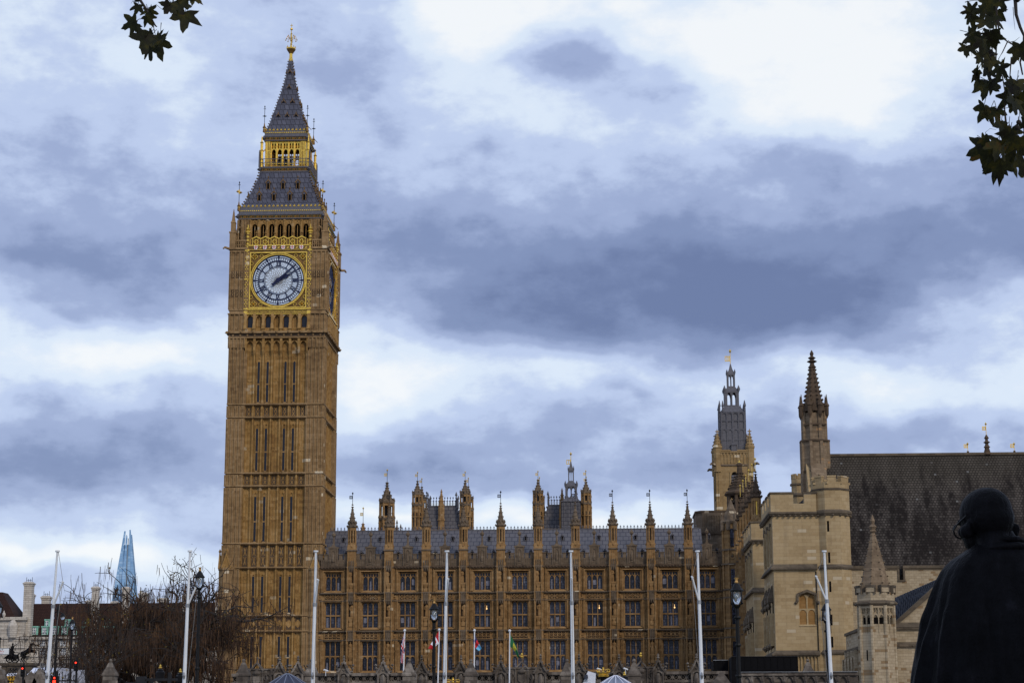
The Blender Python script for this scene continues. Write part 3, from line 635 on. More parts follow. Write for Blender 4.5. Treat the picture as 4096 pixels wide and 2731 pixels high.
# ---------------------------------------------------------------- clock face
def ring(mb, r0, r1, y0, y1, n=72):
    vs_ = []; fs_ = []
    for i in range(n):
        a = 2 * math.pi * i / n
        for r, y in ((r0, y0), (r1, y0), (r1, y1), (r0, y1)): vs_.append((r * math.sin(a), y, r * math.cos(a)))
    for i in range(n):
        p, q = i * 4, (i + 1) % n * 4
        for k in range(4): fs_.append((p + k, q + k, q + (k + 1) % 4, p + (k + 1) % 4))
    mb.add(vs_, fs_)
def clock(parent, k):
    fc = thing('clock_face', '', 'x'); del fc['label']; del fc['category']; fc.parent = parent
    fc.location = (0, -6.2, 61.7) if k == 0 else ((6.2, 0, 61.7) if k == 1 else ((0, 6.2, 61.7) if k == 2 else (-6.2, 0, 61.7)))
    fc.rotation_euler = (0, 0, k * math.pi / 2)
    return fc
def clock_parts(fc):
    d = MB(); n = 72
    d.add([(0, 0.02, 0)] + [(3.5 * math.sin(2 * math.pi * i / n), 0.02, 3.5 * math.cos(2 * math.pi * i / n)) for i in range(n)], [(0, 1 + (i + 1) % n, 1 + i) for i in range(n)])
    d.build('dial', 'dial_white', fc)
    b_ = MB()
    for r0, r1 in ((3.38, 3.52), (3.14, 3.22), (2.72, 2.79), (2.60, 2.68), (1.90, 1.98), (1.77, 1.81)): ring(b_, r0, r1, -0.04, 0.03)
    def spoke(ang_, r0, r1, w_, off=0.0, mb=b_, y=-0.05):
        M_ = Matrix.Rotation(ang_, 4, 'Y'); o = MB(); o.box(off - w_, off + w_, y, 0.03, r0, r1); mb.ext(o, M_)
    for i in range(60):
        a = 2 * math.pi * i / 60
        spoke(a, 2.78, 3.3 if i % 5 == 0 else 3.15, 0.07 if i % 5 == 0 else 0.035)
    NUM = {0: 'XII', 1: 'I', 2: 'II', 3: 'III', 4: 'IV', 5: 'V', 6: 'VI', 7: 'VII', 8: 'VIII', 9: 'IX', 10: 'X', 11: 'XI'}
    for h in range(12):
        a = 2 * math.pi * h / 12; s_ = NUM[h]
        wds = {'I': 0.17, 'V': 0.34, 'X': 0.36}; W = sum(wds[c] for c in s_); x = -W / 2
        M_ = Matrix.Rotation(a, 4, 'Y'); o = MB()
        for c in s_:
            ww = wds[c]; xc = x + ww / 2
            if c == 'I': o.box(xc - 0.055, xc + 0.055, -0.05, 0.03, 2.02, 2.6)
            else:
                for sg in ((-1, 1) if c == 'X' else (1, -1)):
                    t0 = 0.12 * sg if c == 'X' else 0.0
                    thick = 0.055 if sg > 0 else 0.03
                    xb = xc - (0.13 * sg if c == 'X' else 0.0); xt = xc + 0.13 * sg
                    yo = -0.05 - 0.003 * sg
                    o.prism([(xb - thick, 2.02), (xb + thick, 2.02), (xt + thick, 2.6), (xt - thick, 2.6)], yo, 0.03)
            x += ww
        o.box(-W / 2 - 0.03, W / 2 + 0.03, -0.047, 0.03, 2.575, 2.61); o.box(-W / 2 - 0.03, W / 2 + 0.03, -0.047, 0.03, 2.01, 2.045)
        b_.ext(o, M_); spoke(a, 3.0, 3.45, 0.11)
        for dd in (-1.5, -0.5, 0.5, 1.5):
            spoke(a + R(30 + dd * 6) * 0 + R(15 + dd * 5), 2.0, 2.58, 0.008, y=-0.02)
    b_.build('numerals', 'dial_blue', fc)
    l_ = MB()
    for i in range(24):                                                     # gilt petal tracery in the middle
        a = 2 * math.pi * i / 24
        for r0, r1, da in ((0.35, 0.75, 0.26), (0.75, 1.2, 0.13), (0.75, 1.2, -0.13), (1.2, 1.76, 0.13), (1.2, 1.76, -0.13), (0.35, 0.75, -0.26)):
            p, q = (r0 * math.sin(a), r0 * math.cos(a)), (r1 * math.sin(a + da), r1 * math.cos(a + da))
            l_.tube([(p[0], -0.01, p[1]), (q[0], -0.01, q[1])], 0.014, 4)
    l_.build('tracery', 'old_gold', fc)
    def hand(ang_, L, w0, w1, tail, wt, y, spade=0):
        o = MB(); o.prism([(-w0, 0), (w0, 0), (w1, L), (-w1, L)], y - 0.06, y)
        o.prism([(-w0 * 0.8, 0), (-wt, -tail), (0, -tail * 0.85), (wt, -tail), (w0 * 0.8, 0)], y - 0.058, y - 0.002)
        if spade: o.prism([(-0.12, L - 0.9), (0.12, L - 0.9), (0.3, L - 0.55), (0.1, L - 0.2), (0, L + 0.25), (-0.1, L - 0.2), (-0.3, L - 0.55)], y - 0.07, y + 0.004)
        c_ = MB(); c_.ext(o, Matrix.Rotation(ang_, 4, 'Y')); return c_
    h1 = hand(R(47.5), 3.28, 0.17, 0.035, 1.15, 0.2, -0.28)
    ring(h1, 0.0, 0.3, -0.36, -0.2, 16); h1.build('minute_hand', 'dial_blue', fc)
    hand(R(62.5), 1.75, 0.2, 0.1, 0.5, 0.14, -0.14, 1).build('hour_hand', 'dial_blue', fc)
    f_ = MB(); f_.mat(0)                                                    # gilt frame: round moulding, square border, chequer strips
    ring(f_, 3.52, 3.64, -0.2, 0.1); ring(f_, 3.70, 3.82, -0.3, 0.1)
    H = 3.9
    for a, b2 in ((-H, -H + 0.16), (H - 0.16, H)):
        f_.box(a, b2, -0.32, 0.1, -H, H); f_.box(-H + 0.16, H - 0.16, -0.318, 0.1, a, b2)
    f_.box(-4.45, 4.45, -0.42, 0.1, -4.14, -3.98)
    for s_ in (-1, 1):
        for q in range(30):
            for c in range(3):
                if (q + c) % 2 == 0 and (q * 5 + c * 3) % 7:
                    x = s_ * 4.27 + (c - 1) * 0.15; f_.box(x - 0.065, x + 0.065, -0.45, 0.0, -3.95 + q * 0.268, -3.95 + q * 0.268 + 0.17)
        for z in (-4.0, 0.1, 4.1): f_.box(s_ * 4.27 - 0.3, s_ * 4.27 + 0.3, -0.5, 0.1, z - 0.09, z + 0.09)
        f_.box(s_ * 4.27 - 0.26, s_ * 4.27 + 0.26, -0.47, 0.1, -4.75, -4.3); f_.knob(s_ * 4.27, -0.3, -4.85, 0.25, 0.2)
        for sz in (-1, 1):                                                  # corner quatrefoils
            cx_, cz_ = s_ * 3.28, sz * 3.28
            for k in range(4):
                a = math.pi / 2 * k; o = MB(); ring(o, 0.15, 0.21, -0.1, 0.0, 12); f_.ext(o, shift(cx_ + 0.22 * math.cos(a), -0.1, cz_ + 0.22 * math.sin(a)))
            f_.knob(cx_, -0.25, cz_, 0.2)
            for dx, dz in ((0.95, 0.2), (0.2, 0.95)):
                o = MB(); ring(o, 0.2, 0.25, -0.1, 0.0, 12); f_.ext(o, shift(cx_ - s_ * dx, -0.1, cz_ + sz * dz * 0.4) if dx > dz else shift(cx_ + s_ * 0.38, -0.1, cz_ - sz * 0.95))
    f_.mat(1); f_.box(-H, H, -0.02, 0.3, -H, H) if False else None
    # old-gold spandrel ground behind the gilt lines
    for s_ in (-1, 1):
        for sz in (-1, 1):
            pts = [(s_ * 3.75, sz * 3.75)] + [(s_ * 3.6 * math.cos(R(t_)), sz * 3.6 * math.sin(R(t_))) for t_ in range(90, -1, -10)]
            f_.prism(pts if s_ * sz < 0 else pts[::-1], -0.05, 0.1)
    f_.mat(2)
    for a, b2 in ((-4.12, -3.92), (3.92, 4.12)): f_.box(a, b2, -0.26, 0.1, -4.3, 4.15); f_.box(-3.92, 3.92, -0.2, 0.1, a, b2)
    for s_ in (-1, 1): f_.box(s_ * 4.27 - 0.24, s_ * 4.27 + 0.24, -0.38, 0.1, -4.3, 4.2)
    f_.build('clock_frame', ['gold', 'old_gold', 'tower_stone_grey'], fc)
    ins = MB(); ins.mat(0); ins.box(-4.05, 4.05, -0.3, 0.1, -4.65, -4.2); ins.mat(1); ins.box(-4.05, 4.05, -0.36, 0.1, -4.72, -4.64)
    tx = text_mb('DOMINE:SALVAM:FAC:REGINAM:NOSTRAM:VICTORIAM:PRIMAM', 0.42)
    wx = max(p[0] for p in tx.v) * 2
    ins.ext(tx, Matrix.Translation((0, -0.32, -4.56)) @ Matrix.Diagonal((7.9 / wx, 1, 1.0, 1)))
    ins.m = ins.m[:len(ins.m) - len(tx.m)] + [1] * len(tx.m)
    ins.build('inscription', ['old_gold', 'gold'], fc)
    # shields and gilt diamond parapet above
    sh = MB(); sh.mat(2); sh.box(-4.5, 4.5, -0.38, 0.1, 4.16, 4.75); sh.mat(3); sh.box(-4.5, 4.5, -0.44, 0.0, 4.14, 4.2); sh.box(-4.5, 4.5, -0.46, 0.0, 4.72, 4.78)
    for q in range(6):
        x = -3.1 + q * 1.24
        sh.mat(0); sh.prism([(x - 0.25, 4.72), (x - 0.25, 4.4), (x - 0.12, 4.22), (x, 4.16), (x + 0.12, 4.22), (x + 0.25, 4.4), (x + 0.25, 4.72)], -0.52, -0.3)
        sh.mat(1); sh.box(x - 0.05, x + 0.05, -0.54, -0.3, 4.2, 4.71); sh.box(x - 0.24, x + 0.24, -0.537, -0.3, 4.5, 4.58)
        sh.mat(3); sh.prism([(x + 0.45, 4.36), (x + 0.68, 4.36), (x + 0.8, 4.58), (x + 0.57, 4.58)], -0.42, -0.3)
    sh.build('shield_band', ['shield_white', 'shield_red', 'old_gold', 'gold'], fc)
    pp = MB()
    pp.mat(1); pp.box(-4.4, 4.4, -0.2, 0.0, 4.8, 5.72)
    pp.mat(0)
    for q in range(25): x = -4.3 + 8.6 * q / 24; pp.box(x - 0.035, x + 0.035, -0.34, -0.1, 4.8, 5.7)
    pp.box(-4.45, 4.45, -0.36, 0, 4.8, 4.88)
    for q in range(6):
        x = -3.1 + q * 1.24
        for s_ in (-1, 1):
            pp.prism([(x, 6.1), (x, 5.95), (x + s_ * 0.62, 5.66), (x + s_ * 0.62, 5.8)][::-s_], -0.38 - 0.004 * s_, -0.05)
            pp.prism([(x, 4.9), (x + s_ * 0.36, 5.3), (x, 5.7), (x, 5.6), (x + s_ * 0.27, 5.3), (x, 5.0)][::s_], -0.4 - 0.004 * s_, -0.1)
        pp.knob(x, -0.38, 5.3, 0.12); pp.mat(1); pp.lathe([(0.1, 5.9), (0.08, 6.4), (0.16, 6.5), (0.05, 6.75), (0.02, 7.0)], 6, x, -0.2); pp.mat(0); pp.knob(x, -0.2, 6.5, 0.14, 0.1)
    for s_ in (-1, 1):
        pp.mat(0); pp.lathe([(0.28, 4.1), (0.28, 4.3), (0.2, 4.4), (0.2, 6.6), (0.34, 6.65), (0.34, 6.8), (0.22, 6.9), (0.3, 7.1), (0.08, 7.4), (0.05, 7.75)], 8, s_ * 4.27, -0.2)
        pp.mat(1)
        for z in (4.7, 5.2, 5.7, 6.2): pp.lathe([(0.24, z), (0.24, z + 0.2)], 8, s_ * 4.27, -0.2)
    pp.build('gilt_parapet', ['gold', 'old_gold'], fc)
fc0 = clock(TW, 0); clock_parts(fc0)
for k in (1, 2, 3):
    fk = clock(TW, k)
    for ch in list(fc0.children): copytree(ch, fk)

# ---------------------------------------------------------------- roof stages
cor = MB()
def gallery(mb, hw, z0, n, rail=1.1, flowers=True):
    """gilded cornice with buds, then a slate kerb with two rows of gold studs and fleur buds"""
    o = MB()
    o.mat(1); o.box(-hw, hw, -hw, -hw + 0.6, z0 + 0.12, z0 + 0.55); o.mat(3); o.box(-hw - 0.12, hw + 0.12, -hw - 0.12, -hw + 0.6, z0 + 0.55, z0 + 0.72); o.box(-hw - 0.04, hw + 0.04, -hw - 0.04, -hw + 0.6, z0, z0 + 0.12)
    for q in range(n * 2 + 1):
        x = -hw + 2 * hw * q / (n * 2)
        o.mat((0, 1, 2)[(q * 7) % 3]); o.knob(x, -hw - 0.02, z0 + 0.33, 0.13)
    o.mat(3); o.frus(-hw, hw, -hw, -hw + 0.6, z0 + 0.72, -hw + 0.15, hw - 0.15, -hw + 0.15, -hw + 0.8, z0 + 0.72 + rail)
    o.mat(0)
    for q in range(n * 2):
        x = -hw + 0.2 + (2 * hw - 0.4) * q / (n * 2 - 1)
        o.box(x - 0.085, x + 0.085, -hw - 0.02, -hw + 0.2, z0 + 1.12, z0 + 1.24)
        if q % 2 == 0 and flowers: o.knob(x, -hw + 0.14, z0 + 0.80 + rail, 0.15, 0.2); o.box(x - 0.14, x + 0.14, -hw + 0.05, -hw + 0.2, z0 + 0.68 + rail, z0 + 0.78 + rail)
    mb.rot4(o)
    for sx_, sy_ in ((1, 1), (1, -1), (-1, 1), (-1, -1)):
        mb.mat(3); mb.knob(sx_ * (hw + 0.1), sy_ * (hw + 0.1), z0 + 0.35, 0.35, 0.3); mb.mat(0)
gallery(cor, 5.78, 70.4, 20)
cor.build('roof_gallery', ['gold', 'old_gold', 'green_paint', 'vent_lead'], TW)
def crockets(mb, prof, n, r=0.13):
    L = sum(math.hypot(b_[0] - a[0], b_[1] - a[1]) for a, b_ in zip(prof, prof[1:]))
    for k in range(n):
        t_ = (k + 0.5) / n * L
        for a, b_ in zip(prof, prof[1:]):
            d = math.hypot(b_[0] - a[0], b_[1] - a[1])
            if t_ <= d: break
            t_ -= d
        rr = a[0] + (b_[0] - a[0]) * t_ / d; z = a[1] + (b_[1] - a[1]) * t_ / d
        for sx_, sy_ in ((1, 1), (1, -1), (-1, 1), (-1, -1)): mb.knob(sx_ * (rr + r * 0.5), sy_ * (rr + r * 0.5), z + r * 0.3, r, r * 0.9)
RP = [(5.55, 72.0), (4.95, 73.2), (4.2, 75.0), (3.62, 76.7), (3.3, 78.2)]
rf = MB(); rf.lathe(RP, 4, 0, 0, R(45)); rf.mat(1); crockets(rf, RP, 15, 0.17); rf.build('lower_roof', ['tower_slate', 'old_gold'], TW)
def dormer(s_=1.0):
    o = MB(); o.mat(0); o.box(-0.26 * s_, 0.26 * s_, -0.02, 1.2, 0, 0.95 * s_)
    o.mat(1); o.box(-0.14 * s_, 0.14 * s_, -0.05, 0.3, 0.1, 0.9 * s_)
    o.mat(2)
    for q in (-1, 1):
        a, b_ = sorted((q * 0.16 * s_, q * 0.24 * s_)); o.box(a, b_, -0.09, 0.3, 0.02, 0.92 * s_)
        o.prism([(0, 1.5 * s_), (0, 1.3 * s_), (q * 0.38 * s_, 0.86 * s_), (q * 0.38 * s_, 1.0 * s_)][::-q], -0.12 - 0.004 * q, 0.1)
    o.mat(0); o.prism([(-0.34 * s_, 0.9 * s_), (0.34 * s_, 0.9 * s_), (0, 1.32 * s_)], -0.06, 1.4); o.mat(2); o.knob(0, -0.05, 1.75 * s_, 0.1 * s_, 0.25 * s_)
    return o
dm = dormer().build('dormer', ['tower_slate', 'void_dark', 'old_gold'], TW, (0, -99, 0)); first = True
for k in (0, 1, 2, 3):
    for row, (xs, z, y) in enumerate((((-3.1, -1.1, 1.1, 3.1), 73.15, -4.96), ((-2.05, 0.0, 2.05), 75.0, -4.2))):
        for x in xs:
            p = Matrix.Rotation(k * math.pi / 2, 3, 'Z') @ Vector((x, y, z))
            if first: dm.location = p; first = False
            else: dup(dm, p, k * math.pi / 2)
g2 = MB(); gallery(g2, 3.38, 77.75, 13, 0.1, False)
o = MB(); o.mat(3)
for q in range(15): x = -3.45 + 6.9 * q / 14; o.tube([(x, -3.5, 78.5), (x, -3.5, 79.6)], 0.035, 4)
o.box(-3.5, 3.5, -3.53, -3.47, 79.55, 79.63); o.box(-3.5, 3.5, -3.53, -3.47, 79.05, 79.11); o.lathe([(0.1, 78.4), (0.08, 80.6), (0.02, 80.9)], 6, -3.5, -3.5)
g2.rot4(o); g2.build('lantern_gallery', ['gold', 'old_gold', 'green_paint', 'vent_lead'], TW)
# gilded lantern with open arcade
ln = MB(); o = MB()
for q in range(6):
    x = -2.06 + 0.824 * q
    o.mat(0); o.box(x - 0.13, x + 0.13, -2.72, -2.3, 78.3, 82.4); o.box(x - 0.05, x + 0.05, -2.84, -2.6, 78.3, 82.3); o.knob(x, -2.8, 82.2, 0.12)
    if q < 5:
        xm = x + 0.412
        arc_head(o, x + 0.13, x + 0.694, 80.75, 81.2, -2.66, -2.4, 4); o.box(x + 0.13, x + 0.694, -2.64, -2.42, 81.2, 81.3); o.box(xm - 0.06, xm + 0.06, -2.65, -2.4, 81.2, 82.2)
        o.box(x + 0.13, x + 0.694, -2.64, -2.42, 82.05, 82.4)
        for s_ in (-1, 1): o.knob(xm + s_ * 0.17, -2.55, 81.62, 0.11, 0.3)
        o.mat(1); o.box(x + 0.13, x + 0.694, -2.6, -2.5, 78.3, 78.75); o.mat(0); o.box(x + 0.13, x + 0.694, -2.66, -2.45, 78.75, 78.85)
for s_ in (-1, 1):
    a, b_ = sorted((s_ * 2.2, s_ * 2.75)); o.mat(1); o.box(a, b_, -2.72, -2.1, 78.3, 82.4); o.mat(0)
    for x in (2.28, 2.5, 2.72): o.box(s_ * x - 0.06, s_ * x + 0.06, -2.86, -2.6, 78.3, 82.35)
    for z in (79.0, 80.9, 82.2): o.box(a - 0.03, b_ + 0.03, -2.8, -2.2, z, z + 0.12)
ln.rot4(o); ln.mat(0)
for sx_, sy_ in ((1, 1), (1, -1), (-1, 1), (-1, -1)):
    ln.lathe([(0.2, 78.4), (0.2, 80.8), (0.26, 80.85), (0.16, 81.0), (0.16, 81.9), (0.24, 82.0), (0.1, 82.2), (0.03, 83.0)], 6, sx_ * 3.25, sy_ * 3.25)
    ln.tube([(sx_ * 3.2, sy_ * 3.2, 80.6), (sx_ * 2.8, sy_ * 2.8, 81.2)], 0.08, 4)
ln.mat(2); ln.box(-2.2, 2.2, -2.2, 2.2, 82.3, 82.6); ln.box(-0.5, 0.5, -0.5, 0.5, 78.3, 80.4); ln.lathe([(0.9, 79.2), (0.75, 79.6), (0.5, 80.5), (0.1, 80.9)], 10, -0.8, -0.6)
ln.build('gilded_lantern', ['gold', 'old_gold', 'dark_metal'], TW)
g3 = MB(); gallery(g3, 2.98, 82.35, 11, 0.85); g3.build('spire_gallery', ['gold', 'old_gold', 'green_paint', 'vent_lead'], TW)
PR = [(2.78, 83.9), (2.35, 85.2), (2.02, 86.4), (1.42, 88.7), (0.84, 91.1), (0.46, 93.2), (0.26, 95.0)]
sp_ = MB(); sp_.lathe(PR, 4, 0, 0, R(45)); sp_.mat(1); crockets(sp_, PR, 26, 0.12); sp_.build('spire', ['tower_slate', 'old_gold'], TW)
lu = MB(); lu.mat(0); lu.prism([(-0.26, 0), (0.26, 0), (0, 0.42)], -0.1, 0.7); lu.mat(1); lu.prism([(-0.17, 0.03), (0.17, 0.03), (0, 0.3)], -0.13, 0.2); lu.mat(2); lu.knob(0, -0.08, 0.52, 0.08, 0.22)
for q in (-1, 1): lu.prism([(0, 0.5), (0, 0.4), (q * 0.3, -0.03), (q * 0.34, 0.05)][::-q], -0.15 - 0.003 * q, 0.0)
first = None
for k in range(4):
    for xs, z, y in (((-1.25, 0, 1.25), 86.1, -2.1), ((-0.62, 0.62), 88.3, -1.52), ((0,), 90.6, -0.96), ((0,), 93.0, -0.5)):
        for x in xs:
            p = Matrix.Rotation(k * math.pi / 2, 3, 'Z') @ Vector((x, y, z))
            if first is None: first = lu.build('lucarne', ['tower_slate', 'void_dark', 'old_gold'], TW, p)
            else: dup(first, p, k * math.pi / 2)
fi = MB(); fi.mat(0)
fi.lathe([(0.26, 94.9), (0.3, 95.2), (0.22, 95.4), (0.2, 96.2)], 8, 0, 0); fi.mat(1); fi.lathe([(0.3, 96.15), (0.36, 96.3), (0.56, 96.6), (0.6, 96.75)], 8, 0, 0); fi.mat(0); fi.lathe([(0.62, 96.75), (0.62, 96.9)], 8, 0, 0)
for q in range(8): a = math.pi / 4 * q; fi.knob(0.6 * math.cos(a), 0.6 * math.sin(a), 97.05, 0.07, 0.2)
fi.lathe([(0.16, 96.9), (0.1, 97.4), (0.15, 97.5), (0.08, 97.7), (0.08, 99.0), (0.14, 99.05), (0.05, 99.2), (0.05, 99.5)], 8, 0, 0)
for q in range(8):
    a = math.pi / 4 * q; c_, s_ = math.cos(a), math.sin(a)
    fi.tube([(0, 0, 97.8), (0.4 * c_, 0.4 * s_, 98.55), (0.62 * c_, 0.62 * s_, 98.6), (0.78 * c_, 0.78 * s_, 98.2)], 0.03, 4); fi.knob(0.8 * c_, 0.8 * s_, 98.12, 0.11); fi.knob(0.5 * c_, 0.5 * s_, 98.7, 0.1)
fi.ball((0, 0, 99.75), 0.2, 8, 6); fi.mat(0); fi.tube([(0, 0, 99.9), (0, 0, 100.55)], 0.04, 5); fi.box(-0.18, 0.18, -0.03, 0.03, 100.25, 100.33)
fi.build('finial', ['gold', 'old_gold'], TW)
def roof_vane(h, big):
    o = MB(); o.mat(1); o.lathe([(0.2, 0), (0.16, 0.6), (0.24, 0.65), (0.1, 0.9), (0.05, 1.3)], 6); o.mat(0); o.lathe([(0.17, 0.05), (0.17, 0.5)], 6)
    o.mat(2); o.tube([(0, 0, 1.2), (0, 0, h)], 0.04, 5); o.knob(0, 0, h, 0.1, 0.2); o.box(-0.16, 0.16, -0.03, 0.03, h - 0.35, h - 0.29)
    if big: o.mat(0); [o.knob(sx_ * 0.2, 0, h * 0.67 + dz, 0.24, 0.2) for sx_, dz in ((-1, 0.06), (1, -0.1))]; o.box(-0.08, 0.08, -0.05, 0.05, h * 0.6, h * 0.75)
    else: o.knob(0, 0, h * 0.63, 0.34, 0.1)
    o.mat(1); o.tube([(0.0, 0, 0.9), (0.5 if not big else 0.5, 0.5, 0.4)], 0.05, 4)
    return o
for hw, z, h, big in ((5.75, 71.6, 4.0, 1), (3.0, 83.6, 3.7, 0)):
    f1_ = None
    for sx_, sy_ in ((-1, -1), (1, -1), (1, 1), (-1, 1)):
        loc = (sx_ * hw, sy_ * hw, z)
        if f1_ is None: f1_ = roof_vane(h, big).build('corner_vane', ['gold', 'old_gold', 'dark_metal'], TW, loc)
        else: dup(f1_, loc)

# ================================================================== PALACE
PY = 254.5                                  # front plane of the long facade
P0, PITCH = -32.38, 4.872
PAL = thing('palace_building', 'long gothic stone palace wing with rows of leaded windows and tall pinnacles', 'palace', (P0, PY, 0))
# everything below is local: x from the first buttress, y from the wall plane, z up
BX = [i * PITCH for i in range(10)]                       # buttresses
WX = [(i - 0.5) * PITCH for i in range(0, 11)]            # window bays
XE0, XE1 = -4.1, WX[-1] + 2.45
TIERS = [(9.57, 13.4), (15.1, 18.33), (19.88, 22.23)]     # window openings
WW = 1.02                                                 # half width of a window
wl = MB(); wl.mat(0)
wl.box(XE0, XE1, 0.62, 7.5, 0, 23.6)                      # mass of the range behind the windows
edges = [XE0]
for x in WX: edges += [x - WW - 0.16, x + WW + 0.16]
edges.append(XE1)
for a, b_ in zip(edges[::2], edges[1::2]): wl.box(a, b_, 0.0, 0.7, 0, 23.0)
for x in WX:
    for z0, z1 in ((0, 9.45), (13.5, 15.0), (18.43, 19.78), (22.33, 23.0)): wl.box(x - WW - 0.16, x + WW + 0.16, 0.012, 0.7, z0, z1)
    for z0, z1 in TIERS:                                  # moulded jamb and label
        for s_ in (-1, 1):
            wl.box(x + s_ * (WW + 0.3) - 0.07, x + s_ * (WW + 0.3) + 0.07, -0.24, 0.1, z0 - 0.15, z1 + 0.28)
            wl.box(x + s_ * (WW + 0.1) - 0.05, x + s_ * (WW + 0.1) + 0.05, -0.05, 0.3, z0, z1 + 0.1)
        wl.box(x - WW - 0.24, x + WW + 0.24, -0.27, 0.2, z1 + 0.12, z1 + 0.24); wl.frus(x - WW - 0.22, x + WW + 0.22, -0.16, 0.3, z0 - 0.22, x - WW - 0.2, x + WW + 0.2, 0.05, 0.3, z0 - 0.02)
# ribbed panels beside each window
for x in WX:
    for s_ in (-1, 1):
        for dx in (1.5, 1.72, 1.92):
            xx = x + s_ * dx
            for z0, z1 in ((0.0, 13.45), (14.75, 18.5), (19.65, 22.7)): wl.box(xx - 0.05, xx + 0.05, -0.2 - 0.04 * (dx > 1.6), 0.1, z0, z1)
        xx = x + s_ * 1.68
        for z in (11.2, 12.7, 16.6, 17.75, 21.2, 22.0): arc_head(wl, xx - 0.19, xx + 0.19, z, z + 0.4, -0.07, 0.05, 3)
        for z in (11.5, 16.7): wl.knob(xx, -0.06, z + 0.55, 0.15)
        for z in (13.75, 18.8): wl.box(xx - 0.2, xx + 0.2, -0.05, 0.05, z, z + 0.55); wl.knob(xx, -0.07, z + 0.28, 0.17)
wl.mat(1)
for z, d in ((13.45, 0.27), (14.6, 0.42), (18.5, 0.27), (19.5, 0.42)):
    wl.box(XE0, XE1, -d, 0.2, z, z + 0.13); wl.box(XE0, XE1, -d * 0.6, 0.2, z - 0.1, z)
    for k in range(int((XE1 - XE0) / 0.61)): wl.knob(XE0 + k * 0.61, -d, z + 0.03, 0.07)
# carved panel bands under the sills
wl.mat(0)
for x in WX:
    for z0, z1, kind in ((13.66, 14.48, 0), (18.7, 19.4, 1)):
        wl.mat(2); wl.box(x - 1.06, x + 1.06, -0.03, 0.05, z0, z1); [wl.box(x + s_ * 1.68 - 0.21, x + s_ * 1.68 + 0.21, -0.028, 0.05, z0, z1) for s_ in (-1, 1)]; [wl.box(x + s_ * 1.61 - 0.05, x + s_ * 1.61 + 0.05, -0.02, 0.05, (13.66 if kind == 0 else 19.65) - (4.2 if kind == 0 else 0), (13.4 if kind == 0 else 22.6)) for s_ in (-1, 1)]  # sooty dark backing paints shade behind the bands and between ribs
        wl.mat(0)
        n = 4 if kind == 0 else 3; p = 2.1 / n
        wl.box(x - 1.1, x + 1.1, -0.2, 0.05, z0 - 0.06, z0); wl.box(x - 1.1, x + 1.1, -0.2, 0.05, z1, z1 + 0.05)
        for q in range(n + 1): wl.box(x - 1.05 + q * p - 0.03, x - 1.05 + q * p + 0.03, -0.19, 0.05, z0, z1)
        for q in range(n):
            cx_, cz_ = x - 1.05 + (q + 0.5) * p, (z0 + z1) / 2; h = (z1 - z0) * 0.42
            if kind: 
                wl.knob(cx_, -0.03, cz_, 0.14)
                for s_ in (-1, 1):
                    for s2 in (-1, 1): wl.prism([(cx_ + s_ * p * 0.46, cz_), (cx_, cz_ + s2 * h), (cx_, cz_ + s2 * (h - 0.09)), (cx_ + s_ * (p * 0.46 - 0.08), cz_)][::s_ * s2], -0.17 - 0.003 * s2, 0.02)
            else:
                o = MB(); ring(o, p * 0.36, p * 0.47, -0.18, 0.02, 10); wl.ext(o, shift(cx_, 0, cz_)); wl.knob(cx_, -0.05, cz_, 0.1)
# cornice, parapet with merlons and the small gable of each bay
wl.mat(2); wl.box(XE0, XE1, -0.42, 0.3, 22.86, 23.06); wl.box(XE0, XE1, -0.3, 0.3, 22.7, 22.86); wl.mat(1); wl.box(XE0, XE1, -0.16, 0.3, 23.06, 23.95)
for k in range(int((XE1 - XE0) / 0.42)): wl.knob(XE0 + 0.2 + k * 0.42, -0.36, 22.83, 0.13)
for x in WX:
    for s_ in (-1, 1):
        for a, b_, zt in ((0.72, 1.18, 24.55), (1.42, 1.98, 24.6)):
            p, q = sorted((x + s_ * a, x + s_ * b_)); wl.box(p, q, -0.17, 0.24, 23.9, zt); wl.box(p - 0.06, q + 0.06, -0.24, 0.3, zt, zt + 0.1)
        for dx in (0.62, 0.86, 1.1, 1.34, 1.58, 1.82): wl.box(x + s_ * dx - 0.035, x + s_ * dx + 0.035, -0.24, 0.0, 23.06, 23.9)
        for dx in (0.74, 0.98, 1.22, 1.46, 1.7): arc_head(wl, x + s_ * dx - 0.085, x + s_ * dx + 0.085, 23.7, 23.9, -0.22, -0.1, 2)
    wl.box(x - 0.62, x + 0.62, -0.3, 0.24, 23.0, 25.45)
    wl.box(x - 0.18, x + 0.18, -0.36, 0.0, 23.3, 23.6); wl.lathe([(0.16, 23.6), (0.2, 24.0), (0.13, 24.4), (0.05, 24.75)], 6, x, -0.34)
    for s_ in (-1, 1): wl.box(x + s_ * 0.32 - 0.06, x + s_ * 0.32 + 0.06, -0.42, 0.0, 23.2, 25.3); wl.box(x + s_ * 0.56 - 0.06, x + s_ * 0.56 + 0.06, -0.38, 0.0, 23.06, 25.4)
    arc_head(wl, x - 0.26, x + 0.26, 24.6, 25.1, -0.4, -0.2, 3)
    wl.prism([(x - 0.72, 25.4), (x + 0.72, 25.4), (x + 0.72, 25.55), (x + 0.3, 25.62), (x, 26.05), (x - 0.3, 25.62), (x - 0.72, 25.55)], -0.4, 0.28)
    wl.mat(1); wl.lathe([(0.13, 25.9), (0.09, 26.9), (0.16, 26.95), (0.24, 27.1), (0.24, 27.3), (0.1, 27.4), (0.03, 27.7)], 6, x, -0.05)
wl.build('wall', ['palace_stone', 'palace_grey', 'palace_dark'], PAL)

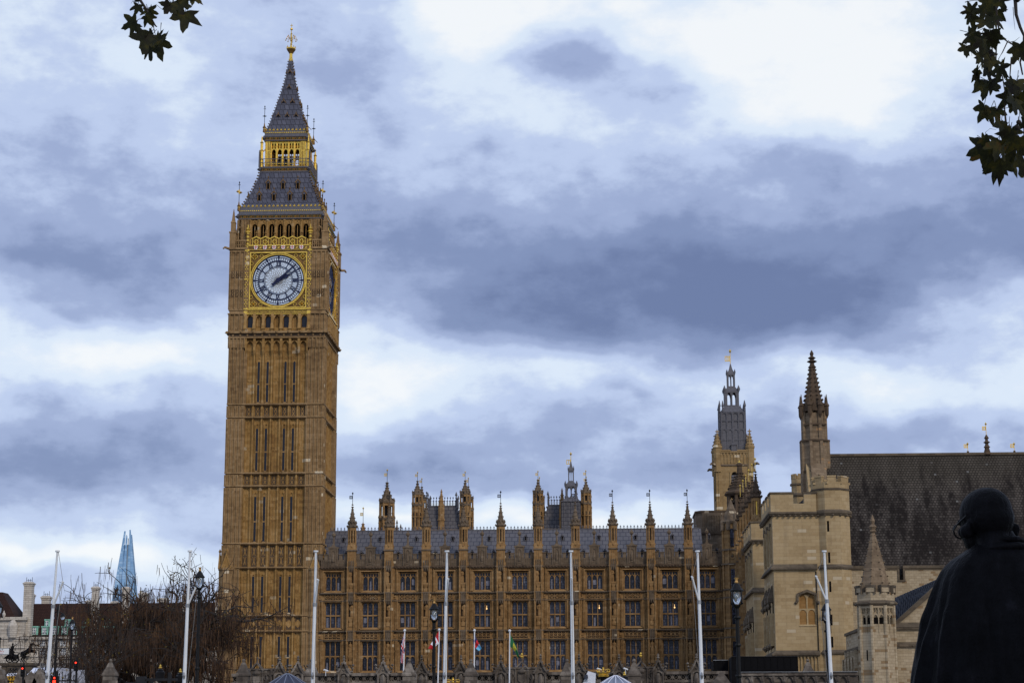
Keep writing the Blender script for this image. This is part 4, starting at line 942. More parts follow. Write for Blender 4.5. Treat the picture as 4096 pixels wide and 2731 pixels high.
# leaded windows
def pal_window(h, transom, tracery):
    o = MB(); o.mat(0)
    for s_ in (-1, 1):
        o.box(s_ * 0.34 - 0.06, s_ * 0.34 + 0.06, 0.1, 0.4, 0, h); o.box(s_ * 0.34 - 0.03, s_ * 0.34 + 0.03, 0.05, 0.2, 0, h)
        o.box(s_ * (WW + 0.06) - 0.1, s_ * (WW + 0.06) + 0.1, 0.12, 0.5, 0, h)
    for c in (-0.68, 0, 0.68):
        if tracery:
            arc_head(o, c - 0.28, c + 0.28, h - 1.0, h - 0.5, 0.14, 0.36, 4)
            o.box(c - 0.03, c + 0.03, 0.14, 0.32, h - 0.52, h - 0.05); o.box(c - 0.28, c + 0.28, 0.12, 0.36, h - 0.12, h)
            for s_ in (-1, 1): arc_head(o, c + s_ * 0.15 - 0.12, c + s_ * 0.15 + 0.12, h - 0.3, h - 0.1, 0.16, 0.34, 2)
        else:
            arc_head(o, c - 0.28, c + 0.28, h - 0.42, h, 0.14, 0.36, 5)
            if transom and transom[1]: arc_head(o, c - 0.28, c + 0.28, transom[0] - 0.5, transom[0] - 0.09, 0.15, 0.35, 5)
    if transom: o.box(-WW - 0.05, WW + 0.05, 0.08, 0.4, transom[0] - 0.08, transom[0] + 0.08)
    o.box(-WW, WW, 0.06, 0.5, -0.1, 0.06)
    return o
def pane(h):
    o = MB()
    for c in (-0.68, 0, 0.68): o.box(c - 0.34, c + 0.34, 0.34 + 0.003 * c, 0.42, 0.0, h)
    return o
WINS = {}
for ti, ((z0, z1), tr_) in enumerate(zip(TIERS, ((1.9, True), (1.6, False), None))):
    fm = pal_window(z1 - z0, tr_, ti == 2).build('window', 'palace_stone', PAL, (WX[0], 0.2, z0))
    pane(z1 - z0).build('pane', 'leaded_glass', fm)
    for i in range(1, 11): WINS[(i, ti)] = dup(fm, (WX[i], 0.2, z0))
    WINS[(0, ti)] = fm
cu = MB(); cu.mat(0)                                      # half-drawn pale curtains behind some lights
for k in range(6): cu.box(-0.26 + 0.05 * k, -0.26 + 0.05 * (k + 1), 0.322 - 0.006 * (k % 2), 0.334, 0.12, 1.45)
cm = cu.mesh('curtain', ['curtain'])
bl = MB(); bl.box(-0.27, 0.27, 0.325, 0.334, 0.75, 1.5); bm_ = bl.mesh('blind', ['curtain'])
rnd = random.Random(4)
for (i, ti), wo in sorted(WINS.items()):
    for c in (-0.68, 0, 0.68):
        if rnd.random() < 0.34:
            k_ = rnd.random() < 0.6
            o = bpy.data.objects.new('curtain' if k_ else 'blind', cm if k_ else bm_); COL.objects.link(o); o.parent = wo; o.location = (c + rnd.uniform(0, 0.05), 0, 0.0); o.scale = (rnd.choice((1, 1, -1)) * rnd.uniform(0.5, 1), 1, rnd.uniform(0.75, 1.0))
lm = MB(); lm.knob(0, 0.38, 0, 0.1, 0.12); lm.box(-0.02, 0.02, 0.36, 0.4, 0, 0.4)
l0 = None
for (i, ti) in ((4, 1), (7, 1), (9, 1)):
    loc = (WX[i] + 0.55, 0.15, TIERS[ti][0] + 2.4)
    if l0 is None: l0 = lm.build('lit_lamp', 'window_lamp', PAL, loc)
    else: dup(l0, loc)

# buttress with three niche canopies, its pinnacle and three niche statues
def buttress_mb(top=25.1):
    o = MB(); o.mat(0)
    o.box(-0.32, 0.32, -0.3, 0.2, 0, top - 1.2)
    for s_ in (-1, 1):
        a, b_ = sorted((s_ * 0.3, s_ * 0.56)); o.box(a, b_, -0.85, 0.2, 0, top - 1.2)
        o.box(s_ * 0.46 - 0.05, s_ * 0.46 + 0.05, -1.0, -0.6, 0, top - 1.0); o.box(s_ * 0.56 - 0.04, s_ * 0.56 + 0.1, -0.45, -0.3, 0, top - 1.6)
    o.mat(2)
    for zf, zc in ((11.6, 13.5), (16.5, 18.35), (20.85, 22.55)): o.box(-0.31, 0.31, -0.33, -0.2, zf - 0.1, zc + 0.3); o.box(-0.26, 0.26, -0.72, -0.3, zc - 0.3, zc + 0.3)  # dark boxes paint the shade of niche backs and heads
    o.mat(0)
    o.box(-0.55, 0.55, -0.84, 0.25, top - 1.6, top)
    for q in range(4): o.box(-0.45 + q * 0.3 - 0.04, -0.45 + q * 0.3 + 0.04, -0.92, -0.7, top - 2.0, top - 0.25)
    o.mat(1)
    for z in (13.42, 14.58, 18.48, 19.48, 22.8, top - 0.12): o.box(-0.66, 0.66, -0.98, 0.2, z, z + 0.16)
    for zf, zc in ((11.6, 13.5), (16.5, 18.35), (20.85, 22.55)):
        o.mat(0); o.box(-0.34, 0.34, -0.88, -0.3, zf - 0.22, zf - 0.04); o.frus(-0.16, 0.16, -0.7, -0.3, zf - 0.75, -0.3, 0.3, -0.86, -0.3, zf - 0.22); o.box(-0.24, 0.24, -0.78, -0.3, zf - 1.25, zf - 0.75)
        o.box(-0.3, 0.3, -0.66, -0.3, zf - 2.6, zf - 1.25)
        o.mat(1); o.box(-0.32, 0.32, -0.9, -0.4, zc + 0.25, zc + 1.15)
        for q in (-0.24, 0.0, 0.24): o.frus(q - 0.03, q + 0.03, -0.9, -0.84, zc - 0.2, q - 0.11, q + 0.11, -0.97, -0.6, zc + 0.3); o.box(q - 0.03, q + 0.03, -1.0, -0.8, zc + 0.3, zc + 1.2); o.knob(q, -0.95, zc + 1.0, 0.09, 0.15)
    return o
def pin_mb(z0, small=True, h=6.6):
    """octagonal openwork pinnacle standing on a square skirting"""
    o = MB(); o.mat(0)
    o.frus(-0.58, 0.58, -0.8, 0.36, z0, -0.5, 0.5, -0.72, 0.28, z0 + 0.75)
    for q in range(8):
        a = math.pi / 4 * q; o.knob(0.55 * math.cos(a), -0.22 + 0.55 * math.sin(a), z0 + 0.5, 0.14, 0.25)
    zc = z0 + 2.95
    o.mat(2); o.lathe([(0.26, z0 + 0.7), (0.26, zc)], 8, 0, -0.22)
    o.mat(0)
    for q in range(8):
        a = math.pi / 4 * q + R(22.5); x, y = 0.47 * math.cos(a), -0.22 + 0.47 * math.sin(a)
        o.tube([(x, y, z0 + 0.6), (x, y, zc)], 0.11, 4)
    o.lathe([(0.5, z0 + 0.6), (0.5, z0 + 1.0)], 8, 0, -0.22); o.lathe([(0.5, zc - 0.35), (0.52, zc)], 8, 0, -0.22)
    o.mat(1); o.lathe([(0.56, zc), (0.66, zc + 0.12), (0.66, zc + 0.22), (0.5, zc + 0.3), (0.5, zc + 0.55)], 8, 0, -0.22)
    for q in range(8):
        a = math.pi / 4 * q + R(22.5); o.knob(0.68 * math.cos(a), -0.22 + 0.68 * math.sin(a), zc + 0.2, 0.13, 0.2)
        a = math.pi / 4 * q; o.knob(0.5 * math.cos(a), -0.22 + 0.5 * math.sin(a), zc + 0.65, 0.16, 0.35)
    spire(o, 0, -0.22, zc + 0.5, zc + 2.7, 0.44, 8, 0.07, 4, 0.11)
    for z, r in ((2.75, 0.2), (3.05, 0.15)): o.lathe([(0.06, zc + z - 0.1), (r, zc + z), (0.06, zc + z + 0.1)], 6, 0, -0.22)
    o.mat(1); vane(o, 0, -0.22, zc + 3.1, 1.45, -1, 3, 2)
    return o
PINMATS = ['palace_stone', 'palace_grey', 'black_iron', 'dark_metal']
def niche_figure():
    o = MB(); o.lathe([(0.26, 0), (0.27, 0.5), (0.2, 1.0), (0.25, 1.25), (0.21, 1.42), (0.07, 1.5), (0.07, 1.54)], 8, 0, -0.6); o.ball((0, -0.62, 1.66), 0.13, 7, 6, (0.9, 1, 1.2))
    o.tube([(0.22, -0.6, 1.35), (0.28, -0.68, 1.0), (0.06, -0.86, 0.98)], [0.08, 0.075, 0.06], 5); o.tube([(-0.22, -0.6, 1.35), (-0.29, -0.64, 0.98), (-0.2, -0.84, 0.8)], [0.08, 0.075, 0.06], 5)
    for q in range(5): o.tube([(-0.16 + q * 0.08, -0.8, 0.9), (-0.2 + q * 0.1, -0.87, 0.02)], 0.035, 4)
    return o
def buttress(parent, loc):
    b_ = buttress_mb().build('buttress', ['palace_stone', 'palace_grey', 'palace_dark'], parent, loc)
    pin_mb(25.1).build('pinnacle', PINMATS, b_)
    f_ = niche_figure().build('niche_statue', 'palace_stone', b_, (0, 0, 11.56))
    dup(f_, (0.01, 0, 16.46), 0.25); dup(f_, (-0.01, 0, 20.81), -0.3)
    return b_
BT = buttress(PAL, (BX[0], 0, 0))
for x in BX[1:]: dup(BT, (x, 0, 0))
# lead roof with ridge cresting and small vents
ro = MB(); RY0, RY1, RZ0, RZ1 = 0.9, 7.7, 23.7, 28.42
ro.prismx([(RY0, RZ0), (RY1, RZ1), (2 * RY1 - RY0, RZ0)], XE0 - 2.0, XE1 - 2.8)
ro.build('roof', 'lead_roof', PAL)
cr = MB(); n = int((XE1 - 3 - XE0) / 0.46)
cr.box(XE0, XE1 - 3, RY1 - 0.06, RY1 + 0.06, RZ1, RZ1 + 0.1)
for k in range(n):
    x = XE0 + 0.2 + k * 0.46
    cr.box(x - 0.03, x + 0.03, RY1 - 0.03, RY1 + 0.03, RZ1, RZ1 + 0.55); cr.knob(x, RY1, RZ1 + 0.38, 0.13, 0.1); cr.box(x - 0.16, x + 0.16, RY1 - 0.02, RY1 + 0.02, RZ1 + 0.17, RZ1 + 0.22)
cr.build('ridge_cresting', 'vent_lead', PAL)
rv = MB(); rv.mat(0); rv.box(-0.16, 0.16, -0.1, 0.6, 0, 0.55); rv.prism([(-0.24, 0.5), (0.24, 0.5), (0, 0.85)], -0.16, 0.7); rv.mat(1); rv.box(-0.09, 0.09, -0.13, 0.0, 0.08, 0.5)
first = None
for x in WX:
    for dx, t_ in ((0.62, 0.66), (-1.45, 0.18), (1.4, 0.18)):
        loc = (x + dx, RY0 + (RY1 - RY0) * t_ - 0.1, RZ0 + (RZ1 - RZ0) * t_ - 0.05)
        if first is None: first = rv.build('roof_vent', ['lead_roof', 'void_dark'], PAL, loc)
        else: dup(first, loc)
ut = MB(); ut.mat(0); ut.box(-4.2, 0.0, 1.2, 1.6, 23.0, 23.4)

# ------------------------------------------------------------------ pinnacled towers behind the roof
def big_turret(z0, zt, r):
    """octagonal turret: shaft with slits, openwork stage, crocketed spirelet, gilt vane"""
    o = MB(); o.mat(0); H = zt - z0
    z1, z2, z3 = z0 + H * 0.42, z0 + H * 0.62, z0 + H * 0.86
    o.lathe([(r, 0), (r, z1)], 8)
    for q in range(8):
        a = math.pi / 4 * q + R(22.5); k = r * 1.1
        o.tube([(k * math.cos(a), k * math.sin(a), z0 - 4), (k * math.cos(a), k * math.sin(a), z1)], r * 0.15, 4)
        o.tube([(k * 0.92 * math.cos(a), k * 0.92 * math.sin(a), z1), (k * 0.92 * math.cos(a), k * 0.92 * math.sin(a), z2)], r * 0.17, 4)
        for zz in (z1 - 0.5, z1 - 1.6): o.knob(k * 1.02 * math.cos(a), k * 1.02 * math.sin(a), zz, r * 0.18, 0.35)
    for zz in (z0, z0 + (z1 - z0) * 0.5): o.lathe([(r * 1.18, zz), (r * 1.18, zz + 0.18)], 8)
    o.mat(2)
    for q in range(8):
        a = math.pi / 4 * q; M_ = Matrix.Rotation(a, 4, 'Z'); b_ = MB(); b_.box(r * 0.98, r * 1.02, -r * 0.12, r * 0.12, z0 + 0.5, z1 - 1.2); o.ext(b_, M_, 0); o.m[-6:] = [2] * 6
    o.lathe([(r * 0.45, z1), (r * 0.45, z2)], 8)
    o.mat(0); o.lathe([(r * 0.98, z1 + 0.02), (r * 0.98, z1 + 0.5)], 8); o.lathe([(r * 0.98, z2 - 0.5), (r * 0.98, z2)], 8)
    o.mat(1)
    for zz, k in ((z1, 1.16), (z2, 1.1)):
        o.lathe([(r * 1.1, zz - 0.12), (r * k, zz), (r * k, zz + 0.16), (r * 0.98, zz + 0.26)], 8)
        for q in range(8): a = math.pi / 4 * q + R(22.5); o.knob(r * k * 1.02 * math.cos(a), r * k * 1.02 * math.sin(a), zz + 0.3, r * 0.14, 0.4)
    spire(o, 0, 0, z2 + 0.2, z3, r * 0.9, 8, 0.08, 5, r * 0.15, prof=[(r * 0.88, z2 + 0.2), (r * 0.5, z2 + (z3 - z2) * 0.42), (r * 0.16, z3 - (z3 - z2) * 0.25), (0.07, z3)])
    for zz, k in ((z3 - 0.5, 0.3), (z3 - 0.1, 0.24)): o.lathe([(0.06, zz - 0.12), (k * r + 0.05, zz), (0.06, zz + 0.12)], 6)
    vane(o, 0, 0, z3, zt - z3, -1, 3, 2)
    return o
TM = ['palace_stone', 'palace_grey', 'black_iron', 'gold']
rt = thing('river_tower', 'square palace tower with four spired turrets and lead hip roof, farther left behind the ridge', 'tower', (-26.05, 324, 0), group='twin towers behind the palace ridge')
o = MB(); o.box(-4.0, 4.0, -4.0, 4.0, 0, 34.5); o.build('tower_body', 'palace_stone', rt)
o = MB(); o.frus(-3.6, 3.6, -3.6, 3.6, 34.4, -2.35, 2.35, -2.35, 2.35, 38.6); o.build('roof', 'lead_roof', rt)
o = MB(); c4 = MB()
for q in range(11): x = -2.3 + 0.46 * q; c4.box(x - 0.035, x + 0.035, -2.4, -2.33, 38.5, 39.9); c4.knob(x, -2.36, 39.9, 0.12, 0.22); c4.box(x - 0.2, x + 0.2, -2.39, -2.34, 39.3, 39.36)
c4.box(-2.4, 2.4, -2.42, -2.32, 38.5, 38.65); c4.box(-2.4, 2.4, -2.42, -2.32, 38.95, 39.0)
for q in range(5): c4.knob(2.4 + (3.6 - 2.4) * (q + 0.5) / 5, -(2.4 + (3.6 - 2.4) * (q + 0.5) / 5), 38.6 - 4.2 * (q + 0.5) / 5, 0.2, 0.3)
c4.lathe([(0.12, 38.6), (0.08, 40.2), (0.2, 40.3), (0.03, 40.9)], 6, -2.36, -2.36)
o.rot4(c4); o.build('roof_cresting', 'vent_lead', rt)
o = MB(); o.lathe([(0.5, 30), (0.5, 38.0)], 8, 0, -3.7); o.lathe([(0.6, 36), (0.6, 36.2)], 8, 0, -3.7); spire(o, 0, -3.7, 38.0, 41.2, 0.5, 8, 0.06, 4, 0.13); o.build('mid_pinnacle', 'palace_stone', rt)
t0 = None
for sx_, sy_ in ((-1, -1), (1, -1), (1, 1), (-1, 1)):
    loc = (sx_ * 3.95, sy_ * 3.95, 0)
    if t0 is None: t0 = big_turret(34.5, 43.95, 0.78).build('corner_turret', TM, rt, loc)
    else: dup(t0, loc)
dup(rt, (-6.1, 324, 0), 0.0, None, 'square palace tower with four spired turrets, in front of the slim grey lantern')
def lone_turret(px, Y, zt, r, zb, lab):
    x, _ = at(px, 2100, Y)
    o = thing('stair_turret', lab, 'turret', (x, Y, 0)); big_turret(zb, zt, r).build('turret', TM, o); return o
lone_turret(1547, 276, at(1547, 1880, 276)[1], 0.98, 26.3, 'dark stone turret with open lantern rising between clock tower and square towers')
x, z = at(1453, 2032, 270); o = thing('roof_pinnacle', 'short crocketed pinnacle peeping over palace ridge, left of the open stone turret', 'pinnacle', (x, 270, 0))
p_ = MB(); p_.mat(0); p_.lathe([(0.75, 0), (0.75, 28.0)], 8); spire(p_, 0, 0, 28.0, z - 2.0, 0.7, 8, 0.06, 5, 0.16); p_.mat(2); vane(p_, 0, 0, z - 2.1, 2.1, -1, 3, 2); p_.build('shaft', TM, o)
for px, py, lab in ((1588, 2078, 'small dark pinnacle just right of open turret base'), (1603, 2095, 'tiniest pinnacle tip above ridge beside a slightly taller one')):
    x, z = at(px, py, 278); o = thing('roof_pinnacle', lab, 'pinnacle', (x, 278, 0))
    p_ = MB(); p_.lathe([(0.3, 0), (0.3, z - 2.6), (0.36, z - 2.5), (0.06, z - 0.6), (0.14, z - 0.5), (0.03, z)], 6); p_.build('shaft', 'palace_dark', o)
# slim lead lanterns: one behind the right-hand tower, one on the big ventilation tower
def lantern_stage(o, r, z0, z1, n=4):
    """open stage: corner posts, arches, sill and cornice with pinnacles"""
    h = z1 - z0
    for k in range(4):
        M_ = Matrix.Translation((0, 0, 0.002 * (k % 2))) @ Matrix.Diagonal((1 + 0.0015 * (k % 2),) * 2 + (1, 1)) @ Matrix.Rotation(k * math.pi / 2, 4, 'Z'); s_ = MB(); s_.mat(0)
        w_ = r * 0.3
        s_.box(-r, -r + w_ * 1.3, -r, -r + w_ * 1.3, z0, z1); s_.box(-w_ * 0.3, w_ * 0.3, -r, -r + w_ * 0.5, z0, z1)
        for a, b_ in ((-r + w_ * 1.3, -w_ * 0.3), (w_ * 0.3, r - w_ * 1.3)): arc_head(s_, a, b_, z1 - h * 0.42, z1 - h * 0.1, -r + 0.02, -r + w_ * 0.6, 4); s_.box(a, b_, -r + 0.01, -r + w_ * 0.6, z0, z0 + h * 0.08)
        s_.box(-r * 1.04, r * 1.04, -r * 1.04, -r * 0.8, z1 - h * 0.1, z1)
        s_.lathe([(w_ * 0.5, z1), (w_ * 0.5, z1 + h * 0.1), (w_ * 0.7, z1 + h * 0.12), (w_ * 0.1, z1 + h * 0.38)], 6, -r * 0.98, -r * 0.98)
        o.ext(s_, M_)
def lead_lantern(z):
    """z: heights of base top, stage 1, stage 2, roof tip, rod tip"""
    return None
lx, _ = at(2285, 2000, 318)
lt = thing('slim_lantern_tower', 'slim grey lead lantern with gilt banner vane rising behind palace roof', 'lantern tower', (lx, 318, 0))
o = MB(); o.frus(-1.6, 1.6, -1.6, 1.6, 33.0, -1.5, 1.5, -1.5, 1.5, 38.6); o.frus(-1.5, 1.5, -1.5, 1.5, 38.6, -1.0, 1.0, -1.0, 1.0, 39.2)
for x in (-1.2, -0.6, 0, 0.6, 1.2): o.box(x - 0.05, x + 0.05, -1.64, -1.4, 33.2, 38.6); o.box(-1.64, -1.4, x - 0.05, x + 0.05, 33.2, 38.6)
o.box(-1.66, 1.66, -1.66, 1.66, 38.5, 38.68); o.build('lead_base', 'lead_roof', lt)
o = MB(); lantern_stage(o, 0.95, 39.15, 41.2); o.frus(-0.95, 0.95, -0.95, 0.95, 41.2, -0.48, 0.48, -0.48, 0.48, 41.9); lantern_stage(o, 0.46, 41.9, 43.8); o.lathe([(0.46, 43.8), (0.2, 44.6), (0.06, 45.3)], 4, 0, 0, R(45)); o.build('open_stage', 'vent_lead', lt)
o = MB(); zt = at(2285, 1815, 318)[1]; o.mat(0); o.tube([(0, 0, 45.1), (0, 0, zt)], 0.06, 5); o.knob(0, 0, zt, 0.2, 0.35)
for a, b_ in ((0.0, 0.12), (0.62, 0.74)): o.box(-0.75, -0.05, -0.04, 0.04, zt - 1.7 + a, zt - 1.7 + b_)
for a in (-0.75, -0.42, -0.15): o.box(a, a + 0.1, -0.045, 0.045, zt - 1.58, zt - 1.08)
o.build('gilt_vane', 'gold', lt)

# ================================================================== RIGHT-HAND GROUP
# return wing of the palace, running towards the viewer, with gilt vanes on its pinnacles
WG = thing('palace_return_wing', 'dark weathered palace wing in sharp perspective with gilded vanes, beside the plain stone towers', 'palace wing', (18.3, 252, 0))
o = MB(); o.mat(0); o.box(0, 9, -34, 4, 0, 23.0); o.mat(1); o.box(-0.16, 9, -34, 3.6, 23.0, 24.1); o.mat(2); o.box(-0.42, 9.1, -34.1, 3.7, 22.7, 23.05)
for k in range(14):
    y = -33 + k * 2.6; o.mat(1); o.box(-0.2, 0.3, y, y + 1.5, 24.1, 24.7)
for z in (13.45, 14.6, 18.5, 19.5): o.box(-0.28, 0.2, -34, 4, z, z + 0.14)
for k in range(8):
    y0 = -32.2 + 4.87 * k
    for z0, z1 in TIERS:
        o.mat(3); o.box(-0.02, 0.1, y0 - 1.0, y0 + 1.0, z0, z1); o.mat(0)
        for q in (-1.0, -0.34, 0.34, 1.0): o.box(-0.14, 0.1, y0 + q - 0.07, y0 + q + 0.07, z0, z1)
        o.box(-0.16, 0.1, y0 - 1.1, y0 + 1.1, z1, z1 + 0.2); o.box(-0.12, 0.1, y0 - 1.0, y0 + 1.0, (z0 + z1) / 2 - 0.07, (z0 + z1) / 2 + 0.07)
    for q in (-1.5, 1.5, -1.8, 1.8): o.box(-0.12, 0.1, y0 + q - 0.06, y0 + q + 0.06, 0, 22.6)
o.build('wall', ['palace_stone', 'palace_grey', 'palace_dark', 'leaded_glass'], WG)
o = MB(); o.prism([(0.8, 24.0), (4.6, 27.2), (8.4, 24.0)], -33.5, 3.5); o.build('roof', 'lead_roof', WG)
wb = None
for y in (-27, -22, -17, -12, -7, -2):
    if wb is None:
        wb = buttress_mb().build('buttress', ['palace_stone', 'palace_grey', 'palace_dark'], WG, (0, y, 0), rotz=-math.pi / 2)
        pin_mb(25.1).build('pinnacle', ['palace_stone', 'palace_dark', 'gold', 'gold'], wb)
        f_ = niche_figure().build('niche_statue', 'palace_grey', wb, (0, 0, 11.56)); dup(f_, (0, 0, 16.46)); dup(f_, (0, 0, 20.81))
    else: dup(wb, (0, y, 0))
# octagonal stair turret at the inner corner
CT = thing('corner_stair_turret', 'pale octagonal stair turret with tall slit window in inner corner of palace', 'turret', (17.05, 253.6, 0))
o = MB(); r = 1.06
o.mat(0); o.lathe([(r, 0), (r, 28.1)], 8); 
for z, k in ((13.45, 1.16), (14.6, 1.2), (18.5, 1.16), (19.5, 1.2), (22.75, 1.28), (24.6, 1.16)): o.mat(1); o.lathe([(r * k, z), (r * k, z + 0.2)], 8)
o.mat(0)
for q in range(8):
    a = math.pi / 4 * q + R(22.5); k = r * 1.12; o.tube([(k * math.cos(a), k * math.sin(a), 0), (k * math.cos(a), k * math.sin(a), 28.2)], 0.13, 4)
    o.mat(1); o.lathe([(0.25, 27.2), (0.28, 28.3), (0.16, 28.6), (0.03, 29.6)], 6, k * 1.02 * math.cos(a), k * 1.02 * math.sin(a)); o.mat(0)
o.mat(1); o.lathe([(r * 1.2, 28.1), (r * 1.3, 28.35), (r * 1.1, 28.5), (0.7, 29.6), (0.3, 30.6), (0.05, 31.3)], 8)
g_ = MB(); ring(g_, 0.25, 0.36, -r - 0.12, -r + 0.05, 12); g_.box(-0.05, 0.05, -r - 0.08, -r, 23.2, 24.5); o.ext(MB()); 
o2 = MB(); ring(o2, 0.26, 0.38, -0.1, 0.05, 12); o.ext(o2, shift(0, -r, 23.85)); o.knob(0, -r, 23.85, 0.2)
o.build('shaft', ['palace_stone', 'palace_grey'], CT)
o = MB(); o.box(-0.24, 0.24, -r - 0.03, -r + 0.1, 25.0, 27.4); w0 = o.build('slit_window', 'leaded_glass', CT)
for z0, h in ((19.9, 2.3), (15.2, 3.0), (10.0, 3.0)): dup(w0, (0, 0.0, z0 - 25.0 * h / 2.4), scale=(1, 1, h / 2.4))
# dark lantern turret above the wing
x_, _z = at(2960, 1950, 259)
DT = thing('dark_lantern_turret', 'dark octagonal turret with stepped bell roof and gilt cross, before the ventilation tower', 'turret', (x_, 259, 0))
o = MB(); r = 1.62; o.mat(0); o.lathe([(r, 0), (r, 29.6)], 8); o.lathe([(0.9, 29.6), (0.9, 32.4)], 8)
for q in range(8):
    a = math.pi / 4 * q + R(22.5); k = r; o.tube([(k * math.cos(a), k * math.sin(a), 28), (k * math.cos(a), k * math.sin(a), 32.4)], 0.26, 5); o.knob(1.22 * r * math.cos(a), 1.22 * r * math.sin(a), 32.6, 0.28, 0.25)
    for zz in (30.2, 30.8, 31.4): M_ = Matrix.Rotation(a + R(22.5), 4, 'Z'); b_ = MB(); b_.frus(r * 0.75, r * 0.95, -0.4, 0.4, zz, r * 0.6, r * 0.75, -0.4, 0.4, zz + 0.4); o.ext(b_, M_)
o.lathe([(r * 1.05, 32.3), (r * 1.22, 32.6), (r * 1.22, 32.8), (r * 1.02, 33.0)], 8)
z = 33.0
for k in range(6):
    r0 = 1.6 - k * 0.23; o.lathe([(r0, z), (r0 - 0.16, z + 0.36), (r0 - 0.1, z + 0.4)], 8)
    for q in range(8): a = math.pi / 4 * q + R(22.5); o.knob(r0 * 1.05 * math.cos(a), r0 * 1.05 * math.sin(a), z + 0.35, 0.13)
    z += 0.4
o.lathe([(0.38, z), (0.3, z + 0.9), (0.42, z + 1.0), (0.42, z + 1.2), (0.25, z + 1.4)], 8)
o.build('turret', 'palace_dark', DT)
zt = at(2958, 1840, 259)[1]; o = MB(); o.tube([(0, 0, z + 1.3), (0, 0, zt)], 0.07, 5); o.knob(0, 0, zt - 0.4, 0.3, 0.3); o.box(-0.34, 0.34, -0.05, 0.05, zt - 0.48, zt - 0.34); o.build('gilt_cross', 'gold', DT)
# flat-topped block behind the roof end
FB = thing('flat_roofed_block', 'low flat-topped stone block with carved parapet behind end of lead roof', 'building', (15.0, 266, 0))
o = MB(); o.mat(0); P8 = [(-1.85, 1.0), (-1.05, 0), (4, 0), (4, 8), (-1.85, 8)]
def plan(mb, pts, z0, z1, grow=0.0):
    n = len(pts); cx_ = sum(p[0] for p in pts) / n; cy_ = sum(p[1] for p in pts) / n
    pts = [(p[0] + grow * (1 if p[0] > cx_ else -1), p[1] + grow * (1 if p[1] > cy_ else -1)) for p in pts]
    mb.add([(x, y, z0) for x, y in pts] + [(x, y, z1) for x, y in pts], [tuple(range(n - 1, -1, -1)), tuple(range(n, 2 * n))] + [(i, (i + 1) % n, (i + 1) % n + n, i + n) for i in range(n)])
plan(o, P8, 0, 31.0); o.mat(1); plan(o, P8, 28.0, 28.25, 0.2); plan(o, P8, 31.0, 31.25, 0.12); o.mat(0)
for k in range(9): x = -0.9 + 0.33 * k; o.box(x - 0.05, x + 0.05, -0.14, 0.1, 28.3, 30.9); arc_head(o, x + 0.05, x + 0.28, 30.2, 30.6, -0.12, 0.05, 2)
o.box(-1.0, 4, -0.12, 0.1, 30.6, 30.95)
o.build('wall', ['palace_grey', 'palace_dark'], FB)

# ventilation tower
VT = thing('ventilation_tower', 'square tan stone tower with tall dark lead lantern and gilt flag-shaped vane', 'tower', (20.9, 302.9, 0))
o = MB(); o.mat(0); o.box(-2.85, 2.85, -2.85, 2.85, 0, 42); o.mat(1); o.box(-3.0, 3.0, -3.0, 3.0, 41.9, 42.15); o.mat(0); o.box(-2.8, 2.8, -2.9, 2.9, 42.15, 44.2); s_ = MB()
for k in range(9): x = -2.0 + 0.5 * k; s_.box(x - 0.05, x + 0.05, -3.02, -2.8, 42.3, 44.0); arc_head(s_, x + 0.05, x + 0.45, 43.4, 43.8, -3.0, -2.85, 2) if k < 8 else None
s_.box(-2.9, -0.5, -2.98, -2.6, 44.2, 44.4); s_.box(0.5, 2.9, -2.98, -2.6, 44.2, 44.4); s_.box(-2.9, 2.9, -3.05, -2.8, 43.95, 44.1)
s_.box(-2.5, -2.35, -2.95, -2.8, 0, 42); s_.box(2.35, 2.5, -2.95, -2.8, 0, 42)
for x0 in (-0.65, 0.65): s_.box(x0 - 0.1, x0 + 0.1, -2.98, -2.8, 37.0, 41.0)
arc_head(s_, -0.55, 0.55, 40.0, 41.0, -2.96, -2.82, 4)
o.rot4(s_)
for sx_, sy_ in ((1, 1), (1, -1), (-1, 1), (-1, -1)):
    o.mat(1); o.tube([(sx_ * 2.8, sy_ * 2.8, 42.0), (sx_ * 3.5, sy_ * 3.5, 42.2), (sx_ * 3.75, sy_ * 3.75, 42.0)], [0.25, 0.22, 0.12], 5); o.mat(0)
    o.lathe([(0.62, 41.0), (0.62, 44.6), (0.72, 44.7), (0.72, 44.95), (0.6, 45.1)], 8, sx_ * 2.5, sy_ * 2.5); spire(o, sx_ * 2.5, sy_ * 2.5, 45.0, 47.2, 0.55, 8, 0.07, 4, 0.15)
    o.knob(sx_ * 2.5, sy_ * 2.5, 47.3, 0.14, 0.5); o.box(sx_ * 2.5 - 0.3, sx_ * 2.5 + 0.3, sy_ * 2.5 - 0.06, sy_ * 2.5 + 0.06, 47.25, 47.4)
o.build('stone_shaft', ['vent_stone', 'palace_grey'], VT)
o = MB(); s_ = MB(); s_.mat(0); s_.box(-0.5, 0.5, -2.87, -2.8, 36.8, 40.9); s_.mat(1)
for k in range(8): s_.frus(-0.5, 0.5, -2.93, -2.8, 37 + k * 0.45, -0.5, 0.5, -2.88, -2.8, 37.3 + k * 0.45)
o.rot4(s_); o.build('louvre_window', ['void_dark', 'vent_lead'], VT)
o = MB(); o.frus(-2.0, 2.0, -2.0, 2.0, 44.0, -1.85, 1.85, -1.85, 1.85, 50.5); s_ = MB()
for x in (-1.78, -0.9, 0.0, 0.9, 1.78): s_.box(x - (0.08 if x else 0.12), x + (0.08 if x else 0.12), -2.06, -1.75, 44.0, 50.5)
for z in (46.0, 47.7, 50.3, 49.0): s_.box(-1.95, 1.95, -2.03, -1.75, z, z + 0.13)
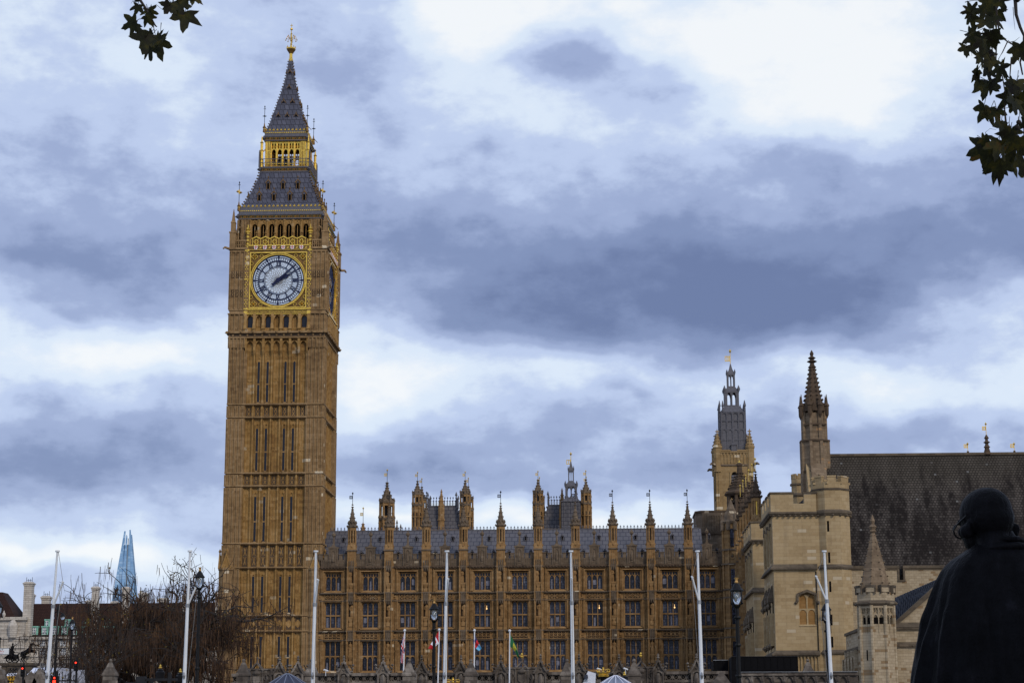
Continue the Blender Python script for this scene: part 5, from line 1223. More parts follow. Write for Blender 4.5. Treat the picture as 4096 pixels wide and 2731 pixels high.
for x in (-1.78, -0.9, 0.0, 0.9): arc_head(s_, x + 0.1, x + 0.78, 47.0, 47.7, -2.01, -1.75, 3); arc_head(s_, x + 0.1, x + 0.78, 49.9, 50.3, -1.99, -1.75, 3)
s_.prism([(-0.5, 45.2), (0.5, 45.2), (0, 45.8)], -2.5, -1.9); s_.box(-0.35, 0.35, -2.4, -1.9, 44.2, 45.2)
for x in (-2.0, -1.5): s_.lathe([(0.14, 50.5), (0.12, 51.3), (0.2, 51.4), (0.03, 52.3)], 6, x, -1.9)
o.rot4(s_); o.frus(-1.9, 1.9, -1.9, 1.9, 50.5, -1.2, 1.2, -1.2, 1.2, 51.5)
o.build('lead_lantern_base', 'vent_lead', VT)
o = MB(); lantern_stage(o, 1.12, 51.5, 53.9); o.frus(-1.1, 1.1, -1.1, 1.1, 53.9, -0.65, 0.65, -0.65, 0.65, 54.6); lantern_stage(o, 0.62, 54.6, 56.7); o.lathe([(0.6, 56.7), (0.25, 57.6), (0.07, 58.4)], 4, 0, 0, R(45)); o.build('open_stage', 'vent_lead', VT)
o = MB(); zt = 60.6; o.tube([(0, 0, 58.2), (0, 0, zt)], 0.055, 5); o.knob(0, 0, zt - 0.15, 0.2, 0.4)
for a, b_ in ((0.0, 0.12), (0.7, 0.82)): o.box(-0.85, -0.05, -0.04, 0.04, zt - 1.75 + a, zt - 1.75 + b_)
for a in (-0.85, -0.55, -0.35, -0.15): o.box(a, a + 0.1, -0.045, 0.045, zt - 1.63, zt - 1.05)
o.build('gilt_vane', 'gold', VT)

# ------------------------------------------------------------------ medieval hall
HL = thing('great_hall', 'long stone hall under a huge dark mossy slate roof with crenellated wall', 'hall', (25, 206, 0))
o = MB(); o.mat(0); o.box(-1.0, 60, -0.4, 1.2, 0, 17.1)
x = -0.6
notch = [(6.05, 6.65)] + [(6.05 + 4.6 * k, 6.65 + 4.6 * k) for k in range(1, 12)]
segs = []; p = -0.6
for a, b_ in notch: segs.append((p, a)); p = b_
for a, b_ in segs:
    o.mat(0); o.box(a, b_, -0.4, 0.4, 17.1, 18.3); o.mat(1); o.box(a - 0.12, b_ + 0.12, -0.56, 0.5, 18.3, 18.6); o.box(a, b_, -0.48, 0.45, 18.15, 18.3)
    for e in (a - 0.1, b_ - 0.08): o.box(e, e + 0.18, -0.5, 0.42, 17.1, 18.3)
for a, b_ in notch: o.mat(1); o.box(a - 0.1, b_ + 0.1, -0.54, 0.45, 16.95, 17.12)
o.mat(1); o.box(-1, 60, -0.6, 0.3, 14.6, 14.85)
o.build('wall', ['porch_stone', 'hall_trim'], HL)
o = MB(); o.prismx([(0.3, 17.6), (9.2, 31.55), (18.1, 17.6)], -0.6, 62); o.build('roof', 'hall_slate', HL)
o = MB(); o.box(-0.4, 62, 9.0, 9.4, 31.45, 31.72); o.build('ridge_lead', 'hall_trim', HL)
for px, kind in ((3870, 0), (3945, 1), (4056, 0)):
    xx, zz = at(px, 1775 if kind == 0 else 1738, 215.2)
    o = MB()
    if kind:
        o.mat(0); o.lathe([(0.4, 31.5), (0.3, 31.9), (0.22, 32.2), (0.34, 32.3), (0.2, 32.5), (0.16, 32.7), (0.36, 32.85), (0.16, 33.0), (0.14, 33.2), (0.26, 33.3), (0.05, 33.7)], 8)
        o.mat(1); vane(o, 0, 0, 33.5, 1.4, -1, 1, 1)
        t_ = thing('roof_finial', 'dark turned finial with gilt flag vane, tallest of three on hall ridge', 'finial', (xx, 215.2, 0))
    else:
        o.mat(0); o.lathe([(0.16, 31.5), (0.1, 31.9)], 6); o.mat(1); vane(o, 0, 0, 31.8, zz - 31.8, -1, 1, 1)
        t_ = thing('roof_vane', 'small gilt vane on the hall ridge, ' + ('left of the dark finial' if px < 3900 else 'right of the dark finial'), 'weather vane', (xx, 215.2, 0), group='gilt vanes on the hall ridge')
    o.build('rod', ['palace_dark', 'gold'], t_)
# gable wall with its tall crocketed pinnacle
GB = thing('gable_pinnacle', 'tall crocketed stone pinnacle rising from the steep end gable of the hall', 'pinnacle', (23.9, 215, 0))
o = MB(); o.mat(0); o.prismx([(-8.9, 17.5), (0, 32.0), (8.9, 17.5)], -1.15, 0.75); o.mat(1)
for s_ in (-1, 1): o.prismx([(s_ * 9.2, 17.6), (s_ * 8.6, 17.6), (0, 31.6), (0, 32.9)][::s_], -0.7 - 0.004 * s_, 0.95)
for k in range(9): o.mat(1); o.knob(0.1, -8.6 + k * 0.95, 18.6 + k * 1.5, 0.5, 0.45)
o.build('gable_wall', ['hall_stone', 'spire_stone'], GB)
o = MB(); o.mat(0); o.lathe([(1.42, 27.5), (1.42, 33.0), (1.2, 33.4), (1.12, 36.2)], 8)
for q in range(8):
    a = math.pi / 4 * q + R(22.5)
    for z0, z1, k in ((27.5, 33.0, 1.42), (33.2, 36.4, 1.2)): o.tube([(k * 1.05 * math.cos(a), k * 1.05 * math.sin(a), z0), (k * 1.05 * math.cos(a), k * 1.05 * math.sin(a), z1)], 0.24, 5)
    o.mat(1); k = 1.5; o.lathe([(0.05, 35.6), (0.2, 36.0), (0.22, 36.9), (0.3, 37.0), (0.14, 37.3), (0.03, 38.3)], 6, k * math.cos(a), k * math.sin(a)); o.mat(0)
    a = math.pi / 4 * q; b_ = MB(); arc_head(b_, -0.42, 0.42, 35.6, 36.4, -1.24, -1.05, 3); b_.prism([(-0.5, 36.4), (0.5, 36.4), (0, 37.4)], -1.3, -0.9); o.mat(1); b_.m = [1] * len(b_.f); o.ext(b_, Matrix.Rotation(a, 4, 'Z')); o.mat(0)
o.mat(1)
for z, k in ((33.0, 1.62), (34.8, 1.36), (36.4, 1.36), (29.6, 1.56)): o.lathe([(k, z), (k, z + 0.18)], 8)
spire(o, 0, 0, 36.5, 41.4, 1.05, 8, 0.24, 10, 0.2, prof=[(1.08, 36.5), (0.62, 39.2), (0.3, 41.4)])
o.lathe([(0.3, 41.3), (0.45, 41.45), (0.3, 41.6), (0.2, 41.9), (0.55, 42.1), (0.18, 42.3), (0.42, 42.5), (0.14, 42.7), (0.22, 43.0), (0.03, 43.4)], 8)
o.build('pinnacle', ['spire_stone', 'palace_dark'], GB)
BTu = thing('hall_rear_turret', 'small crenellated octagonal turret half hidden behind the crenellated stone tower', 'turret', (22.85, 223, 0))
o = MB(); o.mat(0); o.lathe([(0.85, 0), (0.85, 29.9)], 8); o.mat(1); o.lathe([(1.0, 29.2), (1.0, 29.4)], 8); o.lathe([(0.95, 27.9), (1.02, 28.1), (0.85, 28.3)], 8); o.mat(0)
for q in range(8): M_ = Matrix.Rotation(math.pi / 4 * q, 4, 'Z'); b_ = MB(); b_.box(0.6, 0.88, -0.2, 0.2, 29.9, 30.5); o.ext(b_, M_)
o.build('turret', ['hall_stone', 'hall_trim'], BTu)

# plain stone towers beside the hall
def crenel(mb, x0, x1, y0, y1, z0, z1, seq, axis='x'):
    """merlons along one side; seq of (start, end) fractions"""
    for a, b_ in seq:
        mb.mat(0)
        if axis == 'x': mb.box(x0 + (x1 - x0) * a, x0 + (x1 - x0) * b_, y0, y1, z0, z1); mb.mat(1); mb.box(x0 + (x1 - x0) * a - 0.1, x0 + (x1 - x0) * b_ + 0.1, y0 - 0.12, y1 + 0.1, z1, z1 + 0.16)
        else: mb.box(x0, x1, y0 + (y1 - y0) * a, y0 + (y1 - y0) * b_, z0, z1); mb.mat(1); mb.box(x0 - 0.12, x1 + 0.1, y0 + (y1 - y0) * a - 0.1, y0 + (y1 - y0) * b_ + 0.1, z1, z1 + 0.16)
HT = thing('crenellated_tower', 'plain warm stone tower with crenellated top, blocked two-light window and octagonal corner turret', 'tower', (17.2, 195, 0))
o = MB(); o.mat(0); o.box(0, 4.6, 0.36, 11.5, 0, 23.0); [o.box(*q) for q in ((0, 2.34, 0, 0.36, 0, 23.0), (4.06, 4.6, 0, 0.36, 0, 23.0), (2.34, 4.06, 0, 0.36, 0, 11.93), (2.34, 4.06, 0, 0.36, 15.15, 23.0))]; o.mat(1); 
o.frus(-0.16, 4.4, -0.16, 11.6, 22.75, -0.32, 4.4, -0.32, 11.7, 22.95); o.box(-0.36, 4.4, -0.36, 11.7, 22.95, 23.12); o.mat(0); o.box(-0.12, 4.4, -0.12, 11.6, 23.12, 23.95)
for k in range(8): o.mat(1); o.knob(0.1 + 0.55 * k, -0.25, 22.72, 0.17, 0.14)
for k in range(16): o.knob(-0.25, 0.4 + 0.7 * k, 22.72, 0.17, 0.14)
crenel(o, -0.12, 4.4, -0.12, 0.35, 23.95, 24.95, [(0, 0.5), (0.74, 1.0)]); crenel(o, -0.12, 0.35, 0.36, 11.6, 23.95, 24.95, [(0.02, 0.16), (0.28, 0.44), (0.56, 0.72), (0.84, 1.0)], 'y')
o.mat(1); o.frus(-0.3, 4.3, -0.3, 11.6, 17.55, -0.06, 4.3, -0.06, 11.6, 17.95); o.box(-0.34, 4.3, -0.34, 11.6, 17.4, 17.55)
o.frus(-0.4, 4.3, -0.4, 11.6, 9.2, -0.06, 4.3, -0.06, 11.6, 9.5); o.box(-0.44, 4.3, -0.44, 11.6, 9.02, 9.2)
o.mat(0)
for k in range(13): x = 0.05 + 0.34 * k; o.box(x - 0.05, x + 0.05, -0.18, 0.1, 4, 9.0); (arc_head(o, x + 0.05, x + 0.29, 8.5, 8.95, -0.16, 0.05, 2), arc_head(o, x + 0.05, x + 0.29, 6.9, 7.3, -0.15, 0.05, 2), o.box(x + 0.04, x + 0.3, -0.14, 0.05, 7.3, 7.5)) if k < 12 else None
# octagonal turret
cx_, cy_, r = 5.95, 1.2, 1.78
o.lathe([(r, 0), (r, 23.0)], 8, cx_, cy_); o.mat(1); o.lathe([(r * 1.04, 22.7), (r * 1.14, 22.95), (r * 1.14, 23.15), (r * 1.02, 23.3)], 8, cx_, cy_); o.mat(0); o.lathe([(r * 1.02, 23.2), (r * 1.02, 25.9)], 8, cx_, cy_); o.mat(1); o.lathe([(r * 1.06, 25.25), (r * 1.06, 25.42)], 8, cx_, cy_)
for z in (17.45, 9.1): o.lathe([(r * 1.09, z), (r * 1.11, z + 0.15), (r * 1.02, z + 0.42)], 8, cx_, cy_)
for q in range(8):
    M_ = shift(cx_, cy_, 0) @ Matrix.Rotation(math.pi / 4 * q, 4, 'Z'); b_ = MB(); b_.box(r * 0.78, r * 1.02, -0.42, 0.42, 25.9, 26.55); b_.box(r * 0.76, r * 1.05, -0.46, 0.46, 26.55, 26.68); b_.box(r * 0.8, r * 0.99, 0.42, 1.05, 25.85, 26.05); o.mat(0); o.ext(b_, M_)
    a = math.pi / 4 * q; o.mat(1); [o.knob(cx_ + r * 1.12 * math.cos(a + d), cy_ + r * 1.12 * math.sin(a + d), 22.72, 0.18, 0.15) for d in (0, R(22.5))]
o.build('wall', ['hall_stone', 'hall_trim'], HT)
sl = MB(); sl.box(-0.1, 0.1, -0.015, 0.1, 0, 1.05); s0 = None
for z in (21.1, 17.85 + 0.15, 15.15, 11.9, 9.75, 5.9):
    loc = (cx_ - 0.5, cy_ - r, z)
    if s0 is None: s0 = sl.build('slit_window', 'void_dark', HT, loc)
    else: dup(s0, loc)
WZ0, WZ1 = 11.95, 15.2
wn_ = MB(); wn_.mat(0); wn_.box(-0.84, 0.84, -0.02, 0.1, 0, 3.05); wn_.mat(1)
for s_ in (-0.84, 0.0, 0.84): wn_.box(s_ - 0.07, s_ + 0.07, -0.12, 0.1, 0, 3.0)
wn_.box(-0.84, 0.84, -0.11, 0.1, 1.52, 1.64); wn_.frus(-0.86, 0.86, -0.38, 0.05, -0.1, -0.85, 0.85, -0.1, 0.05, 0.08); arc_head(wn_, -0.87, 0.87, 2.35, 3.22, -0.26, -0.1, 8)
for s_ in (-1, 1): arc_head(wn_, min(s_ * 0.07, s_ * 0.77), max(s_ * 0.07, s_ * 0.77), 2.45, 2.98, -0.09, 0.05, 5); arc_head(wn_, min(s_ * 0.07, s_ * 0.77), max(s_ * 0.07, s_ * 0.77), 1.1, 1.52, -0.09, 0.05, 5)
wn_.mat(2); wn_.prism([(-1.05, 2.3), (-0.85, 2.3), (-0.85, 2.9), (0, 3.25), (0, 3.5), (-1.0, 3.1)], -0.5, -0.25); wn_.prism([(1.05, 2.3), (1.0, 3.1), (0, 3.5), (0, 3.25), (0.85, 2.9), (0.85, 2.3)], -0.504, -0.25); wn_.knob(-1.1, -0.42, 2.2, 0.2); wn_.knob(1.1, -0.42, 2.2, 0.2)
wn_.build('blocked_window', ['blocked_stone', 'hall_stone', 'hall_trim'], HT, (3.2, 0.3, WZ0))
nw = MB(); nw.mat(0)
for y in (1.8, 5.2, 8.6):
    nw.mat(1); nw.box(-0.03, 0.1, y - 0.45, y + 0.45, 18.3, 21.6); nw.box(-0.03, 0.1, y - 0.5, y + 0.5, 10.2, 14.6); nw.mat(0)
    for q in (-0.5, 0.5): nw.box(-0.15, 0.1, y + q - 0.08, y + q + 0.08, 18.2, 21.8); nw.box(-0.4, 0.1, y + q - 0.1, y + q + 0.1, 10.0, 13.2)
    nw.mat(2); nw.box(-0.55, 0.1, y - 0.75, y + 0.75, 14.3, 14.9); nw.frus(-0.5, 0.1, y - 0.6, y + 0.6, 14.9, -0.1, 0.1, y - 0.1, y + 0.1, 16.0); nw.knob(-0.45, y, 13.9, 0.3, 0.4); nw.knob(-0.3, y, 10.0, 0.35, 0.4); nw.prismx([(y - 0.55, 21.5), (y + 0.55, 21.5), (y, 22.2)], -0.2, 0.1)
nw.build('side_niche', ['hall_stone', 'void_dark', 'hall_trim'], HT)
dp = MB(); dp.tube([(4.15, -0.05, 17.2), (4.15, -0.05, 4.0)], 0.06, 6)
for x, y, z in ((4.9, -0.7, 13.2), (5.35, -0.75, 12.3)): dp.box(x - 0.12, x + 0.12, y - 0.25, y, z - 0.2, z + 0.1); dp.tube([(x, y, z), (x, y, z - 1.2)], 0.03, 5)
LG = copytree(HT); LG['label'] = 'lower plain stone tower with crenellated top, squeezed between palace wing and larger tower'; LG.location = (16.62, 213.5, -0.95); LG.name = 'crenellated_tower.001'
g2_ = 'plain crenellated towers beside the hall'; HT['group'] = g2_; LG['group'] = g2_
dp.build('wall_fittings', 'black_iron', HT)

# ------------------------------------------------------------------ porch with the stone-capped turret
PT = thing('porch_turret', 'pale octagonal turret with crocketed stone cone roof, before the slate roof of the hall', 'turret', (24.5, 176.2, 0))
r = 1.5
o = MB(); o.mat(0); o.lathe([(r, 0), (r, 10.1)], 8); o.lathe([(r * 0.86, 10.1), (r * 0.86, 12.6)], 8)
for q in range(8):
    a = math.pi / 4 * q + R(22.5); k = r * 0.98 / math.cos(R(22.5)); o.tube([(k * math.cos(a), k * math.sin(a), 0), (k * math.cos(a), k * math.sin(a), 12.6)], 0.16, 6)
    M_ = Matrix.Rotation(math.pi / 4 * q, 4, 'Z'); b_ = MB()
    b_.box(-0.5, 0.5, -r * 0.95, -r * 0.86, 10.1, 10.95); b_.box(-0.04, 0.04, -r * 0.98, -r * 0.86, 10.1, 12.5)
    for s_ in (-1, 1): x0, x1 = sorted((s_ * 0.04, s_ * 0.46)); arc_head(b_, x0, x1, 11.3, 11.75, -r * 0.97, -r * 0.86, 4); [arc_head(b_, x0 + d, x0 + d + 0.19, 12.05, 12.4, -r * 0.96, -r * 0.86, 3) for d in (0.01, 0.22)]; b_.box(x0, x1, -r * 0.95, -r * 0.86, 11.75, 11.85)
    b_.box(-0.55, 0.55, -r * 0.99, -r * 0.86, 12.38, 12.6); o.ext(b_, M_)
o.mat(1); o.lathe([(r * 1.0, 12.55), (r * 1.16, 12.75), (r * 1.16, 12.9), (r * 1.02, 13.05)], 8); o.mat(0); o.lathe([(r * 1.03, 13.0), (r * 1.03, 13.75)], 8); 
for q in range(8):
    o.mat(1); a = math.pi / 4 * q + R(22.5); o.knob(r * 1.22 * math.cos(a), r * 1.22 * math.sin(a), 12.78, 0.17)
    for da in (22.5,): M_ = Matrix.Rotation(math.pi / 4 * q + R(22.5), 4, 'Z'); b_ = MB(); b_.box(r * 0.86, r * 1.14, -0.36, 0.36, 13.75, 14.2); b_.box(r * 0.82, r * 1.2, -0.42, 0.42, 14.2, 14.38); b_.box(r * 0.9, r * 1.16, -0.44, -0.36, 13.6, 14.25); b_.box(r * 0.9, r * 1.16, 0.36, 0.44, 13.6, 14.25); o.mat(1); b_.m = [1] * len(b_.f); b_.m[:6] = [0] * 6; o.ext(b_, M_)
o.build('shaft', ['porch_stone', 'hall_trim'], PT)
o = MB()
for q in range(8):
    M_ = Matrix.Rotation(math.pi / 4 * q, 4, 'Z'); b_ = MB()
    for s_ in (-1, 1): x0, x1 = sorted((s_ * 0.06, s_ * 0.4)); b_.box(x0, x1, -r * 0.885, -r * 0.84, 10.95, 11.55)
    o.ext(b_, M_)
o.box(-0.72, -0.58, -r * 1.0, -r * 0.9, 7.9, 8.7) if False else None
o.build('openings', 'void_dark', PT)
o = MB(); o.box(-0.07, 0.07, -r - 0.01, -r + 0.1, 7.8, 8.7); o.build('slit_window', 'void_dark', PT, rotz=R(-45))
o = MB(); o.mat(0); spire(o, 0, 0, 13.7, 19.2, 1.36, 8, 0.16, 9, 0.12, prof=[(1.36, 13.7), (0.75, 16.6), (0.14, 19.2)]); o.lathe([(0.15, 19.1), (0.3, 19.25), (0.2, 19.4), (0.34, 19.65), (0.14, 19.9), (0.2, 20.2), (0.03, 20.75)], 8); o.build('cone_roof', 'spire_stone', PT)
PW = thing('porch_wing', 'pale stone porch with ribbed lead roof, raking gable coping and arched side wall', 'porch', (25.5, 178, 0))
o = MB(); o.mat(0); o.box(0.3, 14, 0, 1.0, 0, 10.7); o.mat(1); o.box(0.2, 14, -0.25, 1.1, 10.62, 10.8); o.frus(0.2, 14, -0.3, 1.1, 10.8, 0.2, 14, 0.1, 1.0, 11.25); o.box(0.2, 14, -0.28, 0.5, 9.1, 9.3); o.frus(0.2, 14, -0.28, 0.5, 9.3, 0.2, 14, -0.02, 0.5, 9.5); [o.knob(0.8 + 1.55 * k, -0.25, 9.15, 0.16) for k in range(8)]
o.mat(0); o.prism([(1.0, 11.2), (9.8, 11.2), (5.4, 14.8)], 0.25, 0.8); o.mat(1); o.prism([(0.8, 11.2), (1.3, 11.2), (5.4, 14.6), (9.5, 11.2), (10, 11.2), (5.4, 15.2)], 0.05, 0.95)
# side wall running back, with corbelled parapet and two flying arches
o.mat(0); o.prismx([(0, 0), (10, 0), (10, 10.5), (0, 10.5)], -2.3, -1.5); o.mat(1); o.box(-2.45, -1.4, -0.2, 10, 10.5, 10.75); o.box(-2.5, -1.5, 0, 10, 8.95, 9.15)
for k in range(14): o.knob(-2.45, 0.3 + 0.7 * k, 8.9, 0.2, 0.18)
o.mat(0)
for k in range(4):
    y = 0.9 + 2.3 * k; o.box(-2.75, -2.2, y - 0.16, y + 0.16, 0, 8.9); o.mat(1); o.box(-2.85, -2.2, y - 0.3, y + 0.3, 6.3, 6.6); o.mat(0)
    b_ = MB(); arc_head(b_, -0.95, 0.95, 6.6, 8.3, -0.25, 0.25, 6); o.ext(b_, Matrix.Translation((-2.5, y + 1.15, 0)) @ Matrix.Rotation(-math.pi / 2, 4, 'Z'))
o.build('wall', ['porch_stone', 'hall_trim'], PW)
o = MB(); A, B, C_, D_ = (0.95, 0.6, 11.25), (5.4, 0.6, 14.95), (7.4, 8.0, 16.2), (2.0, 6.5, 13.9)
o.add([A, B, C_, D_] + [(p[0] + 0.1, p[1] + 0.1, p[2] - 0.4) for p in (A, B, C_, D_)], [(0, 1, 2, 3), (7, 6, 5, 4), (0, 4, 5, 1), (1, 5, 6, 2), (2, 6, 7, 3), (3, 7, 4, 0)])
d1 = Vector(B) - Vector(A); d2 = Vector(D_) - Vector(A)
for k in range(22):
    t_ = k / 22; p0 = Vector(A) + d1 * t_; p1 = Vector(D_) + (Vector(C_) - Vector(D_)) * t_; o.tube([p0, p1], 0.045, 4)
o.build('lead_roof', 'porch_lead', PW)
o = MB(); o.mat(0); o.tube([(7.6, 4, 12), (7.6, 4, at(3785, 2235, 182)[1])], 0.12, 8); o.tube([(7.6, 4, at(3785, 2235, 182)[1] - 0.05), (7.6, 4, at(3785, 2231, 182)[1])], 0.3, 8)

# black works hoarding
for x0, x1, Y, z1, lab in ((9.97, 11.25, 176, 7.9, 'small black site hoarding box below the palace windows, with white top edge'), (11.3, 17.0, 172, 8.05, 'long black site hoarding at foot of the plain stone towers')):
    t_ = thing('site_hoarding', lab, 'hoarding', (x0, Y, 0), group='black hoardings below the stone towers')
    o = MB(); o.box(0, x1 - x0, 0, 4, 0, z1); n = int((x1 - x0) / 0.6) + 1
    for k in range(n + 1): o.box(k * (x1 - x0) / n - 0.03, k * (x1 - x0) / n + 0.03, -0.05, 0.0, 0, z1 + 0.02)
    o.box(-0.02, x1 - x0 + 0.02, -0.04, 0.02, z1 * 0.86, z1 * 0.86 + 0.06); o.build('panels', 'hoarding', t_)
    o = MB(); o.box(-0.03, x1 - x0 + 0.03, -0.08, 0.05, z1, z1 + 0.05); o.build('top_rail', 'grey_steel' if x0 < 10 else 'dark_metal', t_)

# ================================================================== LEFT BACKGROUND
o = MB(); o.box(-140, -40, 133.5, 345, -0.01, 2.4); struct('bridge_approach', o, 'asphalt')
# far glass skyscraper
sx0, _ = at(506, 2300, 3000)
SH = thing('glass_skyscraper', 'distant pointed blue glass skyscraper with splintered tip above the roofs', 'skyscraper', (sx0, 3000, 0))
def facet(mb, xb0, xb1, yb, xt0, xt1, yt, zt, th=2.0):
    """leaning glass pane of real thickness from ground to its own height"""
    mb.add([(xb0, yb, 0), (xb1, yb, 0), (xt1, yt, zt), (xt0, yt, zt), (xb0, yb + th, 0), (xb1, yb + th, 0), (xt1, yt + th, zt), (xt0, yt + th, zt)],
           [(0, 1, 2, 3), (7, 6, 5, 4), (0, 4, 5, 1), (1, 5, 6, 2), (2, 6, 7, 3), (3, 7, 4, 0)])
o = MB(); o.mat(0)
o.add([(-46, -20, 0), (-12, -34, 0), (12, -34, 0), (44, -18, 0), (44, 36, 0), (-46, 36, 0), (-5.0, -3, 290), (-2, -5, 290), (2.2, -5, 290), (4.8, -3, 290), (4.8, 5, 290), (-5.0, 5, 290)],
      [(0, 1, 7, 6), (2, 3, 9, 8), (3, 4, 10, 9), (4, 5, 11, 10), (5, 0, 6, 11), (6, 7, 8, 9, 10, 11)])
o.mat(1); o.add([(-12, -34, 0), (12, -34, 0), (-2, -5, 290), (2.2, -5, 290)], [(0, 1, 3, 2)])
o.mat(0)
facet(o, -50, -13.5, -24, -5.6, -3.4, -4, 311); facet(o, -9.5, 10, -39, -1.5, 0.8, -7, 303); facet(o, 13.0, 48, -22, 3.4, 5.4, -4, 313); facet(o, 20, 52, -10, 4.6, 6.2, 3, 306); facet(o, -56, -38, -10, -8.2, -6.2, 2, 296)
o.mat(1); o.box(-2.4, -1.2, -2, -1, 288, 305); o.box(1.0, 2.0, -2, -1, 288, 300)
for k in range(7): z = 150 + k * 20; hw_ = (12 * (1 - z / 290) + 2.2 * z / 290); y = -34 + 29 * z / 290; o.box(-hw_, hw_, y - 1.2, y, z, z + 1.2)
o.v = [(x * 0.9, y, z) for x, y, z in o.v]; o.build('glass_facets', ['tower_glass', 'grey_steel'], SH)

# long stone office block across the river
def W5(px, py): return at(px, py, 520)
CH = thing('riverside_office_block', 'long pale stone office block with steep brown tiled roof and green copper dormers', 'building', (-153, 520, 0))
def L5(px, py): x, z = at(px, py, 520); return x + 153, z
o = MB(); o.mat(0); x1 = 66
o.box(0, x1, 0, 18, 0, 27.2); o.mat(1); o.box(-0.6, x1, -0.9, 18, 26.6, 27.3); o.box(-0.3, x1, -0.5, 18, 24.4, 24.8); o.box(0, x1, -0.3, 18, 22.0, 22.4)
o.build('wall', ['far_stone', 'far_stone'], CH)
o = MB(); o.prismx([(0.2, 27.3), (4.8, 36.4), (14, 36.4), (18, 27.3)], -1.5, x1); o.build('roof', 'brown_tile', CH)
def cdormer(w_, h):
    o = MB(); o.mat(0); o.box(-w_ / 2, w_ / 2, 0, 3, 0, h); o.box(-w_ / 2 - 0.12, w_ / 2 + 0.3, -0.25, 3.2, h, h + 0.3); o.mat(1); o.box(-w_ / 2 + 0.2, w_ / 2 - 0.2, -0.06, 0.2, 0.12, h - 0.15)
    o.mat(2); o.box(-w_ / 2, -w_ / 2 + 0.2, -0.12, 0, 0, h); o.box(w_ / 2 - 0.2, w_ / 2, -0.12, 0, 0, h)
    o.mat(0); o.prismx([(0, 0), (3, 0), (2.6, h), (0, h)], w_ / 2, w_ / 2 + 0.25)
    return o
dA = cdormer(1.45, 2.0).build('copper_dormer', ['copper_green', 'sash_glass', 'copper_green'], CH)
pts = [(135 + 40.3 * k, 2537, 0.35) for k in range(16)]
for k, (px, py, y) in enumerate(pts):
    x, z = L5(px, py)
    if k == 0: dA.location = (x, y, z)
    else: dup(dA, (x, y, z))
dB = cdormer(1.2, 1.75).build('upper_dormer', ['copper_green', 'sash_glass', 'copper_green'], CH)
for k in range(8):
    x, z = L5(182 + 81 * k, 2505)
    if k == 0: dB.location = (x, 1.3, z)
    else: dup(dB, (x, 1.3, z))
ww = MB(); ww.mat(0); ww.box(-0.75, 0.75, -0.05, 0.1, 0, 1.6); ww.mat(1); ww.box(-0.95, -0.75, -0.12, 0.1, -0.2, 1.7); ww.box(0.75, 0.95, -0.12, 0.1, -0.2, 1.7); ww.box(-0.75, 0.75, -0.12, 0.1, 1.6, 1.8)
w0 = None
for row, (py, sc) in enumerate(((2585, 1.0), (2630, 1.6), (2690, 1.6))):
    for k in range(10):
        x, z = L5(170 + 81 * k, py)
        if w0 is None: w0 = ww.build('window', ['sash_glass', 'far_stone'], CH, (x, 0, z))
        else: dup(w0, (x, 0, z), scale=(1, 1, sc))
def chimney(px, ptop, pbot, wpx, depth):
    x, zt = L5(px, ptop); _, zb = L5(px, pbot); w_ = wpx / 15.0 / 2
    o = MB(); o.mat(0); o.box(-w_, w_, -w_, w_, zb - zt - 8, -0.9); o.box(-w_ * 1.12, w_ * 1.12, -w_ * 1.12, w_ * 1.12, -0.9, -0.45); o.box(-w_ * 1.28, w_ * 1.28, -w_ * 1.28, w_ * 1.28, -0.45, -0.12); o.frus(-w_ * 1.2, w_ * 1.2, -w_ * 1.2, w_ * 1.2, -0.12, -w_ * 0.8, w_ * 0.8, -w_ * 0.8, w_ * 0.8, 0.25)
    o.mat(1)
    for q in (-0.7, -0.25, 0.25, 0.7): o.tube([(w_ * q, 0, 0.2), (w_ * q, 0, 1.0 + (0.5 if abs(q) > 0.5 else 0))], 0.06, 4)
    o.box(-w_ * 0.7, w_ * 0.7, -0.04, 0.04, 0.6, 0.68)
    o.build('chimney', ['far_stone', 'dark_metal'], CH, (x, depth, zt))
for a in ((120, 2330, 2500, 33, -0.6), (90, 2368, 2440, 26, 8), (153, 2377, 2430, 32, 8), (328, 2394, 2430, 30, 9), (378, 2346, 2460, 26, 1.6), (428, 2398, 2430, 26, 9), (500, 2348, 2460, 26, 1.6), (543, 2362, 2430, 30, 9), (625, 2385, 2430, 36, 9), (740, 2375, 2440, 34, 4), (868, 2365, 2430, 30, 4)): chimney(*a)
PV = thing('corner_pavilion', 'pale rusticated stone pavilion with brown hipped roof at left edge, joined to office block', 'building', (-160.5, 517, 0))
o = MB(); o.mat(0); o.box(-14, 7.4, 0, 14, 0, 32.0)
for k in range(30): o.box(-14, 7.3, -0.12, 0, 1 + k * 1.0, 1.82 + k * 1.0)
o.box(-14.3, 7.9, -0.8, 14, 31.6, 32.4); o.box(-14, 8.3, -0.5, 14, 26.7, 27.3); o.box(-14, 7.6, -0.4, 14, 24.2, 24.6)
o.lathe([(0.9, 27), (1.1, 28), (1.3, 30), (0.9, 31), (0.4, 31.6)], 8, 4.5, -0.6); o.knob(2.0, -1.0, 33.0, 0.5, 1.2)
o.build('wall', 'far_stone', PV)
o = MB(); o.frus(-14, 4.6, 0.6, 13, 32.4, -10, -0.2, 4, 9, 39.3); o.build('roof', 'brown_tile', PV)

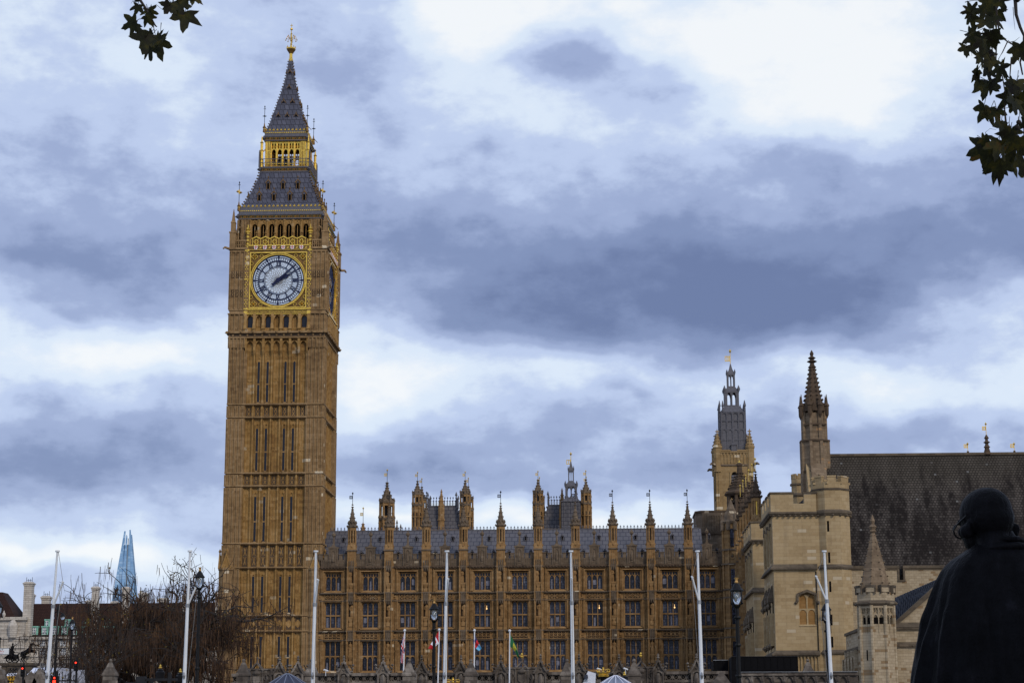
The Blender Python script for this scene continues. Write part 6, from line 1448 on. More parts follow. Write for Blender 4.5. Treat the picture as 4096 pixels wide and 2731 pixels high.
# chariot group on its plinth
BD = thing('chariot_statue', 'dark bronze chariot group with rearing horses and a spear-raising standing figure', 'statue', (-97.9, 330, 13.55))
o = MB(); o.mat(0); o.box(-3.0, 2.2, -1.6, 1.6, -13.5, -0.45); o.box(-3.3, 2.5, -1.9, 1.9, -0.45, -0.02); o.build('plinth', 'hall_trim', BD)
def horse(y, lift):
    o = MB()
    o.tube([(0.0, y, 1.55), (0.45, y, 1.6), (0.95, y, 1.85), (1.3, y, 2.15), (1.5, y, 2.45)], [0.34, 0.40, 0.38, 0.40, 0.26], 10)
    o.tube([(1.4, y, 2.2), (1.55, y, 2.75), (1.75, y, 3.1), (1.9, y, 3.25)], [0.3, 0.24, 0.18, 0.14], 8)
    o.tube([(1.78, y, 3.22), (2.05, y, 3.18), (2.4, y, 2.95), (2.52, y, 2.86)], [0.15, 0.16, 0.1, 0.07], 8); o.tube([(1.8, y - 0.06, 3.3), (1.78, y - 0.08, 3.48)], [0.05, 0.02], 4); o.tube([(1.8, y + 0.06, 3.3), (1.78, y + 0.08, 3.48)], [0.05, 0.02], 4)
    o.tube([(1.3, y, 2.5), (1.45, y, 2.95), (1.72, y, 3.32)], [0.1, 0.12, 0.06], 5)
    for dy, dx in ((-0.15, 0.0), (0.15, 0.3)):
        o.tube([(0.05 + dx * 0.3, y + dy, 1.5), (0.35 + dx, y + dy, 1.0), (0.1 + dx, y + dy, 0.62), (0.55 + dx, y + dy, 0.12), (0.72 + dx, y + dy, 0.02)], [0.28, 0.18, 0.1, 0.07, 0.09], 7)
        o.tube([(1.3, y + dy, 2.0), (1.9 + dx, y + dy, 2.0 + lift), (2.35 + dx * 0.6, y + dy, 1.9 + lift), (2.3 + dx * 0.6, y + dy, 1.55 + lift), (2.15 + dx * 0.6, y + dy, 1.35 + lift)], [0.2, 0.15, 0.09, 0.07, 0.08], 7)
    o.tube([(-0.25, y, 1.7), (-0.55, y, 1.4), (-0.6, y, 0.8)], [0.1, 0.14, 0.04], 6)
    return o
def remesh(o, size, smooth=6):
    m_ = o.modifiers.new('r', 'REMESH'); m_.mode = 'VOXEL'; m_.voxel_size = size; m_.use_smooth_shade = True
    if smooth: s_ = o.modifiers.new('s', 'SMOOTH'); s_.iterations = smooth; s_.factor = 0.5
    return o
remesh(horse(-0.75, 0.12).build('horse', 'bronze', BD, smooth=True), 0.05, 2); remesh(horse(0.75, -0.1).build('horse', 'bronze', BD, (-0.35, 0, 0), smooth=True), 0.05, 2)
o = MB(); o.tube([(-1.75, 0, 1.0), (-1.75, 0, 1.7), (-1.75, 0, 2.3), (-1.72, 0, 2.75), (-1.72, 0, 2.95)], [0.42, 0.3, 0.24, 0.3, 0.1], 10); o.ball((-1.7, 0, 3.18), 0.17, 8, 6, (1, 1, 1.2))
o.tube([(-1.95, 0.2, 2.75), (-2.35, 0.3, 2.55), (-2.25, 0.2, 2.05), (-1.9, 0.1, 2.2)], [0.1, 0.09, 0.08, 0.07], 6); o.tube([(-1.55, -0.25, 2.75), (-1.15, -0.4, 2.95), (-0.75, -0.5, 3.25)], [0.1, 0.08, 0.06], 6)
remesh(o.build('standing_figure', 'bronze', BD, smooth=True), 0.05, 2)
o = MB(); o.tube([(-0.7, -0.52, 3.45), (-1.35, -0.42, 1.5)], 0.03, 5); o.build('spear', 'bronze', BD)
for y in (-0.6, 0.6):
    o = MB(); o.tube([(-1.95, y, 0.9), (-1.9, y, 1.6), (-1.85, y, 2.1)], [0.42, 0.33, 0.16], 8); o.ball((-1.85, y, 2.32), 0.16, 8, 6); o.tube([(-1.75, y, 2.0), (-1.4, y, 1.75), (-1.1, y, 1.8)], [0.1, 0.08, 0.06], 6); remesh(o.build('crouching_figure', 'bronze', BD, smooth=True), 0.05, 2)
o = MB(); o.prism([(-2.6, 0.7), (-0.9, 0.7), (-0.8, 1.3), (-1.2, 1.5), (-2.3, 1.35), (-2.7, 0.95)], -0.9, 0.9); o.tube([(-1.0, 0, 0.85), (0.8, 0, 1.5)], 0.07, 6); o.box(-3.0, -2.5, -0.5, 0.5, 0.75, 0.95); o.build('chariot_body', 'bronze', BD)
for y in (-1.05, 1.05):
    o = MB(); ring(o, 0.52, 0.68, -0.1, 0.1, 24); ring(o, 0.0, 0.2, -0.16, 0.16, 12)
    for k in range(8): a = math.pi / 4 * k; o.tube([(0.1 * math.cos(a), 0, 0.1 * math.sin(a)), (0.6 * math.cos(a), 0, 0.6 * math.sin(a))], 0.05, 5)
    o.build('wheel', 'bronze', BD, (-1.75 + 0.25 * (y > 0), y, 0.7))

# ------------------------------------------------------------------ traffic
RB = thing('double_decker_bus', 'red double-decker bus partly cut by the left edge of the view', 'bus', (-49.2, 141, 2.4))
def rounded(o, x0, x1, y0, y1, z0, z1, r):
    o.prism([(x0, z0), (x1, z0), (x1, z1 - r), (x1 - r * 0.3, z1 - r * 0.3), (x1 - r, z1), (x0 + r, z1), (x0 + r * 0.3, z1 - r * 0.3), (x0, z1 - r)], y0, y1)
o = MB(); rounded(o, -4.8, 4.8, -1.25, 1.25, 0.3, 4.5, 0.35); o.build('body', 'bus_red', RB)
for z, n_ in ((1.3, 8), (3.0, 8)):
    o = MB(); o.box(-4.5, 4.5, -1.29, -1.2, z, z + 0.9); o.box(4.72, 4.83, -1.1, 1.1, z, z + 0.95); o.build('window_band', 'dark_glass', RB)
for x in (-3.2, 3.0):
    o = MB(); o.tube([(x, -1.3, 0.48), (x, -1.0, 0.48)], 0.48, 16); o.build('wheel', 'tyre', RB)
YV = thing('yellow_lorry', 'yellow box lorry with pale roof behind the low stone fence piers', 'lorry', (-45.2, 152, 2.4))
o = MB(); o.mat(0); o.box(-1.15, 1.05, 0, 5.5, 0.7, 3.75); o.mat(1); o.frus(-1.15, 1.05, -0.02, 5.5, 3.75, -1.0, 0.9, 0.2, 5.4, 3.98); o.build('box_body', ['van_yellow', 'coach_white'], YV)
o = MB(); o.mat(0); o.frus(-1.1, 1.0, -1.6, 0, 0.5, -1.0, 0.9, -1.2, 0, 2.6); o.mat(1); o.box(-0.95, 0.85, -1.5, -1.3, 1.5, 2.3); o.build('cab', ['van_yellow', 'dark_glass'], YV)
for x in (-0.95, 0.85):
    for y in (-0.9, 4.2): o = MB(); o.tube([(x - 0.13, y, 0.45), (x + 0.13, y, 0.45)], 0.45, 14); o.build('wheel', 'tyre', YV)
WC = thing('white_coach', 'rounded white coach with lit headlamps seen through bare twigs', 'coach', (-43.2, 151, 2.4))
o = MB(); n = 9
prof = [(-0.5, 0.5), (-0.55, 2.0), (-0.35, 3.3), (0.2, 4.05), (1.2, 4.38), (9, 4.42), (9, 0.5)]
o.prismx(prof, -1.15, 1.15)
vs_ = o.v; o.v = [(x * (1.0 if z < 3 else 0.86), y, z) for x, y, z in vs_]
o.build('body', 'coach_white', WC)
o = MB(); o.prismx([(-0.6, 1.9), (-0.5, 2.9), (-0.2, 2.95), (-0.2, 1.9)], -1.1, 1.1); o.box(1.08, 1.2, 0.3, 8.6, 1.9, 2.9); o.build('windscreen', 'dark_glass', WC)
for x in (-0.75, -0.4, 0.45, 0.75): o = MB(); o.box(x - 0.13, x + 0.13, -0.68, -0.5, 1.55, 1.72); o.build('headlamp', 'coach_lamp', WC)
for x in (-1.0, 1.0): o = MB(); o.tube([(x - 0.14, 1.2, 0.45), (x + 0.14, 1.2, 0.45)], 0.45, 14); o.build('wheel', 'tyre', WC)

def traffic_light(px, py, Y, lab, walk=False, zb=0.0, k_=0.62):
    x, z = at(px, py, Y); t_ = thing('traffic_light', lab, 'traffic light', (x, Y, zb), group='traffic lights at the junction'); z -= zb
    o = MB(); o.tube([(0, 0.1, 0), (0, 0.1, z + 0.3)], 0.06, 8); o.build('post', 'black_iron', t_)
    o = MB(); o.box(-0.17 * k_, 0.17 * k_, -0.1, 0.1, z - (0.45 if walk else 0.75) * k_, z + 0.2 * k_); o.box(-0.19 * k_, 0.19 * k_, -0.12, -0.02, z + 0.2 * k_, z + 0.24 * k_)
    for k in range(2 if walk else 3): o.tube([(0, -0.1, z - 0.28 * k * k_ + 0.02), (0, -0.2, z - 0.28 * k * k_ + 0.04)], 0.12 * k_, 10) if k else None
    o.build('signal_box', 'black_iron', t_)
    o = MB()
    if walk: o.tube([(0, -0.12, z - 0.1), (0, -0.12, z + 0.02)], 0.045, 8); o.ball((0, -0.12, z + 0.09), 0.03, 8, 6); [o.tube([(s_ * 0.02, -0.12, z - 0.1), (s_ * 0.025, -0.12, z - 0.2)], 0.02, 6) for s_ in (-1, 1)]
    else: o.tube([(0, -0.13, z), (0, -0.11, z)], 0.075 * k_, 14)
    o.build('red_lamp', 'signal_red', t_)
traffic_light(92, 2672, 112, 'black traffic light showing red, left of the white coach')
traffic_light(305, 2649, 112, 'black traffic light showing red, right of the domed stone pier')
traffic_light(221, 2722, 60, 'black pedestrian signal with red standing man beside leftmost tall white flagpole', True, k_=0.62)
t_ = thing('barrier_frame', 'dark metal barrier frame with horizontal bar under the brown tree', 'barrier', (-13.7, 62, 0))
o = MB(); z = 3.35; o.box(-0.95, 0.3, -0.04, 0.04, z - 0.04, z + 0.04); [o.box(x - 0.05, x + 0.05, -0.05, 0.05, 0, z + h) for x, h in ((-0.9, 0.06), (-0.5, 0.03), (0.06, 0.22))]; o.box(-1.0, -0.7, -0.12, 0.12, z - 0.4, z + 0.1); o.build('frame', 'dark_metal', t_)
o = MB(); o.box(-1.3, -0.98, -0.2, 0.1, z - 0.2, z - 0.08); o.build('floodlight', 'dark_metal', t_)

# street name sign (cut by the left edge in the photograph, built whole)
ss = thing('street_sign', 'white street name sign on a post at left edge', 'sign', (-19.75, 62, 0))
xr, zt = at(37, 2592, 62); _, zb = at(37, 2615, 62); sw = 1.02; sx_ = xr + 19.75
o = MB(); o.mat(0); o.box(sx_ - sw, sx_, -0.03, 0.0, zb, zt); o.mat(1); o.box(sx_ - sw - 0.015, sx_ + 0.015, -0.02, 0.01, zb - 0.015, zt + 0.015)
o.build('plate', ['sign_white', 'ink'], ss)
hh = zt - zb
def letters(name, body, size, x, z, m_, par, wmax=None, y=-0.04):
    tb = text_mb(body, size, 'LEFT'); wx = max(p[0] for p in tb.v); kx = wmax / wx if wmax else 1
    o = MB(); o.ext(tb, Matrix.Translation((x, y, z)) @ Matrix.Diagonal((kx, 0.5, 1, 1))); return o.build(name, m_, par)
letters('lettering', 'PARLIAMENT', hh * 0.34, sx_ - sw + 0.17, zb + hh * 0.68, 'ink', ss, sw - 0.34)
letters('lettering', 'SQUARE', hh * 0.34, sx_ - sw + 0.17, zb + hh * 0.38, 'ink', ss, sw * 0.44); letters('postcode', 'SW1', hh * 0.34, sx_ - 0.4, zb + hh * 0.38, 'flag_red', ss, 0.23)
letters('borough_name', 'CITY OF WESTMINSTER', hh * 0.14, sx_ - sw + 0.17, zb + hh * 0.1, 'flag_red', ss, sw - 0.34)
o = MB(); o.tube([(sx_ - 0.35, 0.06, 0), (sx_ - 0.35, 0.06, zt + 0.3)], 0.045, 8); o.knob(sx_ - 0.35, 0.06, zt + 0.32, 0.07); o.build('post', 'black_iron', ss)

# ------------------------------------------------------------------ brown autumn tree before the clock tower
def tree(name, label, cat, x, y, zb, seed, height, spread, limbs, pods, leaves, up=0.9, group=None, pod_len=(0.5, 1.5), twig=0.012, depth=4, lean=(0, 0), trunk_r=0.5, fork=0.22, droop=0.0):
    rnd = random.Random(seed); t_ = thing(name, label, cat, (x, y, zb), group=group)
    tr = MB(); cr = MB(); tips = []
    def grow(p, d, L, r, lev):
        n = 4; pts = [p]; rad = [r]
        for k in range(n):
            d = (d + Vector((rnd.gauss(0, 0.24), rnd.gauss(0, 0.24), rnd.gauss(0.03 if lev < 3 else droop, 0.18)))).normalized()
            p = p + d * (L / n); pts.append(p); rad.append(max(twig, r * (1 - 0.5 * (k + 1) / n)))
            if lev >= 2: tips.append((p.copy(), lev))
        (tr if lev < 3 else cr).tube(pts, rad, 6 if lev < 2 else 3 if lev > 2 else 4)
        if lev < depth:
            for k in range(limbs if lev == 0 else (4 if lev == 1 else 4 if lev == 2 else 3)):
                q = pts[-1] if (k == 0 or lev == 0) else pts[rnd.randint(2, n)]
                a = rnd.uniform(0, 6.283) if lev else 6.283 * k / limbs + rnd.uniform(-0.3, 0.3)
                side = Vector((math.cos(a) * spread, math.sin(a) * spread, 0))
                nd = (d * 0.75 + side * (1.0 if lev == 0 else 0.85) + Vector((0, 0, (up if lev == 0 else rnd.uniform(-0.15, 0.4))))).normalized()
                grow(q, nd, L * (rnd.uniform(0.62, 0.85) if lev else height * 0.36 / L * rnd.uniform(0.82, 1.2)), max(twig, r * (0.55 if lev else 0.6)), lev + 1)
    grow(Vector((0, 0, 0)), Vector((lean[0], lean[1], 1)).normalized(), height * fork, trunk_r, 0)
    cr.mat(1)
    for _ in range(pods):
        p, lev = rnd.choice(tips)
        if rnd.random() < (p.z / height - 0.62) * 1.9: continue
        p = p + Vector((rnd.gauss(0, 0.42), rnd.gauss(0, 0.42), rnd.gauss(0, 0.25)))
        L = rnd.uniform(*pod_len); w_ = rnd.uniform(0.012, 0.034); a = rnd.uniform(0, 3.14); dx, dy = w_ * math.cos(a), w_ * math.sin(a); sx2, sy2 = rnd.gauss(0, 0.12) * L, rnd.gauss(0, 0.12) * L
        cr.add([(p.x - dx, p.y - dy, p.z), (p.x + dx, p.y + dy, p.z), (p.x + dx + sx2 * 0.4, p.y + dy + sy2 * 0.4, p.z - L * 0.55), (p.x - dx + sx2 * 0.4, p.y - dy + sy2 * 0.4, p.z - L * 0.55), (p.x + sx2, p.y + sy2, p.z - L)], [(0, 1, 2, 3), (3, 2, 4)])
    cr.mat(2)
    for _ in range(leaves):
        p, lev = rnd.choice(tips); p = p + Vector((rnd.gauss(0, 0.3), rnd.gauss(0, 0.3), rnd.gauss(0, 0.3)))
        s_ = rnd.uniform(0.07, 0.15); u = Vector((rnd.gauss(0, 1), rnd.gauss(0, 1), rnd.gauss(0, 1))).normalized() * s_; v = u.cross(Vector((rnd.gauss(0, 1), rnd.gauss(0, 1), rnd.gauss(0, 1)))).normalized() * s_ * 0.6
        cr.add([p - u, p + v, p + u, p - v], [(0, 1, 2, 3)])
    tr.build('trunk', 'bark', t_, smooth=True)
    cr.build('crown', ['bark', 'brown_pods', 'yellow_leaf'], t_)
    return t_
tree('pod_tree', 'broad dark tree hung with brown autumn pods, in front of clock tower base', 'tree', -37.4, 172, 0, 11, 15.0, 1.0, 8, 24000, 600, up=0.66, lean=(0.15, 0), trunk_r=0.62, fork=0.25, depth=5, droop=-0.05)
for k, (px, Y, h, sd, lab) in enumerate(((205, 118, 5.6, 3, 'leafless shrub of thin twigs beside leftmost tall white flagpole'), (262, 150, 7.2, 5, 'bare thin tree behind the domed stone pier at left'), (325, 155, 7.6, 8, 'bare twiggy tree between domed stone pier and the brown pod tree'))):
    x, _ = at(px, 2700, Y); tree('bare_tree', lab, 'tree', x, Y, 0 if Y < 130 else 2.4, sd, h, 0.75, 6, 0, 20, up=1.1, group='leafless trees at the left', trunk_r=0.09, twig=0.009, depth=4, fork=0.3)

# ------------------------------------------------------------------ stone fence of the palace yard
FN = thing('stone_fence', 'blackened gothic stone fence with pierced parapet and crocketed gables', 'fence', (-9, 152, 0))
o = MB(); X0, X1 = -19.6, 18.7
o.mat(0); o.box(X0, X1, 0, 0.6, 0, 5.5); o.box(X0, X1, -0.12, 0.7, 5.42, 5.6); o.box(X0, X1, -0.14, 0.7, 6.02, 6.24); o.mat(1); o.box(X0, X1, 0.42, 0.5, 5.6, 6.02); o.mat(0)
x = X0 + 0.3
while x < X1 - 0.3:
    q = MB(); ring(q, 0.15, 0.235, 0.0, 0.3, 10); o.ext(q, shift(x, 0.05, 5.81)); o.box(x + 0.235, x + 0.305, 0.0, 0.3, 5.58, 6.04); o.knob(x, 0.2, 5.81, 0.1)
    for a in (45, 135, 225, 315): o.box(x + 0.17 * math.cos(R(a)) - 0.03, x + 0.17 * math.cos(R(a)) + 0.03, 0.02, 0.3, 5.81 + 0.17 * math.sin(R(a)) - 0.03, 5.81 + 0.17 * math.sin(R(a)) + 0.03)
    o.box(x - 0.06, x + 0.06, -0.1, 0.1, 3.0, 5.42); arc_head(o, x + 0.06, x + 0.48, 5.0, 5.4, -0.08, 0.05, 3)
    x += 0.54
o.build('parapet_wall', ['fence_stone', 'void_dark'], FN)
def gablet():
    o = MB(); o.mat(0); o.box(-0.3, 0.3, -0.22, 0.7, 0, 6.25)
    for s_ in (-1, 1):
        o.box(s_ * 0.38 - 0.07, s_ * 0.38 + 0.07, -0.45, 0.4, 0, 6.2); o.prism([(s_ * 0.62, 6.12), (s_ * 0.48, 6.12), (s_ * 0.22, 6.5), (0, 7.0), (0, 7.2), (s_ * 0.3, 6.62)][::-s_], -0.5 - 0.004 * s_, -0.1)
        for k in range(4): t_ = (k + 0.5) / 4; o.knob(s_ * (0.56 - 0.52 * t_), -0.3, 6.25 + 0.85 * t_ ** 1.2, 0.11, 0.1)
        for k in range(3): o.knob(s_ * (0.55 + 0.05 * k), 0.25, 6.35 + 0.24 * k, 0.13, 0.12); o.tube([(s_ * 0.4, 0.3, 6.1), (s_ * 0.6, 0.28, 6.5), (s_ * 0.35, 0.28, 6.9)], [0.08, 0.06, 0.04], 5)
    o.prism([(-0.45, 6.2), (0.45, 6.2), (0, 6.98)], -0.3, 0.2); o.knob(0, -0.3, 6.45, 0.14); o.lathe([(0.08, 6.9), (0.06, 7.2), (0.13, 7.27), (0.05, 7.36), (0.1, 7.45), (0.02, 7.6)], 6, 0, -0.25)
    o.lathe([(0.1, 5.2), (0.16, 5.6), (0.13, 5.95), (0.06, 6.1)], 6, 0, -0.36); arc_head(o, -0.3, 0.3, 5.9, 6.2, -0.42, -0.2, 3); o.box(-0.34, 0.34, -0.48, -0.2, 4.9, 5.1)
    for q in (-0.2, 0.0, 0.2): o.box(q - 0.04, q + 0.04, -0.36, -0.2, 5.1, 5.9)
    return o
g0 = None
for x in (-24.82, -23.4, -19.84, -16.79, -13.82, -10.78, -7.71, -4.65, -1.7, 1.37, 4.36, 7.29):
    loc = (x + 9, 0, 0)
    if g0 is None: g0 = gablet().build('crocketed_gable', 'fence_stone', FN, loc)
    else: dup(g0, loc)
def arms(par, x, gilt):
    o = MB(); o.mat(0); o.box(-1.15, 1.15, -0.2, 0.6, 5.2, 6.5); o.box(-1.25, 1.25, -0.3, 0.6, 6.5, 6.62)
    for s_ in (-1, 1): o.prism([(s_ * 0.62, 6.45), (s_ * 0.45, 6.45), (0, 6.95), (0, 7.12)][::-s_], -0.36 - 0.004 * s_, 0.2); o.box(s_ * 1.15 - 0.08, s_ * 1.15 + 0.08, -0.32, 0.3, 5, 6.5); o.box(s_ * 0.48 - 0.05, s_ * 0.48 + 0.05, -0.3, 0.0, 5.3, 6.5); q = MB(); ring(q, 0.2, 0.28, -0.3, 0, 12); o.ext(q, shift(s_ * 0.82, 0, 5.95)); o.tube([(s_ * 0.72, -0.3, 5.4), (s_ * 0.86, -0.32, 5.8), (s_ * 0.75, -0.3, 6.15)], [0.1, 0.12, 0.06], 6)
    o.prism([(-0.3, 6.1), (-0.28, 5.6), (0, 5.35), (0.28, 5.6), (0.3, 6.1)], -0.34, 0); o.lathe([(0.24, 6.15), (0.28, 6.25), (0.22, 6.4), (0.06, 6.5)], 8, 0, -0.25); o.lathe([(0.06, 6.95), (0.05, 7.35)], 6)
    if gilt: o.mat(1); o.lathe([(0.05, 7.3), (0.12, 7.42), (0.05, 7.5), (0.09, 7.58), (0.02, 7.7)], 6)
    else: o.knob(0, 0, 7.4, 0.1, 0.15)
    o.build('arms_panel', ['fence_stone', 'gold'], par, (x, 0, 0))
arms(FN, -26.61 + 9, False); arms(FN, -6.1 + 9, True); arms(FN, 3.05 + 9, True)
for x in (1.95, 7.5):                        # cctv cameras on the parapet
    pass
def pier(px, Y, lab, k=1.0):
    x, zt = at(px, 2636, Y); t_ = thing('stone_pier', lab, 'pier', (x, Y, 0), group='capped stone fence piers')
    o = MB(); s_ = Y / 143.0 * k; w_ = 0.46 * s_; zc = zt - 1.5 * s_
    o.mat(0); o.box(-w_, w_, -w_, w_, 0, zc); q = MB()
    q.prism([(-w_ * 1.25, zc - 0.75 * s_), (w_ * 1.25, zc - 0.75 * s_), (w_ * 1.15, zc - 0.62 * s_), (0, zc + 0.0), (-w_ * 1.15, zc - 0.62 * s_)], -w_ * 1.2, -w_ * 0.9); q.prism([(-w_ * 0.55, zc - 1.6 * s_), (-w_ * 0.38, zc - 1.6 * s_), (0, zc - 0.45 * s_), (w_ * 0.38, zc - 1.6 * s_), (w_ * 0.55, zc - 1.6 * s_), (0, zc - 0.2 * s_)], -w_ * 1.3, -w_ * 1.1); q.knob(0, -w_ * 1.1, zc - 0.85 * s_, 0.16)
    o.rot4(q); o.box(-w_ * 1.12, w_ * 1.12, -w_ * 1.12, w_ * 1.12, zc + 0.32 * s_, zc + 0.44 * s_); o.box(-w_ * 0.95, w_ * 0.95, -w_ * 0.95, w_ * 0.95, zc, zc + 0.34 * s_)
    z = zc + 0.44 * s_
    o.lathe([(w_ * 1.08, z), (w_ * 0.72, z + 0.34 * s_), (w_ * 0.66, z + 0.36 * s_), (w_ * 0.3, z + 0.8 * s_), (0.08, z + 0.86 * s_)], 4, 0, 0, R(45)); o.ball((0, 0, z + 0.98 * s_), 0.13 * s_, 10, 8)
    o.build('pier', 'fence_stone', t_)
for px, lab in ((975, 'capped stone pier in front of clock tower, beside the brown tree'), (1247, 'capped stone pier half hidden by the tall white flagpole before the palace left end'), (1637, 'capped stone pier below the union flag'), (1884, 'capped stone pier below the navy, red and pale blue flag'), (2268, 'capped stone pier just left of the central tall white flagpole'), (2536, 'capped stone pier right of the pale pointed canopy'), (3231, 'capped stone pier before the plain stone tower with blocked window')):
    pier(px, 143, lab, 0.92 if px == 3231 else 1.0)
pier(443, 138, 'domed stone pier beside the red pedestrian signal at left', 1.0)
fp = None
for px, lab in ((6, 'gabled low stone pier at left edge below the red bus'), (88, 'gabled low stone pier right of the yellow lorry'), (128, 'widest gabled low stone pier under the white coach'), (163, 'gabled low stone pier by foot of leftmost flagpole')):
    x, zt = at(px, 2675 if px != 128 else 2690, 124); t_ = thing('gabled_pier', lab, 'pier', (x, 124, 0), group='gabled low stone piers at the left')
    o = MB(); k = 1.5 if px == 128 else 1.0; o.box(-0.3 * k, 0.3 * k, -0.3, 0.3, 0, zt - 1.0); o.prism([(-0.48 * k, zt - 1.1), (0.48 * k, zt - 1.1), (0.3 * k, zt - 0.55), (0.08, zt), (-0.08, zt), (-0.3 * k, zt - 0.55)], -0.42, 0.42); o.knob(0, -0.2, zt, 0.1, 0.15); o.prism([(-0.2, zt - 1.2), (0.2, zt - 1.2), (0, zt - 0.5)], -0.5, -0.4); o.build('pier', 'fence_stone', t_)
t_ = thing('iron_railing', 'black iron railing with gilt crown tips between low stone piers at left', 'railing', (-38, 124.2, 0)); o = MB(); zr = at(60, 2705, 124)[1]
for k in range(46): x = -4 + k * 0.19; o.mat(0); o.box(x - 0.02, x + 0.02, -0.02, 0.02, 0, zr + 0.1 * (k % 3)); o.knob(x, 0, zr + 0.1 * (k % 3) + 0.05, 0.05, 0.1)
o.box(-4.2, 4.8, -0.03, 0.03, zr - 0.3, zr - 0.22)
for px in (36, 48, 59): x = at(px, 2700, 124)[0] + 38; o.mat(0); q = MB(); ring(q, 0.14, 0.18, -0.02, 0.02, 14); o.ext(q, shift(x, 0, zr + 0.28)); o.knob(x, 0, zr + 0.5, 0.06, 0.1); o.mat(1); o.knob(x, 0, zr - 0.1, 0.06)
o.build('bars', ['black_iron', 'old_gold'], t_)
# nearer wall on the right with pointed openings
RW = thing('arcaded_yard_wall', 'low grey stone wall with row of pointed niches below the plain stone tower', 'wall', (9.6, 140, 0)); o = MB(); L = 8.4
o.mat(0); o.box(0, L, 0, 0.5, 0, 5.55); o.mat(0); o.frus(-0.05, L, -0.2, 0.5, 5.55, -0.02, L, -0.05, 0.5, 5.78)
for k in range(11):
    x = 0.25 + 0.75 * k; o.box(x - 0.08, x + 0.08, -0.2, 0.05, 0, 5.5); o.knob(x, -0.2, 5.15, 0.1, 0.2)
    if k < 10: arc_head(o, x + 0.08, x + 0.67, 4.75, 5.45, -0.16, 0.03, 5)
o.build('wall', 'fence_stone', RW); o = MB(); o.box(0, L, -0.24, -0.1, 5.79, 5.82); o.build('lead_capping', 'grey_steel', RW)
x, zt = at(2885, 2690, 147); t_ = thing('gabled_pier', 'small gabled stone pier below black hoarding, left of the right-hand lamp post', 'pier', (x, 147, 0)); o = MB(); o.box(-0.45, 0.45, -0.4, 0.4, 0, zt - 0.5); o.lathe([(0.75, zt - 0.85), (0.62, zt - 0.7), (0.15, zt), (0.03, zt + 0.15)], 4, 0, 0, R(45)); o.box(-0.7, 0.7, -0.55, 0.55, zt - 1.0, zt - 0.85); o.build('pier', 'fence_stone', t_)

# ================================================================== FLAGPOLES, LAMPS, FLAGS
def tall_pole(px, lab, lat):
    Y = 100.0; x, zt = at(px, 2205, Y); x0, _ = at(px, 2600, Y)
    t_ = thing('yard_flagpole', lab, 'flagpole', (x, Y, 0), group='tall white flagpoles with short yards')
    xb = {230: -0.42, 760: -0.17, 1264: -0.09, 1788: -0.16, 2284: 0.06, 2790: 0.12, 3297: 0.2}[px]   # the masts are not quite plumb
    o = MB(); zj = 8.2; xj = xb * (1 - zj / zt)
    o.tube([(xb, 0, 0), (xb * 0.6, 0, zt * 0.4), (xj, 0, zj)], [0.105, 0.098, 0.08], 12); o.tube([(xj, 0, zj), (0, 0, zt)], [0.07, 0.055], 12); o.tube([(0, 0, zt - 0.02), (0, 0, zt + 0.06)], 0.12, 12); o.build('mast', 'white_paint', t_, smooth=False)
    yl = -math.sqrt(max(0.0, 0.66 ** 2 - lat ** 2)); tip = (xj + lat, yl, zj + 1.12)
    o = MB(); o.tube([(xj, 0, zj - 0.1), tip], [0.042, 0.05], 8); o.tube([(tip[0] - 0.02, tip[1], tip[2]), (tip[0] + 0.02, tip[1], tip[2] + 0.06)], 0.07, 8); o.build('yard', 'white_paint', t_)
    o = MB(); o.tube([(xj, 0, zj - 0.16), (xj, 0, zj + 0.02)], 0.105, 10); o.build('collar', 'grey_steel', t_)
    o = MB(); o.tube([(0.05, 0, zt), (tip[0], tip[1], tip[2] + 0.05)], 0.011, 4); o.tube([tip, (xb * 0.75 + lat * 0.25, yl * 0.4 - 0.15, 3.0), (xb, -0.17, 1.2)], 0.011, 4); o.build('halyard', 'white_rope', t_)
    o = MB(); zc = at(px, 2700, Y)[1]; o.tube([(xb * 0.6 + 0.0, -0.11, zc - 0.16), (xb * 0.6, -0.14, zc), (xb * 0.6, -0.11, zc + 0.16)], [0.05, 0.09, 0.03], 6); o.build('rope_cleat', 'grey_steel', t_)
tall_pole(230, 'tall white flagpole farthest left, standing in front of the pale office block', 0.55)
tall_pole(760, 'tall white flagpole in front of the brown pod tree', 0.58)
tall_pole(1264, 'tall white flagpole at right edge of clock tower', 0.24)
tall_pole(1788, 'tall white flagpole just right of the maple leaf flag', 0.15)
tall_pole(2284, 'tall white flagpole in front of palace middle, right of the green flag', 0.02)
tall_pole(2790, 'tall white flagpole before the last palace bays, left of black hoarding', -0.35)
tall_pole(3297, 'tall white flagpole in front of the plain crenellated stone tower', -0.53)

